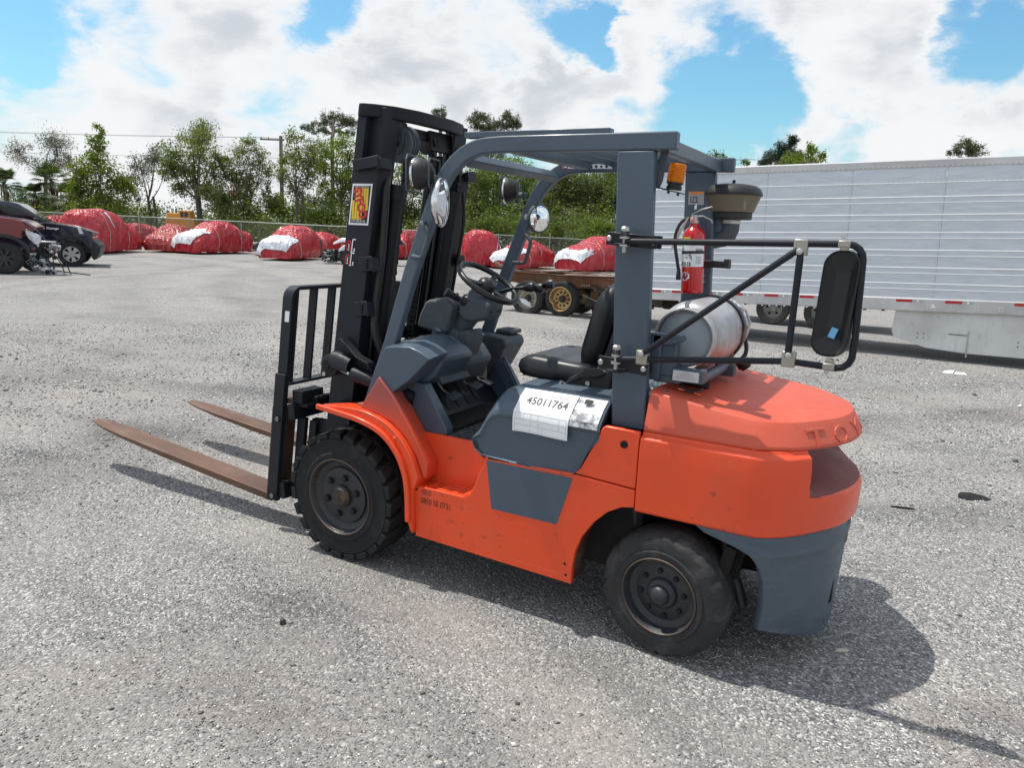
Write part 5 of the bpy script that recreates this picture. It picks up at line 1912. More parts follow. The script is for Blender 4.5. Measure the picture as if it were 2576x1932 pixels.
# ------------------------------------------------------------------ things carried on the truck
def propane_tank():
    o = thing('propane_tank', 'dented silver propane cylinder strapped on its side behind the seat', 'gas cylinder', (1.680, 0, 1.345))
    ax = (0, 1, 0)
    t = NT('scuffed_aluminium')
    p = t.coord((1, 1, 1))
    n1 = t.noise(p, 9, 6, .65, .6)
    n2 = t.noise(t.coord((1, .25, 1)), 22, 5, .65)
    c = t.mix(t.rng(n1, .45, .68, 0, .55, True), (.46, .46, .47), (.33, .30, .285))
    sp = t.n('ShaderNodeSeparateXYZ')
    t.l(p, sp.inputs[0])
    stain = t.math('MULTIPLY', t.rng(n1, .40, .62, 0, 1, True), t.rng(sp.outputs[2], .02, -.12, 0, .75, True))
    c = t.mix(stain, c, (.45, .17, .11))
    c = t.mix(t.rng(n2, .62, .72, 0, .5, True), c, (.20, .16, .13))
    t.set(Base_Color=c, Roughness=t.rng(n1, .3, .7, .28, .5), Metallic=.45)
    t.bump(n1, .15, .004)
    prof = [(.06, -.268), (.120, -.262), (.140, -.248), (.151, -.225), (.156, -.19), (.156, .19), (.151, .225), (.135, .255), (.10, .275), (.05, .28)]
    MB().lathe(prof, (0, 0, 0), ax, 48).build('shell', t.m, o, smooth=50)
    MB().lathe([(.122, -.262), (.122, -.335), (.128, -.340), (.131, -.335), (.130, -.262)], (0, 0, 0), ax, 44, caps=False).build('foot_ring', t.m, o, smooth=40)
    MB().lathe([(.120, -.263), (.119, -.300), (.10, -.312), (.0, -.318)], (0, 0, 0), ax, 40).build('foot_plate', flat('grey_tank_end', (.30, .34, .37), .5), o, smooth=40)
    MB().lathe([(.118, .262), (.120, .395), (.124, .40), (.127, .395), (.125, .262)], (0, 0, 0), ax, 40, caps=False).build('collar', t.m, o, smooth=40)
    MB().lathe([(.02, .28), (.02, .35), (.035, .352), (.035, .37)], (.02, 0, .02), ax, 12).build('valve', flat('brass', (.55, .36, .12), .35, 1.0), o)
    lab = MB()
    V, F = [], []
    for i in range(7):
        a = R(28 + 9 * i)
        for y in (.135, .232):
            r = .1572 if y < .2 else .1535
            V.append((r * math.cos(a), y, r * math.sin(a)))
    for i in range(6):
        F.append((2 * i, 2 * i + 1, 2 * i + 3, 2 * i + 2))
    lab.add(V, F)
    l = lab.build('tank_label', M_PAPER, o)
    m = MB()
    for k in range(5):
        a0, a1 = R(34 + 9 * k), R(39 + 9 * k)
        for (y0, y1) in ((.15, .168), (.175, .20)):
            m.add([(.1580 * math.cos(a), y, .1580 * math.sin(a)) for a, y in ((a0, y0), (a0, y1), (a1, y1), (a1, y0))], [(0, 1, 2, 3)])
    m.build('label_print', M_GREYINK, l)
    # strap and over-centre latch
    m = MB()
    rings = []
    for k in range(27):
        a = R(-62 + k * 10)
        rings.append([(.1585 * math.cos(a), .085, .1585 * math.sin(a)), (.1585 * math.cos(a), .125, .1585 * math.sin(a)), (.1655 * math.cos(a), .125, .1655 * math.sin(a)), (.1655 * math.cos(a), .085, .1655 * math.sin(a))])
    m.loft(rings)
    m.build('tank_strap', M_VINYL, o, smooth=40)
    la = MB().tube([(.152, .09, .02), (.158, .09, -.02), (.150, .09, -.045), (.128, .09, -.08), (.112, .09, -.13)], .006, 8).build('strap_latch', worn('rusty_latch', (.25, .20, .17), .5, .6, dirt=(.2, .09, .05)), o, smooth=60)
    MB().box((.166, .09, .0), (.012, .03, .075), Matrix.Rotation(R(6), 4, 'Y')).box((.116, .09, -.13), (.02, .035, .07)).build('latch_body', worn('rusty_latch', (.25, .20, .17), .5, .6), o, bevel=.003)
    MB().tube([(.13, .10, .115), (.145, .16, .10), (.172, .16, .045), (.170, .11, .0), (.166, .095, -.01)], .005, 8).build('latch_bail', M_STEEL, o, smooth=60)
    MB().tube(smooth_pts([(.04, .37, .02), (.10, .40, -.05), (.12, .38, -.14), (.06, .30, -.20), (.0, .2, -.22)], 5), .011, 8).build('gas_hose', M_PLASTIC, o, smooth=60)
    MB().lathe([(.034, 0), (.036, .03), (.02, .05)], (.115, .33, -.165), (.5, 0, -.6), 14).build('hose_coupler', M_PLASTIC, o, smooth=40)


propane_tank()


def extinguisher():
    o = thing('fire_extinguisher', 'red fire extinguisher strapped to the far rear pillar above the gas cylinder', 'fire extinguisher', (1.505, .365, 1.492))
    ax = Vector((-.055, 0, 1)).normalized()
    redm = flat('extinguisher_red', (.56, .008, .012), .22, 0, Coat_Weight=.5, Coat_Roughness=.08)
    prof = [(.050, 0), (.0555, .006), (.0565, .02), (.0565, .285), (.053, .305), (.042, .322), (.026, .333), (.022, .345), (.022, .352)]
    MB().lathe(prof, (0, 0, 0), ax, 36).build('cylinder', redm, o, smooth=40)
    top = Vector((0, 0, 0)) + ax * .352
    MB().lathe([(.024, 0), (.024, .012), (.018, .014), (.018, .04), (.012, .042)], top, ax, 18).build('valve', M_STEEL, o, smooth=30)
    MB().lathe([(.011, 0), (.013, .010), (.009, .013)], top + Vector((-.004, -.018, .016)), (0, -1, .1), 18).build('pressure_gauge', flat('gauge_face', (.65, .30, .30), .2), o, smooth=40)
    MB().bar([top + Vector((-.015, 0, .030)), top + Vector((.04, 0, .036)), top + Vector((.085, 0, .018)), top + Vector((.092, 0, .002))], .018, .006, up=(0, 1, 0)).build('carry_handle', M_STEEL, o, bevel=.001)
    MB().bar([top + Vector((-.012, 0, .045)), top + Vector((.035, 0, .068)), top + Vector((.085, 0, .082))], .018, .006, up=(0, 1, 0)).build('squeeze_lever', M_STEEL, o, bevel=.001)
    MB().tube(smooth_pts([top + Vector((-.012, -.01, .022)), top + Vector((-.045, -.03, .015)), top + Vector((-.072, -.04, -.03)), top + Vector((-.078, -.045, -.10)), Vector((-.070, -.04, .12)), Vector((-.064, -.04, .085))], 5), .0085, 10).build('hose', M_PLASTIC, o, smooth=60)
    MB().lathe([(.008, .05), (.010, .03), (.013, 0), (.011, -.01)], (-.066, -.04, .075), (-.05, 0, 1), 12).build('nozzle', M_PLASTIC, o, smooth=50)
    # pull-pin tags
    MB().add([tuple(top + Vector(q)) for q in ((-.02, -.03, .03), (-.028, -.032, .03), (-.082, -.05, -.075), (-.095, -.05, -.135), (-.085, -.05, -.135))], [(0, 1, 2, 3, 4)]).build('service_tag', flat('tag_card', (.55, .48, .42), .7), o)
    MB().add([tuple(top + Vector(q)) for q in ((-.004, -.01, .065), (.008, -.01, .070), (.006, -.01, .098), (-.006, -.01, .082))], [(0, 1, 2, 3)]).build('seal_tag', M_PAPER, o)

    def wrap(name, mat, a0, a1, h0, h1, r=.0572, par=o, n=10):
        m = MB()
        V, F = [], []
        b1 = Vector((1, 0, .055)).normalized()
        b2 = Vector((0, 1, 0))
        for i in range(n + 1):
            a = R(a0 + (a1 - a0) * i / n)
            for h in (h0, h1):
                V.append(ax * h + (b1 * math.cos(a) + b2 * math.sin(a)) * r)
        for i in range(n):
            F.append((2 * i, 2 * i + 2, 2 * i + 3, 2 * i + 1))
        m.add(V, F)
        return m.build(name, mat, par, smooth=80)
    lab = wrap('label', M_PAPER, -162, -12, .135, .272)
    wrap('label_band', M_YELLOW, -162, -92, .258, .283, .0576, lab)
    for k in range(5):
        wrap('label_print', M_GREYINK, -155, -128 + 4 * (k % 3), .205 + k * .005, .2075 + k * .005, .0577, lab, 3)
        wrap('label_print', M_GREYINK, -62, -30 - 3 * (k % 2), .150 + k * .008, .1535 + k * .008, .0577, lab, 3)
    for a in range(-62, -26, 5):
        wrap('barcode_bar', M_INK, a, a + 2.4, .205, .225, .0577, lab, 1)
    for a in (-158, -132, -106):
        wrap('pictogram', M_INK, a, a + 19, .139, .158, .0577, lab, 2)
        wrap('pictogram_figure', M_PAPER, a + 5, a + 12, .142, .154, .0579, lab, 1)
    for (a, h0, h1, w) in ((-90, .175, .198, 4), (-88, .198, .205, 4), (-112, .180, .184, 20), (-96, .190, .193, 12), (-84, .168, .190, 3)):
        wrap('drawing', M_INK, a - w / 2, a + w / 2, h0, h1, .0577, lab, 2)
    # oval maker's badge
    b1 = Vector((1, 0, .055)).normalized()
    b2 = Vector((0, 1, 0))

    def oval(name, mat, ac, hc, ra, rh, r, par):
        V = []
        for i in range(28):
            t_ = 2 * math.pi * i / 28
            a = R(ac + ra * math.cos(t_))
            V.append(ax * (hc + rh * math.sin(t_)) + (b1 * math.cos(a) + b2 * math.sin(a)) * r)
        return MB().add(V, [tuple(range(28))]).build(name, mat, par)
    ov = oval('badge', M_PAPER, -116, .088, 26, .022, .0573, o)
    wrap('badge_print', M_BLUEINK, -132, -117, .078, .090, .0581, ov, 2)
    wrap('badge_print', M_REDINK, -115, -100, .078, .090, .0581, ov, 2)
    wrap('badge_print', M_REDINK, -119, -113, .096, .105, .0580, ov, 1)
    wrap('badge_print', M_GREYINK, -132, -100, .092, .094, .0581, ov, 3)
    # bracket with rubber strap (bolted to the pillar) and wire clip
    m = MB()
    m.box((.055, .075, .150), (.22, .016, .036))
    m.box((.150, .06, .158), (.026, .05, .044))
    m.build('wall_bracket', M_PLASTIC, o, bevel=.003)
    wrap('strap', M_PLASTIC, -190, 20, .200, .214, .0588, o, 16)
    for h in (.09, .06):
        MB().tube([ax * h + (b1 * math.cos(R(a)) + b2 * math.sin(R(a))) * .060 for a in range(-30, 40, 10)], .002, 6).build('wire_clip', M_STEEL, o)
    MB().tube([ax * .045 + (b1 * math.cos(R(a)) + b2 * math.sin(R(a))) * (.060 + .024 * (abs(a + 185) < 21)) for a in range(-215, -140, 8)], .002, 6).build('wire_clip', M_STEEL, o)


extinguisher()


def auction_sheet():
    o = thing('paper_sheet', 'white printed sheet numbered 45011764 taped on the slate engine hood', 'paper', (1.0, -.5, .9))

    def pt(u, v, lift=0.0):
        """u along the sheet, v from the lower edge (0) to the top (1), bent over the hood's shoulder"""
        rows = [(-.5885, .884), (-.5905, .950), (-.5825, .978), (-.5245, 1.0325), (-.478, 1.062)]
        d = [0]
        for a, b in zip(rows, rows[1:]):
            d.append(d[-1] + math.hypot(b[0] - a[0], b[1] - a[1]))
        s = v * d[-1]
        i = max(j for j in range(len(d)) if d[j] <= s + 1e-9)
        i = min(i, len(d) - 2)
        t = (s - d[i]) / (d[i + 1] - d[i])
        y = rows[i][0] + (rows[i + 1][0] - rows[i][0]) * t
        z = rows[i][1] + (rows[i + 1][1] - rows[i][1]) * t
        k = min(1, max(0, (v - .25) / .2))
        x = 1.012 + .272 * u
        return (x - 1.0, y + .5 - .0022 - lift * (1 - .4 * k), z - .9 + .0025 * math.sin(u * 5) * (1 - v) + lift * .8 * k + .0014)
    V, F = [], []
    nu, nv = 10, 24
    for j in range(nv + 1):
        for i in range(nu + 1):
            V.append(pt(i / nu, j / nv))
    for j in range(nv):
        for i in range(nu):
            a = j * (nu + 1) + i
            F.append((a, a + 1, a + nu + 2, a + nu + 1))
    MB().add(V, F).build('sheet', M_PAPER, o, smooth=70)

    def line(m, u0, v0, u1, v1, n=8):
        VV, FF = [], []
        if abs(u1 - u0) > abs(v1 - v0) * .4:
            n = 4
        for k in range(n + 1):
            t = k / n
            u, v = u0 + (u1 - u0) * t, v0 + (v1 - v0) * t
            if abs(u1 - u0) > abs(v1 - v0):
                VV += [pt(u, v - .004, .0012), pt(u, v + .004, .0012)]
            else:
                VV += [pt(u - .003, v, .0012), pt(u + .003, v, .0012)]
        for k in range(n):
            FF.append((2 * k, 2 * k + 2, 2 * k + 3, 2 * k + 1))
        m.add(VV, FF)

    def letters(m, s, u0, u1, v0, v1, shear=0.0, bold=0.0):
        v, f = text_mesh(s, 1.0, Matrix.Identity(4), bold=bold)
        xs, ys = [q.x for q in v], [q.y for q in v]
        a, b, c, d = min(xs), max(xs), min(ys), max(ys)
        m.add([pt(u0 + (u1 - u0) * (q.x - a) / (b - a), v0 + (v1 - v0) * (q.y - c) / (d - c), .0012) for q in v], f)
    m = MB()
    letters(m, '45011764', .15, .90, .60, .785, bold=.018)
    m.build('sheet_number', flat('soft_black_print', (.09, .09, .10), .7), o)
    m = MB()
    letters(m, 'Express Yard Report Search & Go', .13, .80, .515, .56)
    for (a, b, v) in ((.13, .19, .475), (.26, .40, .470), (.13, .17, .435), (.58, .66, .435), (.15, .22, .885), (.15, .22, .858), (.26, .33, .885), (.28, .33, .858), (.16, .2, .91)):
        line(m, a, v, b, v)
    for k in range(14):
        if k not in (3, 9):
            line(m, .62 + k * .0165, .825, .62 + k * .0165, .905, 3)
    m.build('sheet_print', M_GREYINK, o)
    m = MB()
    for v in (.025, .145, .255, .38):
        line(m, .04, v, .97, v)
    for (u, v0, v1) in ((.04, .025, .38), (.97, .025, .38), (.20, .255, .38), (.33, .025, .38), (.48, .025, .16), (.55, .025, .16), (.46, .255, .38), (.84, .16, .36), (.47, .16, .22)):
        line(m, u, v0, u, v1, 6)
    line(m, .46, .205, .52, .205)
    m.build('sheet_ruling', flat('pale_rule', (.50, .53, .58), .7), o)
    # dark emblem printed at the sheet's torn upper corner, on the second page edge
    m = MB()
    e = [(1.325, -.5015, 1.0555), (1.345, -.5005, 1.0565), (1.362, -.503, 1.0545), (1.366, -.512, 1.046), (1.352, -.520, 1.0395), (1.325, -.520, 1.0395)]
    m.add([(x - 1.0, y + .5 - .004, z - .9 + .004) for x, y, z in e], [tuple(range(6))])
    m.build('corner_emblem', M_INK, o)


auction_sheet()


def key_tag():
    o = thing('key_tag', 'yellow paper tag hanging from the ignition key below the console', 'key tag', (.255, .345, 1.045))
    ring = [(.018 + .012 * math.cos(2 * math.pi * k / 18), -.004, -.022 + .018 * math.sin(2 * math.pi * k / 18)) for k in range(18)]
    MB().tube(ring, .0018, 6, closed=True).build('key_ring', M_STEEL, o)
    MB().box((.0, .004, .0), (.022, .004, .020)).box((.012, .0, -.012), (.006, .003, .026)).build('key', M_STEEL, o)
    card = MB().box((.020, -.008, -.098), (.076, .0012, .118), Matrix.Rotation(R(-3), 4, 'Y')).build('card', flat('tag_paper', (.66, .56, .34), .6), o)
    m = MB()
    m.box((.018, -.0092, -.080), (.060, .0008, .012), Matrix.Rotation(R(-3), 4, 'Y'))
    m.build('card_print', flat('orange_print', (.75, .22, .02), .5), card, label='orange lettering band')
    MB().box((.018, -.0092, -.096), (.066, .0008, .012), Matrix.Rotation(R(-3), 4, 'Y')).build('card_print', M_BLUEINK, card, label='blue lettering band')
    m = MB()
    for k, w in enumerate((.055, .05, .028)):
        m.box((.018, -.0092, -.113 - k * .012), (w, .0008, .0035 + .004 * (k == 2)), Matrix.Rotation(R(-3), 4, 'Y'))
    m.build('card_print', M_INK, card)


key_tag()


# ------------------------------------------------------------------ vegetation beyond the fence
def leaf_mat(name, stops, trans=0.52):
    t = NT(name)
    g = t.n('ShaderNodeNewGeometry')
    big = t.noise(t.wpos((1, 1, 1)), 0.9, 3, .6)
    v = t.math('ADD', t.math('MULTIPLY', g.outputs['Random Per Island'], .65), t.math('MULTIPLY', t.rng(big, .3, .7), .35))
    c = t.ramp(v, stops)
    t.set(Base_Color=c, Roughness=.5)
    t.b.inputs['Specular IOR Level'].default_value = .35
    tr = t.n('ShaderNodeBsdfTranslucent')
    t.l(t.mix(1.0, c, (1.45, 1.45, .65), 'MULTIPLY'), tr.inputs[0])
    mx_ = t.n('ShaderNodeMixShader')
    mx_.inputs[0].default_value = trans
    out = [n for n in t.t.nodes if n.type == 'OUTPUT_MATERIAL'][0]
    t.l(t.b.outputs[0], mx_.inputs[1])
    t.l(tr.outputs[0], mx_.inputs[2])
    t.l(mx_.outputs[0], out.inputs[0])
    return t.m


LEAF = {
    'green': leaf_mat('leaf_green', [(0, (.045, .072, .018)), (.5, (.100, .142, .036)), (1, (.19, .225, .075))]),
    'lime': leaf_mat('leaf_lime', [(0, (.062, .100, .016)), (.5, (.130, .188, .032)), (1, (.225, .27, .065))]),
    'olive': leaf_mat('leaf_olive', [(0, (.060, .088, .026)), (.5, (.125, .165, .056)), (1, (.21, .245, .10))]),
    'grey': leaf_mat('leaf_grey', [(0, (.070, .080, .058)), (.5, (.11, .12, .088)), (1, (.16, .165, .125))], .2),
    'dark': leaf_mat('leaf_dark', [(0, (.034, .058, .018)), (.5, (.070, .110, .034)), (1, (.13, .175, .06))], .25),
    'rust': leaf_mat('leaf_rust', [(0, (.10, .035, .018)), (.5, (.16, .065, .030)), (1, (.15, .12, .05))], .2),
    'pine': leaf_mat('leaf_pine', [(0, (.030, .046, .018)), (.5, (.058, .080, .028)), (1, (.10, .125, .045))], .2),
    'cedar': leaf_mat('leaf_cedar', [(0, (.014, .026, .012)), (.5, (.028, .046, .020)), (1, (.05, .07, .03))], .15),
    'palm': leaf_mat('leaf_palm', [(0, (.035, .060, .025)), (.5, (.070, .105, .042)), (1, (.125, .16, .075))], .25),
    'palmetto': leaf_mat('leaf_palmetto', [(0, (.05, .085, .018)), (.5, (.105, .16, .034)), (1, (.18, .215, .06))], .3),
}
M_BARK = worn('bark', (.105, .090, .075), .9, dirt=(.19, .175, .155), amount=.6, scale=2.5, spots=.3, bump=.6)
M_DEADFROND = flat('dead_frond', (.16, .11, .07), .9)
vr = np.random.default_rng(5)


def leaves(name, centres, spread, n_each, size, mat, parent, slim=.62, up=0.35):
    """many small leaf faces gathered round clump centres"""
    P = np.repeat(np.asarray(centres), n_each, axis=0)
    S = np.repeat(np.asarray(spread), n_each, axis=0)
    P = P + np.clip(vr.normal(size=P.shape), -2.1, 2.1) * S
    n = len(P)
    a = vr.normal(size=(n, 3))
    a[:, 2] *= up + .25
    a /= np.linalg.norm(a, axis=1, keepdims=True)
    b = vr.normal(size=(n, 3))
    b -= a * (a * b).sum(1, keepdims=True)
    b /= np.linalg.norm(b, axis=1, keepdims=True)
    s = size * (.55 + .9 * vr.random((n, 1)))
    V = np.stack([P - a * s * .5, P + b * s * .5 * slim, P + a * s * .5, P - b * s * .5 * slim], 1).reshape(-1, 3)
    F = np.arange(n * 4).reshape(n, 4)
    return np_mesh(name, V, F, mat, parent)


def make_tree(name, label, cat, base, blobs, matk, leaf, dens, group):
    o = thing(name, label, cat, (base[0], base[1], 0), 0, group)
    B = Vector((base[0], base[1], 0))
    zmax = max(b[2] + b[4] for b in blobs)
    zmin = min(b[2] - b[4] for b in blobs)
    m = MB()
    is_shrub = cat == 'shrub'
    ctr = sum((Vector(b[:3]) for b in blobs), Vector()) / len(blobs)
    fork_z = max(.4, zmin + (0.10 if not is_shrub else .05) * (zmax - zmin))
    if name == 'pine_tree':
        fork_z = max(.6, zmin - .3)
    r0 = (.035 + .012 * zmax) * (1.25 if name in ('pine_tree', 'thicket_tree', 'spreading_tree') else 1.0)
    fork = Vector((B.x + (ctr.x - B.x) * .35, B.y + (ctr.y - B.y) * .35, fork_z))
    mid = (B + fork) / 2 + Vector((vr.normal() * .12, vr.normal() * .12, 0))
    nst = 2 if name in ('upright_tree', 'sparse_tree', 'spreading_tree') else 1
    for k in range(nst):
        off = Vector((vr.normal() * .25, vr.normal() * .25, 0)) if k else Vector()
        m.tube([q - B for q in (B + off * .4, mid + off, fork + off)], [r0, r0 * .8, r0 * .68], 7)
    cen, spr = [], []
    counts = []
    for (x, y, z, rx, ry) in blobs:
        c = Vector((x, y, z + 0))
        dy = vr.normal() * rx * .9
        # real depth: push blobs forwards and back along the view, keep their place sideways
        c += Vector((-.47, .86, 0)) * dy
        # limb: leaves the trunk and bends up to the blob
        t = min(1.0, max(0.0, vr.random()))
        st = fork.lerp(mid, .35 * t)
        if name == 'pine_tree':
            st = fork + (Vector((ctr.x, ctr.y, zmax - .8)) - fork) * min(1, max(0, (z - fork_z) / (zmax - fork_z + .01)) * .8)
        k1 = st.lerp(c, .45) + Vector((vr.normal() * .15, vr.normal() * .15, vr.normal() * .12 + .1))
        rb = max(.012, r0 * .42 * min(1.0, (rx + ry)))
        m.tube([q - B for q in smooth_pts([st, k1, c], 3)], [rb * (1 - .12 * i) for i in range(7)], 5)
        ncl = max(7, int(26 * rx * ry / .6 * (.7 if dens < .7 else 1)) + 5)
        for _ in range(ncl):
            d = vr.normal(size=3)
            d /= np.linalg.norm(d)
            rr = 1.12 * vr.random() ** .42
            p = Vector((c.x + d[0] * rx * rr, c.y + d[1] * rx * rr, c.z + d[2] * ry * rr))
            cen.append(tuple(p - B))
            q = (.10 + .14 * vr.random()) * min(rx, 1.4 * ry) + .05
            spr.append((q, q, q * (.6 + .8 * vr.random())))
            counts.append(1)
            if vr.random() < .6:
                m.tube([tuple(c.lerp(p, .0) - B), tuple(c.lerp(p, .55) - B + Vector((0, 0, .04))), tuple(p - B)], [rb * .38, rb * .26, .007], 4)
    if name == 'pine_tree':
        top = Vector((ctr.x, ctr.y, zmax - .5))
        m.tube([fork - B, fork.lerp(top, .5) - B + Vector((.15, .1, 0)), top - B], [r0 * .68, r0 * .45, r0 * .2], 7)
    m.build('trunk', M_BARK, o, smooth=60)
    area = sum(math.pi * b[3] * b[4] for b in blobs)
    sz = leaf * .72
    n = dens * 3.5 * area / (.31 * sz * sz)
    each = max(4, int(n / len(cen)))
    slim = .62
    if matk in ('pine', 'cedar'):
        slim = .22
        each = int(each * 1.9)
        sz *= 1.35
    leaves('crown', cen, spr, each, sz, LEAF[matk], o, slim)
    return o


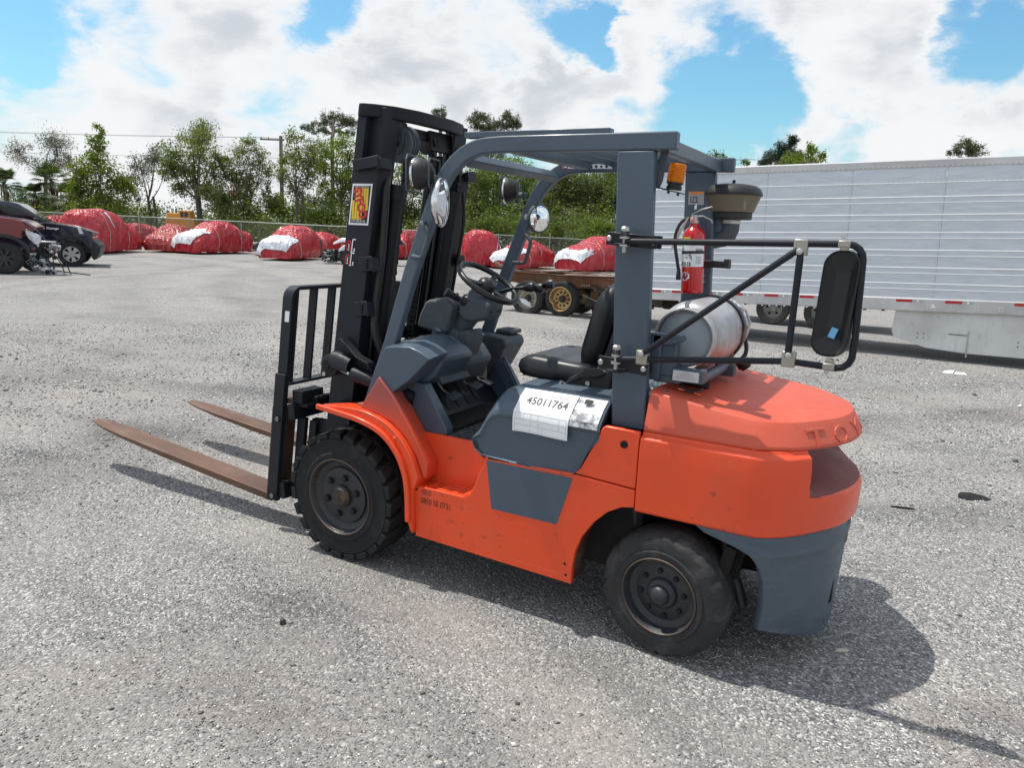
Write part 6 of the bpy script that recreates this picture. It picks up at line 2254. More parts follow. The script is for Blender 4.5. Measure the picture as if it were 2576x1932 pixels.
TREES = [
    ('sparse_tree', 'nearly bare grey tree rising behind the palms at the left', 'tree', (-55.93, 29.17), [(-57.22, 30.23, 7.18, 1.13, 0.77), (-57.84, 29.64, 6.12, 0.98, 0.77), (-56.2, 30.64, 6.54, 0.91, 0.84), (-55.53, 30.81, 5.71, 0.63, 0.7), (-58.2, 29.27, 5.4, 0.7, 0.49), (-56.7, 30.16, 5.65, 1.05, 0.77)], 'grey', 0.13, 0.42, 'trees growing beyond the fence'),
    ('leafy_tree', 'bright yellow-green pointed tree, the tallest cone beside the palms', 'tree', (-43.80, 25.46), [(-44.84, 26.48, 6.88, 0.3, 0.59), (-44.68, 26.39, 6.11, 0.59, 0.53), (-44.71, 26.15, 5.15, 0.77, 0.71), (-44.2, 26.26, 4.44, 1.0, 0.77), (-44.96, 25.73, 3.97, 0.83, 1.0), (-43.63, 26.41, 3.75, 1.0, 0.77), (-44.18, 25.93, 2.99, 1.42, 0.83), (-42.97, 26.75, 3.63, 0.53, 0.59), (-44.72, 25.46, 2.24, 1.0, 0.59), (-43.78, 25.92, 1.99, 1.3, 0.59), (-45.25, 25.4, 3.23, 0.47, 0.71)], 'lime', 0.2, 1.0, 'trees growing beyond the fence'),
    ('sparse_tree', 'thin grey-green tree leaning over a gap of sky, with a bare forked trunk', 'tree', (-43.76, 28.99), [(-44.7, 29.8, 5.82, 0.82, 0.63), (-45.27, 29.38, 5.33, 0.63, 0.57), (-44.01, 30.12, 5.54, 0.63, 0.69), (-43.67, 30.12, 4.72, 0.5, 0.5), (-44.98, 29.28, 4.26, 0.69, 0.57), (-44.36, 29.74, 4.75, 0.82, 0.57), (-45.11, 28.96, 3.17, 0.31, 0.44)], 'grey', 0.14, 0.55, 'trees growing beyond the fence'),
    ('spreading_tree', 'tall dark spreading tree in front of the orange digger', 'tree', (-39.17, 29.23), [(-40.11, 30.39, 7.48, 0.78, 0.54), (-40.59, 29.97, 6.8, 0.9, 0.6), (-39.34, 30.64, 6.72, 0.84, 0.66), (-41.21, 29.41, 5.88, 0.84, 0.6), (-40.01, 30.05, 5.79, 1.15, 0.72), (-38.78, 30.67, 5.56, 0.72, 0.72), (-41.33, 29.1, 4.84, 0.78, 0.66), (-40.24, 29.65, 4.59, 1.08, 0.78), (-39.03, 30.29, 4.5, 1.02, 0.78), (-40.51, 29.28, 3.69, 0.9, 0.54), (-39.34, 29.87, 3.45, 1.02, 0.6), (-41.52, 29.1, 5.27, 0.54, 0.54), (-38.52, 30.37, 3.64, 0.6, 0.54)], 'olive', 0.16, 0.85, 'trees growing beyond the fence'),
    ('upright_tree', 'slim forked tree left of the utility pole', 'tree', (-37.36, 31.42), [(-37.78, 32.68, 6.79, 0.55, 0.43), (-38.39, 32.23, 6.3, 0.68, 0.55), (-37.27, 32.78, 6.05, 0.55, 0.55), (-38.69, 31.88, 5.53, 0.68, 0.62), (-37.73, 32.39, 5.43, 0.92, 0.62), (-36.88, 32.79, 5.16, 0.43, 0.55), (-38.14, 31.94, 4.5, 0.86, 0.55), (-37.16, 32.42, 4.24, 0.68, 0.68), (-38.7, 31.66, 4.62, 0.43, 0.55), (-36.62, 32.58, 3.66, 0.31, 0.43), (-37.73, 31.92, 3.46, 0.55, 0.43)], 'olive', 0.16, 0.75, 'trees growing beyond the fence'),
    ('shrub', 'rust-brown dying shrub behind the slim forked tree', 'shrub', (-41.97, 34.67), [(-42.64, 35.19, 4.09, 0.61, 0.68), (-42.11, 35.34, 3.45, 0.68, 0.68), (-42.82, 34.9, 3.25, 0.54, 0.61), (-41.78, 35.72, 4.3, 0.41, 0.47)], 'rust', 0.15, 0.8, 'shrubs along the fence'),
    ('upright_tree', 'fine-leaved tree just right of the utility pole', 'tree', (-32.86, 31.61), [(-33.73, 32.62, 6.99, 0.65, 0.47), (-33.1, 32.86, 6.5, 0.65, 0.59), (-33.98, 32.24, 5.96, 0.65, 0.65), (-33.15, 32.61, 5.56, 0.89, 0.65), (-33.82, 32.06, 4.81, 0.65, 0.65), (-32.75, 32.59, 4.57, 0.77, 0.65), (-33.29, 32.12, 3.81, 0.59, 0.59), (-32.54, 33.02, 5.88, 0.47, 0.65), (-34.3, 31.96, 5.51, 0.3, 0.47)], 'olive', 0.16, 0.75, 'trees growing beyond the fence'),
    ('broad_tree', 'yellow-green broad tree close to the mast, under the pine', 'tree', (-32.27, 35.45), [(-33.27, 36.41, 7.15, 0.82, 0.63), (-33.71, 35.98, 6.35, 0.94, 0.75), (-32.8, 36.42, 6.09, 0.69, 0.82), (-33.95, 35.55, 5.11, 0.82, 0.75), (-32.95, 36.04, 4.85, 0.94, 0.82), (-33.94, 35.31, 4.02, 0.69, 0.63), (-32.92, 35.77, 3.61, 0.82, 0.69), (-34.45, 35.42, 5.7, 0.44, 0.57), (-32.29, 36.31, 4.41, 0.5, 0.82)], 'lime', 0.17, 0.95, 'trees growing beyond the fence'),
    ('pine_tree', 'dark flat-topped pine with crooked limbs behind the mast', 'tree', (-40.09, 42.74), [(-41.39, 44.34, 10.33, 1.28, 0.34), (-42.32, 43.73, 9.92, 0.98, 0.26), (-40.52, 44.75, 10.0, 0.9, 0.3), (-41.88, 43.78, 9.08, 1.13, 0.23), (-42.98, 43.25, 9.4, 0.6, 0.23), (-40.75, 44.46, 9.33, 0.9, 0.26), (-39.82, 45.07, 9.74, 0.68, 0.38)], 'pine', 0.2, 1.1, 'trees growing beyond the fence'),
    ('pine_tree', 'small pine crown peeking over the mast crossbeam', 'tree', (-33.71, 48.66), [(-35.19, 50.35, 11.45, 0.51, 0.27), (-34.88, 50.41, 11.01, 0.58, 0.31), (-35.4, 50.14, 11.06, 0.31, 0.23)], 'pine', 0.2, 1.2, 'trees growing beyond the fence'),
    ('pine_tree', 'pine with twin tufted tops above the guard roof', 'tree', (-29.20, 48.86), [(-31.04, 50.19, 10.99, 0.83, 0.41), (-31.13, 49.96, 10.24, 0.83, 0.53), (-30.28, 50.38, 10.02, 0.75, 0.45), (-28.97, 51.29, 10.83, 0.75, 0.41), (-29.08, 51.08, 10.19, 1.05, 0.53), (-28.35, 51.53, 10.38, 0.38, 0.3), (-30.32, 50.15, 9.09, 0.75, 0.53), (-29.34, 50.43, 8.03, 0.75, 0.53), (-30.47, 49.76, 7.79, 0.83, 0.6)], 'pine', 0.22, 1.1, 'trees growing beyond the fence'),
    ('shrub', 'dark bush filling the gap below the palms', 'shrub', (-52.83, 26.23), [(-53.47, 26.48, 2.27, 1.31, 0.72), (-52.02, 27.25, 2.18, 1.18, 0.65), (-54.27, 25.94, 1.84, 0.78, 0.46)], 'dark', 0.17, 0.9, 'shrubs along the fence'),
    ('shrub', 'low grey-green brush under the leaning tree', 'shrub', (-46.29, 29.91), [(-46.87, 30.09, 2.2, 0.98, 0.46), (-45.58, 30.8, 2.17, 0.85, 0.39), (-47.69, 29.66, 2.29, 0.59, 0.46)], 'olive', 0.15, 0.7, 'shrubs along the fence'),
    ('shrub', 'dark bush at the foot of the spreading tree, right of the digger', 'shrub', (-40.89, 32.94), [(-41.81, 33.03, 2.84, 0.78, 0.91), (-40.91, 33.46, 2.56, 0.78, 0.72), (-41.47, 33.37, 3.5, 0.59, 0.65)], 'dark', 0.16, 0.9, 'shrubs along the fence'),
    ('shrub', 'green bush between the slim tree and the pole', 'shrub', (-37.03, 32.77), [(-37.85, 32.78, 2.44, 1.07, 0.75), (-36.79, 33.43, 2.71, 0.88, 0.69), (-37.41, 33.21, 3.24, 0.69, 0.44), (-38.06, 32.56, 1.97, 0.75, 0.44)], 'green', 0.17, 1.0, 'shrubs along the fence'),
    ('shrub', 'bright bank of bushes right of the utility pole', 'shrub', (-36.62, 35.34), [(-37.34, 35.43, 2.57, 1.11, 0.78), (-36.22, 36.09, 2.79, 0.98, 0.78), (-38.11, 35.11, 3.02, 0.52, 0.59), (-36.56, 35.75, 2.13, 1.18, 0.39)], 'green', 0.17, 1.0, 'shrubs along the fence'),
    ('shrub', 'dense dark thicket behind the bushes near the mast', 'shrub', (-38.83, 39.94), [(-39.22, 40.38, 3.28, 0.93, 0.72), (-39.88, 40.08, 3.53, 0.57, 0.43), (-38.51, 40.74, 3.13, 0.72, 0.64)], 'dark', 0.18, 1.0, 'shrubs along the fence'),
    ('shrub', 'mixed green bush beside the mast base', 'shrub', (-31.82, 34.53), [(-32.18, 34.72, 2.36, 1.05, 0.68), (-31.42, 35.22, 2.7, 0.68, 0.92), (-32.94, 34.22, 2.02, 0.68, 0.43)], 'green', 0.17, 1.0, 'shrubs along the fence'),
    ('thicket_tree', 'rounded green tree seen between the mast rails', 'tree', (-28.55, 37.53), [(-29.25, 37.87, 3.94, 1.26, 1.57), (-28.64, 38.57, 5.52, 1.19, 1.26), (-29.94, 37.26, 2.98, 1.07, 1.07), (-28.49, 37.93, 2.43, 1.26, 0.82), (-27.57, 38.74, 3.72, 0.82, 1.26)], 'green', 0.18, 1.1, 'trees growing beyond the fence'),
    ('thicket_tree', 'pale green tree directly behind the guard leg on the near side', 'tree', (-24.45, 38.67), [(-24.86, 39.15, 4.08, 1.11, 1.23), (-24.34, 39.69, 5.17, 0.98, 0.92), (-25.27, 38.71, 3.15, 0.92, 1.05), (-24.2, 39.31, 3.21, 1.23, 1.05), (-24.59, 38.84, 2.13, 1.23, 0.62)], 'green', 0.18, 1.1, 'trees growing beyond the fence'),
    ('thicket_tree', 'yellow-tinged tree left of the far work lamp', 'tree', (-23.93, 41.30), [(-24.5, 42.05, 5.67, 1.02, 0.83), (-24.95, 41.61, 4.86, 0.96, 0.9), (-23.84, 42.24, 4.91, 0.9, 0.96), (-24.1, 41.83, 3.8, 1.09, 0.96), (-24.37, 41.42, 2.68, 1.15, 0.83), (-23.73, 42.6, 6.18, 0.7, 0.58)], 'lime', 0.17, 1.0, 'trees growing beyond the fence'),
    ('thicket_tree', 'tall green tree under the guard roof between the two legs', 'tree', (-23.23, 44.03), [(-24.02, 44.78, 6.23, 1.0, 0.8), (-23.2, 45.09, 5.61, 1.0, 0.93), (-24.29, 44.36, 5.07, 0.87, 0.87), (-23.31, 44.72, 4.29, 1.33, 1.0), (-23.71, 44.18, 2.96, 1.33, 1.0), (-22.62, 44.91, 3.51, 1.0, 1.0)], 'green', 0.17, 1.1, 'trees growing beyond the fence'),
    ('thicket_tree', 'dark feathery tree behind the far round mirror', 'tree', (-19.94, 42.37), [(-20.45, 42.96, 4.99, 1.07, 0.82), (-19.83, 43.42, 5.49, 1.0, 0.75), (-20.71, 42.56, 3.9, 1.0, 0.88), (-19.78, 43.12, 4.1, 1.26, 0.94), (-20.02, 42.69, 2.85, 1.38, 0.88)], 'olive', 0.15, 1.25, 'trees growing beyond the fence'),
    ('thicket_tree', 'dusky olive tree filling the frame left of the near pillar', 'tree', (-17.75, 43.60), [(-18.58, 44.08, 5.39, 1.19, 0.75), (-17.58, 44.57, 5.13, 1.13, 0.94), (-18.84, 43.68, 4.3, 1.13, 0.94), (-17.68, 44.22, 3.89, 1.38, 1.07), (-18.08, 43.75, 2.79, 1.57, 0.82), (-16.63, 44.89, 4.25, 0.94, 1.26), (-16.82, 45.11, 5.63, 0.94, 0.82)], 'olive', 0.15, 1.3, 'trees growing beyond the fence'),
    ('thicket_tree', 'mid green tree behind the near pillar', 'tree', (-15.86, 47.00), [(-16.59, 47.35, 4.71, 1.31, 1.31), (-15.36, 47.89, 4.13, 1.18, 1.18), (-15.8, 47.41, 3.14, 1.31, 0.85)], 'green', 0.17, 1.0, 'trees growing beyond the fence'),
    ('shrub', 'leafy green bush hanging over the fence between two wrapped cars', 'shrub', (-17.96, 36.47), [(-18.38, 36.34, 1.71, 0.94, 0.66), (-17.52, 36.79, 1.62, 0.83, 0.61), (-19.16, 35.99, 2.08, 0.66, 0.55), (-17.08, 37.1, 1.91, 0.55, 0.61)], 'green', 0.17, 1.1, 'shrubs along the fence'),
    ('shrub', 'leafy bush over the fence at the near guard leg', 'shrub', (-21.51, 35.65), [(-21.87, 35.65, 1.98, 0.85, 0.45), (-21.15, 36.08, 2.16, 0.73, 0.51), (-20.47, 36.36, 1.77, 0.57, 0.45)], 'green', 0.17, 1.1, 'shrubs along the fence'),
    ('cedar_tree', 'dark pointed cedar top showing over the trailer roof', 'tree', (-6.71, 52.14), [(-7.11, 53.58, 9.03, 0.33, 0.52), (-7.36, 53.29, 8.38, 0.59, 0.52), (-7.86, 52.89, 7.87, 0.72, 0.46), (-8.38, 52.51, 7.43, 0.65, 0.33), (-6.83, 53.4, 7.6, 0.78, 0.59), (-7.47, 52.93, 7.09, 1.11, 0.52)], 'cedar', 0.18, 1.4, 'treetops above the trailer'),
    ('leafy_tree', 'light green treetop beside the cedar over the trailer', 'tree', (-4.47, 48.73), [(-5.23, 49.68, 7.88, 0.48, 0.3), (-5.99, 49.13, 7.3, 0.66, 0.42), (-4.95, 49.73, 7.41, 0.6, 0.42), (-5.42, 49.37, 6.98, 1.02, 0.36), (-4.57, 49.96, 7.52, 0.24, 0.24), (-6.33, 48.84, 6.84, 0.54, 0.3)], 'lime', 0.18, 1.0, 'treetops above the trailer'),
    ('pine_tree', 'pine treetop over the right end of the trailer roof', 'tree', (4.75, 58.58), [(3.91, 59.7, 9.25, 0.59, 0.26), (3.59, 59.44, 8.91, 0.78, 0.26), (4.43, 59.93, 9.02, 0.46, 0.29), (3.06, 59.07, 8.56, 0.65, 0.2), (4.07, 59.62, 8.55, 0.78, 0.26)], 'pine', 0.2, 1.1, 'treetops above the trailer'),
    ('leafy_tree', 'small green treetop behind the air pre-cleaner', 'tree', (-10.18, 47.86), [(-11.07, 48.69, 7.43, 0.5, 0.22), (-10.71, 48.84, 7.2, 0.57, 0.25), (-9.58, 49.41, 7.01, 0.44, 0.16)], 'green', 0.17, 1.0, 'treetops above the trailer'),
]
for _t in TREES:
    make_tree(*_t)

PALMS = [
    ('cabbage palm cut off by the left edge of the picture', (-48.43, 22.51, 3.34), 0.98),
    ('shaggy palm crown under the bare grey tree', (-50.09, 26.36, 3.79), 1.26),
    ('lower palm crown with hanging dead fronds beside the lime tree', (-47.81, 26.19, 2.66), 1.17),
    ('dark palm crown low at the left behind the navy pickup', (-50.97, 25.63, 2.73), 0.94),
]
PALMETTOS = [
    ('spiky palmetto clump beyond the fence near the mast', (-31.71, 32.58, 2.09), 0.89),
    ('tall palmetto clump left of the near pillar, behind the last wrapped car', (-15.12, 38.27, 2.28), 1.27),
    ('small palmetto on the fence line behind the far round mirror', (-18.38, 37.62, 2.21), 0.68),
]



def palm(name, label, c, rad, matk, nf, group, trunk=True):
    o = thing(name, label, 'palm' if trunk else 'palmetto', (c[0], c[1], 0), 0, group)
    C0 = Vector((0, 0, c[2]))
    if trunk:
        MB().tube([(0.1, 0, 0), (.05, .03, c[2] * .5), (0, 0, c[2])], [.17, .15, .13], 9).build('trunk', M_BARK, o, smooth=60)
        # skirt of dead fronds under the crown
        m = MB()
        for k in range(26):
            a = vr.random() * 6.283
            l = rad * (.6 + .5 * vr.random())
            p0 = C0 + Vector((math.cos(a) * .12, math.sin(a) * .12, -.05 - .1 * vr.random()))
            p1 = p0 + Vector((math.cos(a) * l * .35, math.sin(a) * l * .35, -l * .45))
            p2 = p0 + Vector((math.cos(a) * l * .38, math.sin(a) * l * .38, -l * .95))
            s = Vector((-math.sin(a), math.cos(a), 0)) * .05
            m.add([p0, p1 - s, p2, p1 + s], [(0, 1, 2, 3)])
        m.build('dead_frond', M_DEADFROND, o, fix=False)['kind'] = 'stuff'
    else:
        C0 = Vector((0, 0, max(.15, c[2] - rad * .75)))
    for k in range(nf):
        a = vr.random() * 6.283
        el = R(-25 + 105 * vr.random()) if trunk else R(15 + 70 * vr.random())
        d = Vector((math.cos(a) * math.cos(el), math.sin(a) * math.cos(el), math.sin(el)))
        side = d.cross(Vector((0, 0, 1)))
        side = side.normalized() if side.length > .05 else Vector((1, 0, 0))
        up = side.cross(d).normalized()
        l = rad * (1.0 + .45 * vr.random())
        stem = C0 + d * l * (.45 if trunk else .5)
        m = MB()
        m.tube([C0, C0 + d * l * .25, stem], [.018, .014, .010], 4)
        # fan of narrow leaflets drooping at their ends
        nl = 15 if trunk else 13
        for i in range(nl):
            t = (i / (nl - 1) - .5) * 2
            q = (d * math.cos(t * 1.25) + side * math.sin(t * 1.25)).normalized()
            ln = l * (.62 if trunk else .75) * (1 - .28 * t * t)
            w = side * math.cos(t * 1.25) - d * math.sin(t * 1.25)
            b0 = stem
            b1 = stem + q * ln * .55 + up * .02
            b2 = stem + q * ln + Vector((0, 0, -.18 * ln - (.10 * ln if trunk else 0)))
            m.add([b0, b1 - w * .038, b2, b1 + w * .038], [(0, 1, 2, 3)])
        m.build('frond', LEAF[matk], o, fix=False)
    return o


for _l, _c, _r in PALMS:
    palm('palm_tree', _l, _c, _r, 'palm', 34, 'palms at the left end of the yard')
for _l, _c, _r in PALMETTOS:
    palm('palmetto', _l, _c, _r, 'palmetto', 30, 'palmetto clumps along the fence', trunk=False)


def far_wood():
    """the continuous low wood behind everything, too dense to count"""
    cen, spr = [], []
    for k in range(900):
        t = vr.random()
        q = vr.random() * 9
        x = -60 + t * 76 - .4 * q
        y = 18.5 + t * 33.6 + .9 * q
        if abs((x - CAM_LOC.x) * .604 + (y - CAM_LOC.y) * .797) < 1.5 and math.hypot(x - CAM_LOC.x, y - CAM_LOC.y) < 58:
            continue
        h = .9 + .9 * vr.random() + .12 * q + (1.3 if t > .5 else 0)
        for _ in range(3):
            cen.append((x + vr.normal() * 1.0, y + vr.normal() * 1.0, h * vr.random() ** .8))
            spr.append((.8, .8, .5))
    o = leaves('undergrowth', cen, spr, 72, .15, LEAF['green'], None)
    o['kind'] = 'stuff'
    o['label'] = 'dense dark undergrowth behind the fence'
    # weeds along the foot of the fence
    cen, spr = [], []
    for k in range(420):
        t = vr.random()
        cen.append((-46 + t * 38 + vr.normal() * .1, 22.0 + t * 15.4 + vr.normal() * .35, .12 + .22 * vr.random()))
        spr.append((.25, .25, .12))
    o = leaves('weeds', cen, spr, 14, .16, LEAF['palmetto'], None, .25, 2.0)
    o['kind'] = 'stuff'
    o['label'] = 'rough weeds along the foot of the fence'


far_wood()


# ------------------------------------------------------------------ chain-link fence, pole, digger
def fence():
    line = [(-47.7, 20.21, 1.76), (-38.03, 24.36, 1.72), (-26.32, 29.04, 1.66), (-13.34, 34.98, 1.52), (-4.0, 38.9, 1.50), (6.0, 43.0, 1.5)]
    o = thing('chain_link_fence', 'galvanised chain-link fence with a pale top rail running behind the wrapped cars', 'fence', (-26.32, 29.04, 0))
    O = Vector((-26.32, 29.04, 0))
    galv = flat('galvanised_pipe', (.30, .34, .32), .5, .6)
    wire = flat('fence_wire', (.17, .19, .18), .55, .4)
    pts = []
    for a, b in zip(line, line[1:]):
        A, B = Vector(a), Vector(b)
        n = max(1, round((B - A).length / 2.9))
        for k in range(n):
            pts.append(A.lerp(B, k / n))
    pts.append(Vector(line[-1]))
    # one post mesh shared by all posts
    for i, p in enumerate(pts):
        tall = .18 if i % 4 == 0 else .02
        po = MB().tube([(0, 0, 0), (0, 0, p.z + tall)], .036, 8).lathe([(.042, p.z + tall), (.03, p.z + tall + .04), (0, p.z + tall + .05)], (0, 0, 0), (0, 0, 1), 8)
        po.build('post', galv, o, smooth=50, loc=(p.x - O.x, p.y - O.y, 0))
    for a, b in zip(pts, pts[1:]):
        MB().tube([a - O, b - O], .026, 8).build('top_rail', galv, o, smooth=60)
        # woven wire: two families of slanted thin strips
        L = math.hypot(b.x - a.x, b.y - a.y)
        d = Vector(((b.x - a.x) / L, (b.y - a.y) / L, 0))
        h = a.z - .03
        m = MB()
        step = .115
        w = .0075
        k = -h
        while k < L:
            for sgn in (0, 1):
                x0, z0, x1, z1 = k, 0.03, k + h, h
                if x0 < 0:
                    z0 += -x0
                    x0 = 0
                if x1 > L:
                    z1 -= x1 - L
                    x1 = L
                if x1 - x0 > .02:
                    if sgn:
                        x0, x1 = L - x0, L - x1
                    q0 = a - O + d * x0
                    q1 = a - O + d * x1
                    m.add([(q0.x, q0.y, z0 - w), (q1.x, q1.y, z1 - w), (q1.x, q1.y, z1 + w), (q0.x, q0.y, z0 + w)], [(0, 1, 2, 3)])
            k += step
        m.build('wire_mesh', wire, o, fix=False)


fence()


def utility_pole():
    o = thing('utility_pole', 'weathered wooden utility pole standing between two trees behind the fence', 'utility pole', (-38.1, 35.5, 0))
    t = worn('weathered_wood', (.20, .19, .175), .9, dirt=(.10, .09, .08), amount=.6, scale=1.2, streak=(3, 3, .3), bump=.4)
    MB().tube([(0, 0, 0), (0, 0, 7.65)], [.16, .115], 12).build('pole', t, o, smooth=60)
    MB().box((-.55, -.28, 7.38), (1.7, .09, .10), Matrix.Rotation(R(27), 4, 'Z')).build('crossarm', t, o)
    for x in (-1.25, -.75, .05):
        MB().lathe([(.03, 0), (.05, .05), (.05, .09), (.02, .13)], (x * .9 - .1, x * .46 - .05, 7.43), (0, 0, 1), 8).build('insulator', flat('porcelain', (.35, .33, .31), .3), o)
    wm = flat('power_line', (.05, .05, .05), .6)
    for (dz, dx, zf) in ((7.52, -1.2, 7.0), (7.50, -.7, 6.9), (6.15, 0, 5.8)):
        P = []
        for k in range(25):
            u = k / 24
            P.append((dx * .9 - 40 * u, dx * .46 - 27 * u, dz + (zf - dz) * u - 1.6 * u * (1 - u)))
        MB().tube(P, .009, 5).build('power_line', wm, o)
        P = [(dx * .9 + 30 * k / 16, dx * .46 + 17 * k / 16, dz - 2.0 * (k / 16) * (1 - k / 16)) for k in range(17)]
        MB().tube(P, .009, 5).build('power_line', wm, o)


utility_pole()


def digger():
    o = thing('excavator', 'orange-yellow digger body with a small cab showing over the fence', 'excavator', (-39.3, 28.3, 0), R(33))
    o.scale = (.90, .90, .93)
    ym = worn('digger_yellow', (.62, .27, .025), .5, dirt=(.30, .18, .08), amount=.5, scale=1.5)
    dk = flat('digger_dark', (.03, .03, .03), .8)
    MB().box((0, 0, 1.45), (2.0, 1.5, .80)).build('body', ym, o, bevel=.05)
    MB().box((-.35, -.15, 2.02), (1.15, 1.1, .36), taper=.9).build('engine_cover', ym, o, bevel=.04)
    cab = MB().box((.30, -.2, 2.12), (.85, 1.0, .55), taper=.92).build('cab', ym, o, bevel=.04)
    MB().box((.32, -.715, 2.13), (.5, .02, .34)).build('cab_window', flat('dark_glass', (.02, .025, .03), .1), cab)
    MB().box((.32, -.72, 2.13), (.04, .03, .34)).build('window_bar', ym, cab)
    MB().tube([(-.55, .2, 2.15), (-.55, .2, 2.5)], .05, 8).build('exhaust_pipe', dk, o)
    for y in (-.75, .75):
        P = [(-1.0, .12), (-1.2, .4), (-1.0, .75), (1.0, .75), (1.2, .4), (1.0, .12)]
        MB().prism(P, y - .25, y + .25).build('track', dk, o, bevel=.06)
    MB().box((0, 0, .90), (1.2, 1.2, .35)).build('undercarriage', dk, o)


digger()


# ------------------------------------------------------------------ vehicles in the yard
M_TYRE = worn('road_tyre', (.018, .018, .019), .8, dirt=(.08, .075, .07), amount=.5, scale=6)
M_GLASS = flat('tinted_glass', (.010, .014, .020), .06)
M_TRIM = flat('black_trim', (.014, .014, .016), .5)
M_ALLOY = flat('silver_alloy', (.55, .56, .58), .3, .8)


def wrap_mat(name, col):
    t = NT(name)
    p = t.wpos((1, 1, .45))
    n1 = t.noise(p, 2.2, 3, .5, 1.2)
    n2 = t.noise(t.wpos((1.2, 1.2, .3)), 4.5, 3, .5, .8)
    c = t.mix(t.rng(n1, .35, .7), tuple(c * .88 for c in col), tuple(min(1, c * 1.1) for c in col))
    t.set(Base_Color=c, Roughness=.27)
    t.b.inputs['Specular IOR Level'].default_value = .7
    t.bump(t.math('ADD', n1, t.math('MULTIPLY', n2, .7)), 1.0, .20)
    return t.m


M_WRAP = wrap_mat('red_shrink_wrap', (.46, .011, .021))
M_WRAP_DULL = wrap_mat('dull_red_wrap', (.36, .030, .026))
M_WRAP_WHITE = wrap_mat('white_wrap_film', (.72, .75, .80))
M_CORD = flat('tie_cord', (.62, .55, .50), .7)

PROFILES = {   # (position along the length from the tail 0 to the nose 1, height, half-width) ; 1 = full
    'sedan': [(0, .30, .55), (.015, .60, .80), (.06, .70, .93), (.17, .76, .97), (.27, .90, .96), (.36, .985, .93), (.50, 1.0, .92), (.60, .965, .94), (.68, .84, .98), (.76, .70, 1.0), (.88, .645, .98), (.95, .59, .93), (.985, .50, .84), (1, .30, .60)],
    'suv': [(0, .35, .60), (.012, .72, .82), (.04, .92, .90), (.10, .985, .92), (.25, 1.0, .93), (.45, 1.0, .93), (.58, .965, .95), (.67, .82, .98), (.74, .705, 1.0), (.86, .66, .98), (.94, .60, .95), (.985, .50, .86), (1, .30, .66)],
    'tall': [(0, .50, .75), (.015, .90, .88), (.05, .97, .92), (.20, 1.0, .95), (.42, 1.0, .95), (.52, .97, .96), (.62, .86, .98), (.72, .76, 1.0), (.88, .66, .98), (.96, .56, .94), (1, .34, .74)],
    'crushed': [(0, .40, .62), (.02, .74, .84), (.08, .94, .90), (.22, 1.0, .92), (.38, .97, .92), (.5, .86, .95), (.60, .72, 1.0), (.74, .70, 1.02), (.86, .60, .98), (.95, .46, .9), (1, .25, .66)],
}


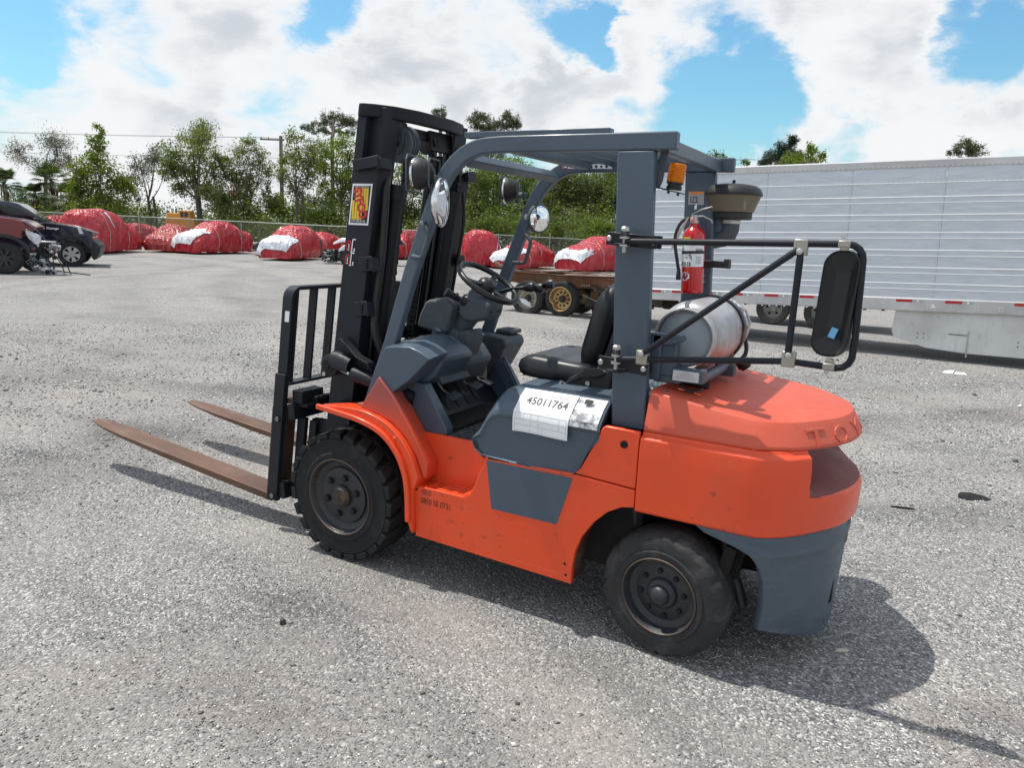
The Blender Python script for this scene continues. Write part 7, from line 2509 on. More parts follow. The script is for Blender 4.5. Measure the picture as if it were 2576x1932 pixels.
def wrapped_car(label, pos, nose, L, Wd, H, prof, mat=None, patch=None, seed=1, strings=(.30, .66), extra=None):
    """a car bagged in shrink film. pos = ground centre, nose = heading of its front"""
    o = thing('wrapped_car', label, 'wrapped car', (pos[0], pos[1], 0), math.atan2(nose[1], nose[0]), 'wrecked cars bagged in red film along the fence')
    mat = mat or M_WRAP
    P = PROFILES[prof]
    NU, NV = 46, 30

    def interp(u):
        for a, b in zip(P, P[1:]):
            if a[0] <= u <= b[0]:
                t = (u - a[0]) / (b[0] - a[0])
                t = t * t * (3 - 2 * t) if b[0] - a[0] < .12 else t
                return a[1] + (b[1] - a[1]) * t, a[2] + (b[2] - a[2]) * t
        return P[-1][1], P[-1][2]

    def surf(i, j, lift=0.0):
        u = .5 - .5 * math.cos(math.pi * i / NU)
        u = .35 * u + .65 * i / NU
        h, w = interp(u)
        h *= H
        w *= Wd / 2
        a = math.pi * j / NV                    # 0 near side hem .. pi far side hem
        ca, sa = math.cos(a), math.sin(a)
        e = .52
        yy = w * math.copysign(abs(ca) ** e, ca)
        zz = .10 + (h - .10) * abs(sa) ** .62
        # the film is drawn in under the sills
        if zz < .34:
            yy *= .90 + .10 * (zz - .10) / .24
        # tumblehome above the beltline
        if zz > .62 * H:
            yy *= 1 - .20 * (zz / H - .62) / .38
        x = (u - .5) * L
        n = Vector((0, ca, sa))
        q = Vector((x * 1.3, yy * 1.3, zz * 1.6 + seed * 7.3))
        d = .075 * abs(mnoise.noise(q * 1.4)) + .05 * mnoise.noise(q * 3.1) - .03
        # taut folds running down from the roof
        d += .018 * math.sin(x * 7 + 3 * mnoise.noise(Vector((x, zz * .7, seed))) + zz * 2.2)
        # cinched at the tie cords
        for s in strings:
            d -= .07 * math.exp(-((u - s) / .018) ** 2)
        hem = .05 * mnoise.noise(Vector((x * 2.5, seed, ca))) if j in (0, NV) else 0
        return Vector((x, yy + n.y * (d + lift), zz + n.z * (d + lift) + hem))
    m = MB()
    rings = [[surf(i, j) for j in range(NV + 1)] for i in range(NU + 1)]
    m.loft(rings, closed=False, caps=False)
    # close the ends
    for i in (0, NU):
        b = len(m.v)
        m.add([tuple(v) for v in rings[i]] + [((-.5 if i == 0 else .5) * L, 0, .12)], [(j, j + 1, NV + 1) for j in range(NV)])
    m.build('film', mat, o, smooth=62)
    if patch:
        # patch(u, side angle, height fraction) -> True where white film was taped over the damage
        pm = MB()
        V, F, idx = [], [], {}
        for i in range(NU):
            for j in range(NV):
                u = .35 * (.5 - .5 * math.cos(math.pi * (i + .5) / NU)) + .65 * (i + .5) / NU
                c = surf(i, j)
                if patch(u, (j + .5) / NV, c.z / H, i, j):
                    f = []
                    for (p, q) in ((i, j), (i + 1, j), (i + 1, j + 1), (i, j + 1)):
                        if (p, q) not in idx:
                            idx[(p, q)] = len(V)
                            V.append(surf(p, q, .030 + .022 * mnoise.noise(Vector((p * .9, q * .9, seed)))) + (Vector((.03, 0, 0)) if p > NU * .93 else Vector()))
                        f.append(idx[(p, q)])
                    F.append(tuple(f))
        if F:
            pm.add(V, F)
            pm.build('white_patch', M_WRAP_WHITE, o, smooth=70, label='white film taped over the damaged front')
    for s in strings:
        # find ring nearest u = s
        best = min(range(NU + 1), key=lambda i: abs(.35 * (.5 - .5 * math.cos(math.pi * i / NU)) + .65 * i / NU - s))
        pts = [surf(best, j, .015) + Vector((.01 * math.sin(j), 0, 0)) for j in range(0, NV + 1)]
        MB().tube(pts, .013, 5).build('tie_cord', M_CORD, o, smooth=60)
    if extra:
        extra(o, surf, NU, NV)
    return o


def vdir(pos):
    v = Vector((pos[0] - CAM_LOC.x, pos[1] - CAM_LOC.y))
    return v.normalized()


def heading(pos, deg):
    """nose direction turned deg from straight at the lens towards picture left"""
    v = vdir(pos)
    lf = Vector((-v.y, v.x))
    a = R(deg)
    return tuple(-v * math.cos(a) + lf * math.sin(a))


def front_patch(u0, v0, v1, z0, z1, seed):
    def f(u, v, z, i, j):
        return u > u0 + .04 * mnoise.noise(Vector((j * .8, seed, i * .3))) and v0 < v < v1 and z0 + .05 * mnoise.noise(Vector((i * .7, j * .7, seed))) < z < z1 + .06 * mnoise.noise(Vector((i * .5, seed, j * .5)))
    return f


def stripes(o, surf, NU, NV):
    for (i0, j0, j1) in ((17, 4, 11),):
        m = MB()
        V = []
        for j in range(j0, j1 + 1):
            V += [surf(i0, NV - j, .02), surf(i0 + 1, NV - j, .02)]
        m.add(V, [(2 * k, 2 * k + 1, 2 * k + 3, 2 * k + 2) for k in range(j1 - j0)])
        m.build('tape_strip', M_WRAP_WHITE, o)


CARS = [
    # label, position, turn, L, W, H, profile, material, patch, seed
    ('big red-wrapped sport utility with a vertical white tape strip, next to the navy pickup', (-31.8, 18.15), 205, 4.9, 2.05, 1.98, 'suv', None, ('tail', ), 1),
    ('red-wrapped car roof just showing behind the cab of the navy pickup', (-43.5, 22.6), 35, 4.6, 1.8, 1.62, 'sedan', None, None, 2),
    ('red-wrapped car almost hidden between the big wrapped utility and the brownish-red sedan', (-39.0, 24.6), 60, 4.5, 1.8, 1.35, 'sedan', None, None, 3),
    ('brownish-red wrapped sedan with a small clear lamp patch at its nose', (-32.6, 22.6), 18, 4.5, 1.85, 1.42, 'sedan', M_WRAP_DULL, None, 4),
    ('red-wrapped car with a large white film patch over its crumpled left front', (-30.5, 23.5), 40, 4.6, 1.9, 1.68, 'sedan', None, (.74, .30, 1.0, .24, .76), 5),
    ('rounded red-wrapped hatchback with a broad white patch on its front, left of the white wreck', (-24.6, 23.1), 22, 3.9, 1.9, 1.62, 'suv', None, (.76, .22, 1.0, .20, .86), 6),
    ('low red-wrapped car behind the white wreck', (-27.0, 27.6), 30, 4.4, 1.8, 1.32, 'sedan', None, None, 7),
    ('red-wrapped car seen through the mast between the rails', (-23.9, 31.0), 30, 4.6, 1.9, 1.66, 'suv', None, None, 8),
    ('red-wrapped car with an angular tail and a white square, seen above the steering wheel', (-17.95, 29.45), 172, 4.6, 1.95, 1.80, 'tall', None, ('tail2', ), 9),
    ('red-wrapped sedan with a shiny white front corner, behind the far guard leg', (-15.2, 29.6), 26, 4.5, 1.85, 1.42, 'sedan', None, (.70, .25, 1.0, .34, .70), 10),
    ('large red-wrapped pickup with a puffy white nose, left of the near pillar', (-12.2, 31.5), 30, 5.0, 2.05, 1.76, 'tall', None, (.84, .20, 1.0, .10, .62), 11),
    ('red-wrapped car with a white lower corner hidden behind the near pillar', (-8.0, 33.0), 20, 4.6, 1.9, 1.5, 'sedan', None, (.70, .1, 1.0, .2, .5), 12),
]
for (lab, pos, turn, L, Wd, H, prof, mat, patch, seed) in CARS:
    pf = None
    if patch and patch[0] == 'tail':
        pf = lambda u, v, z, i, j: u > .965 and .30 < z < .62 and .45 < v < .8
    elif patch and patch[0] == 'tail2':
        pf = lambda u, v, z, i, j: u < .05 and .38 < z < .62 and v > .78
    elif patch:
        pf = front_patch(*patch, seed)
    wrapped_car(lab, pos, heading(pos, turn), L, Wd, H, prof, mat, pf, seed, strings=(.28, .66) if seed % 2 else (.42, .74), extra=stripes if seed == 1 else None)


def road_wheel(parent, c, r, w, axis, spokes=6, alloy=None, name='wheel', dark=False):
    ax = Vector(axis).normalized()
    c = Vector(c)
    rim = r * .62
    t = MB().lathe([(rim * .96, w * .42), (rim, w * .5), (r * .90, w * .52), (r * .97, w * .42), (r, w * .25), (r, -w * .25), (r * .95, -w * .5), (rim, -w * .5)], c, ax, 36, caps=False).build(name, M_TYRE, parent, smooth=40)
    am = alloy or M_ALLOY
    MB().lathe([(rim, w * .47), (rim * .94, w * .44), (rim * .90, w * .15), (.0, w * .10)], c, ax, 36, caps=False).build('rim', M_TRIM if not dark else flat('black_rim', (.02, .02, .021), .35), t, smooth=40)
    a1 = Vector((0, 0, 1))
    b1 = ax.cross(a1)
    m = MB()
    for k in range(spokes):
        a = 2 * math.pi * k / spokes + .3
        d = a1 * math.cos(a) + b1 * math.sin(a)
        s = ax.cross(d)
        for sg in ((-1, 1) if not dark else (0,)):
            p0 = c + d * rim * .14 + s * sg * rim * .08 + ax * w * .42
            p1 = c + d * rim * .93 + s * sg * rim * .20 + ax * w * .46
            m.bar([p0, p1], rim * .11 if not dark else rim * .2, w * .12, up=tuple(s))
    if not dark and spokes == 6:
        # broad flat petals between oval windows
        for k in range(6):
            a = 2 * math.pi * k / 6 + .3
            d = a1 * math.cos(a) + b1 * math.sin(a)
            s = ax.cross(d)
            q = [c + ax * w * .475 + d * rim * u + s * rim * v for u, v in ((.12, -.10), (.45, -.13), (.80, -.27), (.95, -.34), (.98, 0), (.95, .34), (.80, .27), (.45, .13), (.12, .10))]
            m.loft([q, [p + ax * .012 for p in q]])
    m.lathe([(rim * .99, w * .45), (rim * .99, w * .485), (rim * .92, w * .48), (rim * .92, w * .42)], c, ax, 36, caps=False)
    m.lathe([(rim * .20, w * .36), (rim * .20, w * .47), (.0, w * .48)], c, ax, 16)
    m.build('spokes', am, t, smooth=35)
    return t


def pickup_navy():
    o = thing('pickup_truck', 'dark navy pickup with silver six-spoke wheel and a white tape mark on its hood', 'pickup truck', (-23.2, 11.75, 0), math.atan2(.80, .60))
    paint = flat('navy_paint', (.010, .015, .034), .18, .25, Coat_Weight=.8, Coat_Roughness=.05)
    # side silhouette, x forward from the front hub
    body = [(-4.2, .55), (-4.2, 1.35), (-1.0, 1.40), (-.66, 1.43), (-.1, 1.36), (.45, 1.24), (.62, 1.14), (.66, .98), (.62, .66), (.55, .55),
            (.52, .62), (.45, .78), (.28, .90), (0, .95), (-.28, .90), (-.45, .78), (-.52, .60), (-.54, .42), (-3.1, .42), (-3.12, .62), (-3.2, .8), (-3.4, .9), (-3.65, .92), (-3.9, .8), (-4.1, .55)]
    MB().prism(body, -.98, -.02).prism(body, .02, .98).box((-1.9, 0, .95), (4.4, 1.7, .7)).build('body', paint, o, bevel=.03, seg=2)
    cab = [(-3.0, 1.37), (-2.85, 1.98), (-2.5, 2.06), (-1.7, 2.05), (-1.42, 1.99), (-.64, 1.42)]
    MB().prism(cab, -.83, .83).build('cab', paint, o, bevel=.06, seg=2)
    for (poly, nm) in (([(-2.72, 1.44), (-2.68, 1.86), (-2.12, 1.93), (-2.10, 1.44)], 'side_window'), ([(-2.02, 1.44), (-2.02, 1.93), (-1.60, 1.90), (-1.35, 1.80), (-.95, 1.50), (-.93, 1.44)], 'side_window')):
        for s in (-1, 1):
            MB().prism(poly, .826 * s, .842 * s).build(nm, M_GLASS, o, bevel=.004)
    MB().add([(-1.40, -.72, 1.995), (-1.40, .72, 1.995), (-.655, .80, 1.445), (-.655, -.80, 1.445)], [(0, 1, 2, 3)]).build('windscreen', M_GLASS, o)
    for s in (-1, 1):
        MB().box((-.92, 1.02 * s, 1.46), (.14, .16, .20)).box((-.94, .92 * s, 1.42), (.06, .14, .05)).build('wing_mirror', M_TRIM, o, bevel=.03)
    # dark arch trim, bumper remains
    for s in (-1, 1):
        arch = arc((0, .40), .60, 20, 165, 14, 'xz', .985 * s)
        MB().bar(arch, .04, .09, up=(0, 1, 0)).build('wheel_arch', M_TRIM, o, bevel=.01)
    m = MB()
    m.prism([(.55, 1.02), (.70, .85), (.86, .70), (.84, .50), (.72, .30), (.66, .22), (.58, .30), (.50, .60)], -.93, .93)
    m.build('bumper', M_TRIM, o, bevel=.04)
    MB().box((.80, -.4, .63), (.08, .9, .03)).build('bumper_trim', M_ALLOY, o, bevel=.01)
    MB().prism([(-.05, 1.355), (.50, 1.225), (.80, 1.135), (.78, 1.115), (.45, 1.20), (-.05, 1.33)], -.99, -.20).build('hood_edge', flat('bent_hood_edge', (.10, .11, .13), .3, .5), o, bevel=.006)
    m = MB()
    m.add([(.22, -1.003, 1.33), (.32, -1.003, 1.31), (.40, -1.003, 1.10), (.28, -1.003, 1.10)], [(0, 1, 2, 3)])
    m.add([(.22, -1.003, 1.33), (.32, -1.003, 1.31), (.26, -.80, 1.345), (.16, -.80, 1.36)], [(0, 1, 2, 3)])
    m.build('tape_mark', M_WRAP_WHITE, o)
    M = frame((-.48, -.987, 1.245), (1, 0, -.02), (0, 0, 1))
    v, f = text_mesh('Damage', .10, M, width=.34, bold=.004)
    MB().add(v, f).build('chalk_lettering', flat('chalk_white', (.6, .62, .65), .8), o)
    for (x, s) in ((0, -1), (0, 1), (-3.65, -1), (-3.65, 1)):
        road_wheel(o, (x, .84 * s, .415), .415, .26, (0, s, 0))
    MB().box((.3, 0, .6), (.5, 1.5, .3)).build('front_chassis', M_TRIM, o)
    # bent steel left hanging below the front
    for k, P in enumerate(([(-.9, -1.05, .22), (-.4, -1.15, .10), (.1, -1.25, .03)], [(-.6, -1.1, .15), (-.1, -1.2, .06), (.35, -1.2, .10)])):
        MB().bar([Vector(p) for p in P], .05, .02).build('bent_strip', M_TRIM, o)


pickup_navy()


def pickup_red():
    o = thing('pickup_truck', 'dark red pickup with smashed front and hanging wiring, cut off by the left edge', 'pickup truck', (-20.8, 8.47, 0), math.atan2(.80, .60))
    paint = flat('maroon_paint', (.15, .012, .018), .2, .2, Coat_Weight=.8, Coat_Roughness=.06)
    r = .445
    body = [(-3.9, .55), (-3.9, 1.45), (-.9, 1.62), (-.28, 1.60), (.25, 1.535), (.52, 1.47), (.74, 1.32), (.78, 1.24), (.46, 1.20), (.44, 1.02), (.40, .98),
            (.30, 1.02), (.0, 1.07), (-.32, 1.00), (-.50, .85), (-.58, .60), (-.60, .45), (-3.0, .45), (-3.02, .65), (-3.3, .95), (-3.6, .9), (-3.8, .6)]
    MB().prism(body, -1.0, -.75).prism(body, .75, 1.0).build('fender', paint, o, bevel=.03, seg=2)
    MB().prism([(-.9, 1.60), (-.28, 1.61), (.25, 1.55), (.55, 1.48), (.80, 1.32), (.76, 1.28), (.2, 1.45), (-.9, 1.5)], -.76, .76).build('hood', paint, o, bevel=.03)
    MB().box((-2.3, 0, 1.0), (3.2, 1.7, .9)).build('body', paint, o, bevel=.04)
    cab = [(-3.0, 1.5), (-2.8, 2.1), (-1.9, 2.12), (-1.6, 2.05), (-.85, 1.6)]
    MB().prism(cab, -.85, .85).build('cab', paint, o, bevel=.05)
    MB().prism([(-2.6, 1.58), (-2.55, 1.98), (-1.75, 2.0), (-1.15, 1.64)], -.866, -.85).build('side_window', M_GLASS, o)
    MB().bar([(.52, -1.01, 1.475), (.75, -1.01, 1.34), (.92, -1.0, 1.14), (1.02, -1.0, .99)], .05, .016).build('hood_edge', flat('bent_hood_edge', (.10, .11, .13), .3, .5), o)
    for s in (-1, 1):
        MB().bar(arc((0, .43), .64, 15, 165, 14, 'xz', 1.0 * s), .05, .10, up=(0, 1, 0)).build('wheel_arch', M_TRIM, o, bevel=.01)
    for (x, s) in ((0, -1), (-3.4, -1), (-3.4, 1)):
        road_wheel(o, (x, .86 * s, r), r, .28, (0, s, 0), 8, flat('black_rim', (.02, .02, .021), .35), dark=True)
    # far front wheel shows under the wreckage, hub bare
    road_wheel(o, (.45, .55, .36), .36, .22, (.25, -1, 0), 7, flat('dull_steel', (.32, .36, .37), .5, .6))
    # torn lamp shell and airbag-white plastic
    MB().loft([[(.52, -.98, 1.31), (.60, -1.02, 1.28), (.66, -1.02, 1.17), (.70, -1.0, 1.20)], [(.56, -.98, 1.12), (.74, -1.04, 1.05), (.86, -1.03, 1.08), (.94, -.98, 1.10)], [(.62, -.96, 1.0), (.78, -1.0, .84), (.84, -1.0, .85), (.90, -.96, .92)]]).build('torn_panel', M_WRAP_WHITE, o, bevel=.02)
    lamp = MB().box((1.08, -.92, .93), (.36, .12, .05)).build('broken_headlamp', M_ALLOY, o, bevel=.01)
    MB().box((1.10, -.90, .80), (.26, .10, .10)).build('lamp_reflector', flat('clear_plastic', (.55, .62, .64), .15), lamp, bevel=.02)
    rr = random.Random(3)
    for k in range(26):
        p = Vector((.45 + rr.random() * .85, -.98 + rr.random() * .3, .35 + rr.random() * .6))
        MB().box(p, (.06 + .22 * rr.random(), .04 + .08 * rr.random(), .05 + .18 * rr.random()), Matrix.Rotation(rr.random() * 3, 4, Vector((rr.random(), rr.random(), rr.random() + .1)))).build(
            'wreckage', (M_TRIM, M_TRIM, M_DARK, paint, M_ALLOY)[k % 5] if k % 9 else M_ALLOY, o, bevel=.006)
    for k in range(9):
        a = Vector((.6 + rr.random() * .6, -.95, .35 + rr.random() * .4))
        b = a + Vector((rr.random() * .7 - .15, -.2 * rr.random(), -a.z + .02))
        MB().tube(smooth_pts([a, (a + b) / 2 + Vector((.1 * rr.random(), 0, .1 * rr.random())), b], 4), .010 + .012 * rr.random(), 6).build('loose_wire', M_TRIM, o)
    for k in range(10):
        p = Vector((.62 + rr.random() * .45, -1.05 - .2 * rr.random(), .06 + .22 * rr.random()))
        MB().box(p, (.05 + .12 * rr.random(), .06, .04 + .08 * rr.random()), Matrix.Rotation(rr.random() * 3, 4, Vector((rr.random(), 1, rr.random())))).build('fallen_piece', M_ALLOY if k % 3 else M_TRIM, o, bevel=.004)
    MB().bar([(.95, -1.1, .28), (1.25, -1.3, .12), (1.65, -1.4, .02)], .05, .03).build('bent_strip', flat('dull_steel', (.32, .36, .37), .5, .6), o)
    MB().bar([(1.1, -1.25, .16), (1.5, -1.2, .10), (2.1, -1.25, .03)], .03, .03).build('bent_strip', M_TRIM, o)


pickup_red()


def white_wreck():
    o = thing('wrecked_car', 'white car with its whole front torn off, left of the mast foot', 'wrecked car', (-20.9, 23.0, 0), math.atan2(-.60, -.80))
    white = flat('pearl_white', (.72, .72, .74), .2, 0, Coat_Weight=.6)
    body = [(-1.9, .40), (-1.9, 1.0), (-1.2, 1.02), (-.5, .98), (.15, .86), (.32, .70), (.36, .55), (.22, .62), (0, .66), (-.22, .60), (-.34, .45), (-.36, .30), (-1.9, .28)]
    MB().prism(body, .62, .86).prism(body, -.86, -.62).build('fender', white, o, bevel=.03, seg=2)
    MB().loft([[(-.8, -.75, .96), (-.8, .75, .96), (-.8, .75, 1.02), (-.8, -.75, 1.02)], [(-.3, -.72, 1.02), (-.3, .72, 1.02), (-.3, .70, 1.16), (-.3, -.70, 1.16)], [(.25, -.66, 1.0), (.25, .66, 1.0), (.25, .60, 1.18), (.25, -.60, 1.18)], [(.62, -.55, .86), (.62, .55, .86), (.62, .5, .95), (.62, -.5, .95)]]).build('crumpled_hood', white, o, bevel=.04, seg=2)
    cab = [(-2.6, .98), (-2.2, 1.38), (-1.5, 1.40), (-.75, 1.0)]
    MB().prism(cab, -.68, .68).build('cabin', M_GLASS, o, bevel=.05)
    MB().prism([(-2.25, 1.37), (-1.5, 1.395), (-1.5, 1.43), (-2.25, 1.41)], -.62, .62).build('roof', white, o, bevel=.02)
    for s in (-1, 1):
        road_wheel(o, (0, .74 * s, .33), .33, .22, (0, s, 0), 10, flat('dark_alloy', (.10, .075, .07), .4, .6))
    rr = random.Random(9)
    for k in range(46):
        p = Vector((.25 + rr.random() * .85, (rr.random() - .5) * 1.5, .10 + rr.random() * .62 * (1 - .4 * rr.random())))
        mt = (M_TRIM, M_TRIM, M_DARK, flat('dull_steel', (.32, .36, .37), .5, .6), M_TRIM)[k % 5]
        MB().box(p, (.08 + .25 * rr.random(), .08 + .3 * rr.random(), .03 + .10 * rr.random()), Matrix.Rotation(rr.random() * 3, 4, Vector((rr.random() - .5, rr.random() - .5, rr.random() + .1)))).build('wreckage', mt, o, bevel=.008)
    for k in range(10):
        a = Vector((.5 + rr.random() * .6, (rr.random() - .5) * 1.3, .3 + rr.random() * .4))
        b = a + Vector((.2 * rr.random(), (rr.random() - .5) * .5, -.25 * rr.random()))
        MB().tube([a, (a + b) / 2 + Vector((.1, .0, .08)), b], .02, 6).build('torn_hose', M_TRIM if k % 3 else flat('dull_steel', (.32, .36, .37), .5, .6), o)


white_wreck()


def black_car():
    o = thing('parked_car', 'black car nose wedged between two red-wrapped cars', 'car', (-27.6, 25.2, 0), math.atan2(-.69, -.75))
    pm = flat('black_car_paint', (.008, .008, .009), .2, 0, Coat_Weight=.6)
    MB().prism([(-2.2, .3), (-2.2, .92), (-.2, .86), (1.0, .70), (1.25, .55), (1.3, .3)], -.8, .8).build('body', pm, o, bevel=.08, seg=3)
    MB().prism([(-2.2, .9), (-1.8, 1.3), (-.9, 1.3), (-.2, .88)], -.65, .65).build('cabin', M_GLASS, o, bevel=.05)
    for s in (-1, 1):
        MB().box((1.18, .52 * s, .62), (.14, .34, .10)).build('headlamp', flat('clear_plastic', (.55, .62, .64), .15), o, bevel=.02)
        road_wheel(o, (.6, .70 * s, .31), .31, .2, (0, s, 0))
    MB().box((1.27, 0, .48), (.05, .8, .16)).build('grille', M_TRIM, o, bevel=.01)
    MB().box((1.30, 0, .30), (.06, 1.4, .04)).build('bumper_strip', M_ALLOY, o, bevel=.01)


black_car()


# ------------------------------------------------------------------ burnt truck chassis and semi-trailer
def burnt_chassis():
    o = thing('truck_chassis', 'burnt rusty truck chassis on two flat-tyred axles beside the trailer', 'truck chassis', (-4.8, 11.4, 0))
    rust = worn('burnt_steel', (.16, .068, .034), .8, .2, dirt=(.26, .19, .14), amount=.6, scale=3.0, spots=.5, var=.35)
    rust2 = worn('pale_burnt_plate', (.27, .21, .17), .75, .2, dirt=(.18, .08, .04), amount=.6, scale=3.0, spots=.3)
    burnt = worn('charred_parts', (.035, .030, .026), .9, dirt=(.16, .11, .07), amount=.7, scale=4.0)
    for s in (-1, 1):
        y = .36 * s + .35
        MB().prism([(-1.05, .72), (-1.0, .88), (4.9, .84), (4.9, .62), (.9, .64), (.4, .58), (-.5, .60), (-.9, .66)], y - .03, y + .03).build('frame_rail', rust, o, bevel=.006)
        MB().bar([(-1.0, y, .89), (4.9, y, .85)], .12, .02).build('rail_flange', rust, o, bevel=.003)
    for x in (-.95, .42, 1.6, 3.0):
        MB().box((x, .35, .74), (.08, .72, .14)).build('cross_member', rust, o, bevel=.005)
    rr = random.Random(4)
    # loose plates and bars lying on the frame
    for (x, y, l, w, a, z) in ((-.35, .1, 1.5, .10, 8, .925), (.3, .25, 1.2, .30, -12, .935), (1.0, .0, 1.1, .34, 14, .915), (-.6, .5, .9, .06, -25, .95), (.7, .5, 1.7, .12, 4, .945), (.05, -.05, .8, .05, 32, .94), (1.9, .2, 1.5, .2, -5, .91), (.9, -.1, .7, .05, 40, .95)):
        MB().box((x, y, z), (l, w, .018), Matrix.Rotation(R(a), 4, 'Z') @ Matrix.Rotation(R(rr.uniform(-5, 5)), 4, 'Y')).build('loose_plate', rust2 if w > .1 else rust, o, bevel=.002)
    MB().bar([(-1.35, -.1, 1.08), (-1.05, -.05, .94), (-.7, 0, .90)], .05, .05).build('bent_bar', rust2, o)
    MB().box((-1.15, .2, .66), (.30, .8, .05), Matrix.Rotation(R(-18), 4, 'Y')).build('rear_bracket', burnt, o, bevel=.006)
    for k in range(4):
        MB().box((-1.28 + k * .1, -.15, .60 - .02 * k), (.05, .06, .10 + .04 * rr.random())).build('hanger', burnt, o, bevel=.004)
    gold = worn('heat_gold_rim', (.48, .33, .15), .38, .7, dirt=(.25, .16, .08), amount=.5, scale=7)
    dull = worn('scorched_rim', (.40, .36, .30), .5, .5, dirt=(.10, .08, .06), amount=.6, scale=9)
    tyre = M_TYRE
    for n, x in enumerate((-.40, .44)):
        r = .385
        for y, s in ((-.12, -1), (.82, 1)):
            c = Vector((x, y, r - (.05 if n == 0 else .01)))
            # sagging flat tyre: its lower part spreads on the ground
            rings = []
            for rr_, hh in ((.235, .06), (.25, .105), (.33, .125), (.372, .105), (.385, .05), (.385, -.08), (.33, -.12), (.22, -.10)):
                ring = []
                for k in range(44):
                    a = 2 * math.pi * k / 44
                    p = c + Vector((rr_ * math.cos(a) * (1.06 if n == 0 else 1.0), s * hh, rr_ * math.sin(a)))
                    zmin = .012
                    if p.z < zmin:
                        p.z = zmin
                        p.y += s * .02
                    ring.append(p)
                rings.append(ring)
            w = MB().loft(rings, caps=False).build('wheel', tyre, o, smooth=45)
            ax = Vector((0, s, 0))
            if n == 1:
                # outward-dished rim, one edge beaten in
                rg = []
                for rr_, hh in ((.262, .118), (.270, .128), (.255, .132), (.238, .10), (.215, .02), (.18, .0), (.0, -.005)):
                    ring = []
                    for k in range(40):
                        a = 2 * math.pi * k / 40
                        dent = .055 * math.exp(-((a - 3.75) / .28) ** 2) if rr_ > .2 else 0
                        ring.append(c + Vector(((rr_ - dent) * math.cos(a), s * (hh + dent * .3), (rr_ - dent) * math.sin(a))))
                    rg.append(ring)
                MB().loft(rg, caps=False).build('rim', gold, w, smooth=40)
            else:
                MB().lathe([(.250, .10), (.235, .11), (.215, .04), (.12, .01), (.0, .0)], c, ax, 40, caps=False).build('rim', dull, w, smooth=40)
                MB().add([c + Vector(q) for q in ((-.19, s * .10, -.02), (-.02, s * .115, -.03), (.10, s * .11, -.10), (.14, s * .105, -.20), (.02, s * .11, -.17), (-.10, s * .11, -.12))], [(0, 1, 2, 3, 4, 5)]).build('torn_foil', M_WRAP_WHITE, w)
            for k in range(10):
                a = 2 * math.pi * k / 10
                MB().lathe([(.022, .012), (.022, .018)], c + Vector((.145 * math.cos(a), 0, .145 * math.sin(a))), ax, 10).build('hand_hole', M_DARK, w)
            MB().lathe([(.075, .0), (.075, .05), (.05, .06), (.05, .11), (.0, .115)], c, ax, 18).build('hub', burnt, w, smooth=35)
        MB().tube([(x, -.1, .36), (x, .8, .36)], .05, 10).build('axle', burnt, o)
    MB().bar([(-.6, .0, .50), (.0, .0, .44), (.62, .0, .50)], .08, .07).build('leaf_spring', burnt, o)
    # blackened gear and loose lines ahead of the axles
    for k in range(34):
        p = Vector((.85 + rr.random() * 1.5, .0 + rr.random() * .7, .22 + rr.random() * .5))
        MB().box(p, (.08 + .3 * rr.random(), .06 + .15 * rr.random(), .05 + .18 * rr.random()), Matrix.Rotation((rr.random() - .5) * 1.2, 4, Vector((rr.random() - .5, rr.random() - .5, rr.random() - .5)))).build('burnt_part', (burnt, burnt, rust, rust2)[k % 4], o, bevel=.006)
    for k in range(9):
        a = Vector((.8 + rr.random() * 1.0, -.05, .45 + rr.random() * .3))
        b = a + Vector((.4 + .5 * rr.random(), 0, (rr.random() - .5) * .3))
        MB().tube(smooth_pts([a, (a + b) / 2 + Vector((0, -.05, -.08)), b], 4), .014, 6).build('burnt_line', rust2 if k % 3 == 0 else burnt, o)
    for k in range(4):
        MB().lathe([(.022, 0), (.022, .05)], (.86 + k * .055, -.04, .70 + .002 * k), (0, -1, 0), 10).build('air_fitting', rust2, o)
    MB().box((3.2, .35, .50), (1.2, .5, .34)).build('gearbox', burnt, o, bevel=.05)


burnt_chassis()


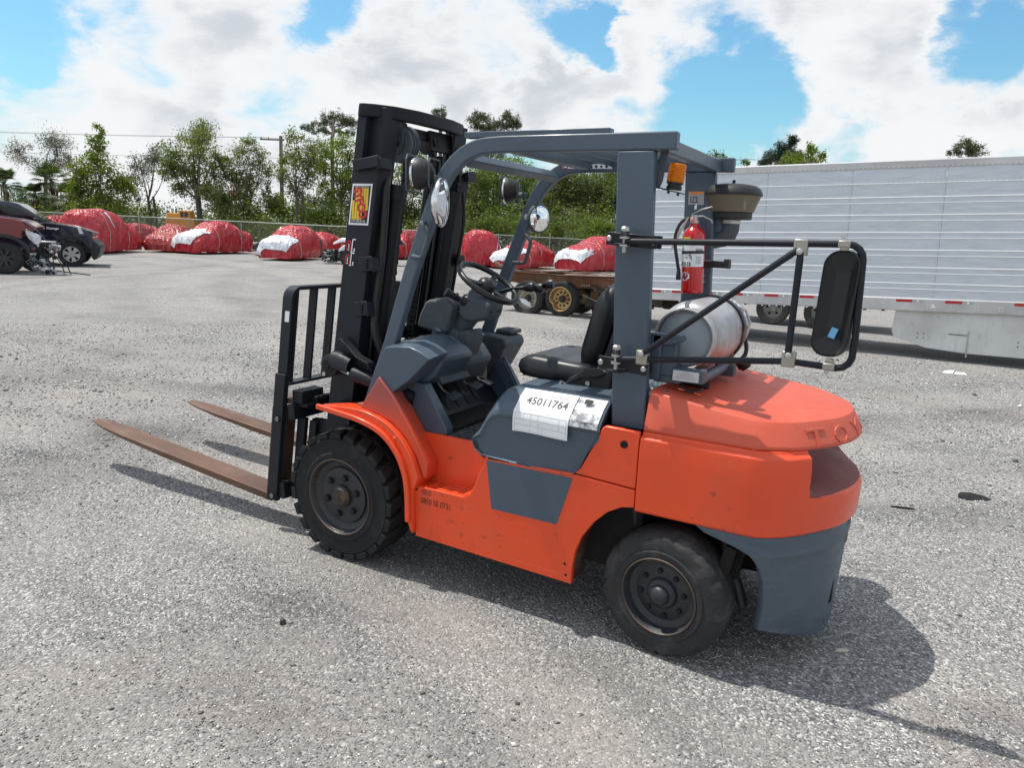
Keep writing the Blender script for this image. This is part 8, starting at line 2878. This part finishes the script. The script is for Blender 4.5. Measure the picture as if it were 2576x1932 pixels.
def trailer():
    ZS = .037                                 # the trailer stands a little nose-down
    o = thing('semi_trailer', 'long silver ribbed semi-trailer with red and white reflector tape and side skirt', 'semi-trailer', (-1.75, 10.3, 0))
    o.rotation_euler = (0, -math.atan(ZS), R(1.0))
    t = NT('trailer_aluminium')
    p = t.coord((1, 1, 1))
    n1 = t.noise(t.coord((.6, 1, 2.2)), 1.6, 4, .6, .5)
    n2 = t.noise(t.coord((1, 1, 8)), 2.5, 4, .6)
    t.set(Base_Color=t.mix(t.rng(n2, .35, .7), (.56, .60, .65), (.66, .69, .73)), Roughness=t.rng(n1, .3, .7, .38, .52), Metallic=.35)
    t.bump(n1, .55, .05)
    alu = t.m
    rail = worn('rail_aluminium', (.55, .55, .55), .45, .5, dirt=(.36, .35, .33), amount=.5, scale=1.5, bump=.05)
    white = worn('skirt_white', (.62, .63, .62), .5, dirt=(.42, .39, .33), amount=.6, scale=1.3, spots=.4, bump=.1)
    dk = flat('trailer_underside', (.02, .02, .022), .8)
    bright = flat('rib_edge', (.80, .82, .84), .35, .2)
    Lg, Wd = 11.2, 1.95
    X0 = -.95
    z0, z1, zt = .62, .80, 2.90
    # wall panels, joined at riveted seams
    n = 9
    for k in range(n):
        x0, x1 = X0 + (Lg - X0) * k / n, X0 + (Lg - X0) * (k + 1) / n
        MB().box(((x0 + x1) / 2, .02, (z1 + zt) / 2), (x1 - x0 - .004, .04, zt - z1)).build('wall_panel', alu, o)
        seam = MB()
        for j in range(44):
            seam.box((x1 - .03, -.002, z1 + .03 + (zt - z1 - .05) * j / 43), (.010, .008, .010))
        so = seam.build('seam_rivets', rail, o)
        so['kind'] = 'stuff'
    # pressed ribs: each a raised bead catching the sun on its upper edge
    zs = [2.66] + [q for c in (2.395, 2.115, 1.835, 1.555, 1.275, 1.02) for q in (c + .045, c - .045)]
    for z in zs:
        MB().prism([(0, z - .009), (-.010, z - .006), (-.012, z + .003), (0, z + .011)], X0, Lg, 'x').build('rib', bright, o)
    MB().box(((X0 + Lg) / 2, Wd - .02, (z1 + zt) / 2), (Lg - X0, .04, zt - z1)).build('far_wall', alu, o)
    MB().box((X0 + .02, Wd / 2, (z1 + zt) / 2), (.04, Wd - .08, zt - z1)).build('nose_wall', alu, o)
    MB().box((Lg - .02, Wd / 2, (z1 + zt) / 2), (.04, Wd - .08, zt - z1)).build('tail_wall', alu, o)
    MB().box(((X0 + Lg) / 2, Wd / 2, zt + .105), (Lg - X0, Wd, .03)).build('roof', rail, o, bevel=.02)
    MB().prism([(-.012, zt - .005), (-.016, zt + .02), (-.016, zt + .105), (.02, zt + .125), (.05, zt + .09), (.0, zt - .005)], X0, Lg, 'x').build('top_rail', rail, o)
    rv = MB()
    for j in range(150):
        rv.box((.03 + Lg * j / 150, -.019, zt + .012), (.018, .008, .009))
    rv.build('top_rivets', bright, o)['kind'] = 'stuff'
    MB().prism([(-.014, z0), (-.022, z0 + .012), (-.022, z1 + .015), (-.010, z1 + .035), (.0, z1 + .035), (.0, z0)], X0, Lg, 'x').build('bottom_rail', rail, o)
    MB().box(((X0 + Lg) / 2, Wd / 2, z0 + .10), (Lg - X0, Wd - .06, .10)).build('floor', dk, o)
    rv = MB()
    for j in range(170):
        rv.box((.03 + Lg * j / 170, -.024, z1 + .022), (.010, .006, .010))
    for j in range(34):
        for (dx, dz) in ((-.02, 0), (.02, 0), (-.02, .05), (.02, .05)):
            rv.box((.12 + Lg * j / 34 + dx, -.026, z0 + .055 + dz), (.012, .008, .012))
    rv.build('rail_rivets', bright, o)['kind'] = 'stuff'
    # conspicuity tape
    red = flat('reflector_red', (.45, .012, .02), .35)
    gry = flat('reflector_silver', (.42, .43, .43), .3, .3)
    for x in (-.75, -.30, .15, .68, 1.22, 1.83, 2.42, 3.00, 3.92, 4.62, 5.55, 6.4):
        MB().box((x + .12, -.0235, z1 - .015), (.235, .003, .042)).build('red_reflector', red, o)
        g = MB().box((x + .32, -.0235, z1 - .015), (.16, .003, .042)).build('silver_reflector', gry, o)
        MB().lathe([(.018, 0), (.018, .002)], (x + .32, -.025, z1 - .015), (0, -1, 0), 14).build('reflector_mark', bright, g)
    # hazard mark
    MB().add([(4.42, -.025, z1 - .115), (4.50, -.025, z1 - .115), (4.46, -.025, z1 - .045)], [(0, 1, 2)]).build('rail_mark', M_PAPER, o)
    # cross members
    for j in range(40):
        MB().box((.1 + Lg * j / 40, Wd / 2, z0 + .015), (.05, Wd - .1, .08)).build('cross_member', dk, o)
    cl = MB()
    for j in range(30):
        cl.box((.3 + j * .125, -.004, z0 - .012), (.03, .02, .018))
    cl.build('rail_clips', bright, o)['kind'] = 'stuff'
    # side skirt hung under the rail: three sheets with bolt groups
    for k, P in enumerate(([(3.93, z0 - .01), (3.90, .26), (3.94, .16), (4.42, .005), (5.0, -.05), (5.0, z0 - .01)], [(5.003, z0 - .01), (5.003, -.05), (7.0, -.10), (7.0, z0 - .01)], [(7.003, z0 - .01), (7.003, -.10), (9.0, -.15), (9.0, z0 - .01)])):
        sk = MB().prism([(a, b + .02) for a, b in P], .045, .060).build('skirt_panel', white, o, bevel=.003)
        for (x, z) in (((4.33, .22),) if k == 0 else ((5.72, .16), (6.25, .07)) if k == 1 else ((7.6, .1),)):
            b = MB()
            for dx in (-.045, .045):
                for dz in (-.035, .035):
                    b.box((x + dx, .043, z + dz), (.016, .006, .016))
            b.build('skirt_bolts', M_DARK, sk)['kind'] = 'stuff'
    MB().box((5.0, .040, .12), (.022, .012, .42)).build('skirt_seam', worn('seam_grey', (.40, .39, .36), .6), o)
    MB().bar([(4.72, .038, .27), (4.98, .038, .26)], .004, .010).build('skirt_tear', M_DARK, o)
    for j in range(9):
        MB().box((4.1 + j * .42, .042, z0 - .005), (.02, .008, .02)).build('skirt_rivet', rail, o)
    # landing legs and running gear, mostly in shade
    for x in (9.4, 10.3):
        for y in (.18, Wd - .18):
            MB().lathe([(.18, -.1), (.36, -.11), (.39, -.08), (.39, .08), (.36, .11), (.18, .1)], (x, y, .30), (0, 1, 0), 28).build('wheel', M_TYRE, o, smooth=40)
    return o


trailer()


def truck_beyond():
    """flatbed standing behind the trailer: only its near wheel shows under the rail"""
    o = thing('flatbed_truck', 'dusty truck mostly hidden behind the trailer, grey wheel showing under it', 'truck', (-.35, 13.9, 0))
    dk = flat('trailer_underside', (.02, .02, .022), .8)
    for x in (.0, 1.0):
        t = MB().lathe([(.20, .08), (.22, .11), (.33, .12), (.355, .09), (.36, 0), (.35, -.1), (.2, -.1)], (x, -.18, .36), (0, -1, 0), 32, caps=False).build('wheel', worn('dusty_tyre', (.06, .058, .054), .85, dirt=(.16, .15, .13), amount=.7), o, smooth=40)
        MB().lathe([(.215, .09), (.20, .08), (.18, .03), (.08, .02), (.07, .06), (.0, .065)], (x, -.18, .36), (0, -1, 0), 28, caps=False).build('rim', worn('grey_rim', (.42, .42, .41), .5, .3), t, smooth=40)
        for k in range(5):
            a = 2 * math.pi * k / 5 + .4
            MB().lathe([(.028, .03), (.028, .034)], (x + .13 * math.cos(a), -.18, .36 + .13 * math.sin(a)), (0, -1, 0), 10).build('rim_slot', M_DARK, t)
    MB().box((.6, .55, .66), (3.4, 1.5, .14)).build('chassis', dk, o, bevel=.01)
    MB().box((.6, .55, .80), (3.8, 1.6, .10)).build('flat_bed', worn('bed_boards', (.20, .17, .13), .8), o, bevel=.01)
    MB().box((-1.0, .55, 1.3), (.9, 1.5, .95)).build('cab', flat('old_white_paint', (.55, .55, .54), .4), o, bevel=.08)
    MB().box((.0, .9, .36), (.1, 1.2, .1)).build('axle', dk, o)


truck_beyond()


# ------------------------------------------------------------------ litter on the gravel
def litter():
    rr = random.Random(21)
    p = thing('paper_scrap', 'crumpled white paper scrap on the gravel in front of the trailer skirt', 'litter', (3.07, 9.09, 0))
    MB().loft([[(-.16, -.05, .004), (-.02, -.10, .004), (.0, .08, .03), (-.12, .07, .012)], [(-.15, -.05, .008), (-.02, -.10, .010), (.0, .08, .04), (-.12, .07, .02)]]).build('sheet', M_PAPER, p)
    MB().loft([[(.0, -.10, .004), (.16, -.06, .004), (.14, .02, .02), (.02, .06, .012)], [(.0, -.10, .010), (.16, -.06, .010), (.14, .02, .028), (.02, .06, .02)]]).build('torn_piece', M_PAPER, p)
    items = [
        ('dark rubber scrap lying on the gravel near the bottom right corner', 'rubber_scrap', (2.43, -1.41), (.085, .022, .010), 20, M_PLASTIC),
        ('pale curled wood chip in the shadow behind the rear skirt', 'wood_chip', (2.445, -.09), (.065, .018, .012), 30, flat('pale_wood', (.55, .50, .42), .8)),
        ('flat dark patch of rubber on the gravel right of the counterweight', 'rubber_scrap', (3.05, 2.75), (.22, .20, .012), 10, M_DARK),
        ('small dark bent stick on the gravel beyond the counterweight', 'stick', (2.62, 2.15), (.16, .012, .012), 15, M_DARK),
        ('thin grey stick on the gravel below the long mirror arm', 'stick', (1.9, 5.2), (.40, .015, .014), 5, flat('grey_stick', (.22, .21, .2), .9)),
        ('flat dark stone on the gravel between the fork tips and the mast', 'stone', (-2.75, 3.1), (.13, .09, .03), 0, flat('dark_stone', (.05, .05, .052), .9)),
        ('black leaf-like scrap on the gravel seen through the backrest bars', 'rubber_scrap', (-2.8, 5.6), (.30, .09, .02), 12, M_DARK),
        ('round pale stone among the gravel near the lower edge', 'stone', (1.35, -1.62), (.035, .028, .018), 40, flat('pale_stone', (.42, .40, .37), .9)),
        ('dark pebble beside a pale one left of the front wheel shadow', 'stone', (.25, -1.25), (.032, .028, .02), 70, flat('dark_stone', (.05, .05, .052), .9)),
        ('white splinter of plastic on the gravel in front of the far rear shadow', 'plastic_scrap', (3.6, 1.2), (.05, .03, .008), 35, M_PAPER),
    ]
    for (lab, name, (x, y), (a, b, c), ang, m) in items:
        V = []
        n = 9
        for k in range(n):
            t = 2 * math.pi * k / n
            q = .8 + .35 * rr.random()
            V.append((a / 2 * math.cos(t) * q, b / 2 * math.sin(t) * q))
        o = MB().loft([[(u, v, 0) for u, v in V], [(u * 1.03, v * 1.03, c * .6) for u, v in V], [(u * .7, v * .7, c) for u, v in V]]).build(name, m, None, smooth=40)
        o.location = (x, y, float(ground_height(np.array([x]), np.array([y]))[0]) + .001)
        o.rotation_euler = (0, 0, R(ang))
        tag(o, lab, 'litter' if 'scrap' in name or name in ('wood_chip',) else name.replace('_', ' '))


litter()
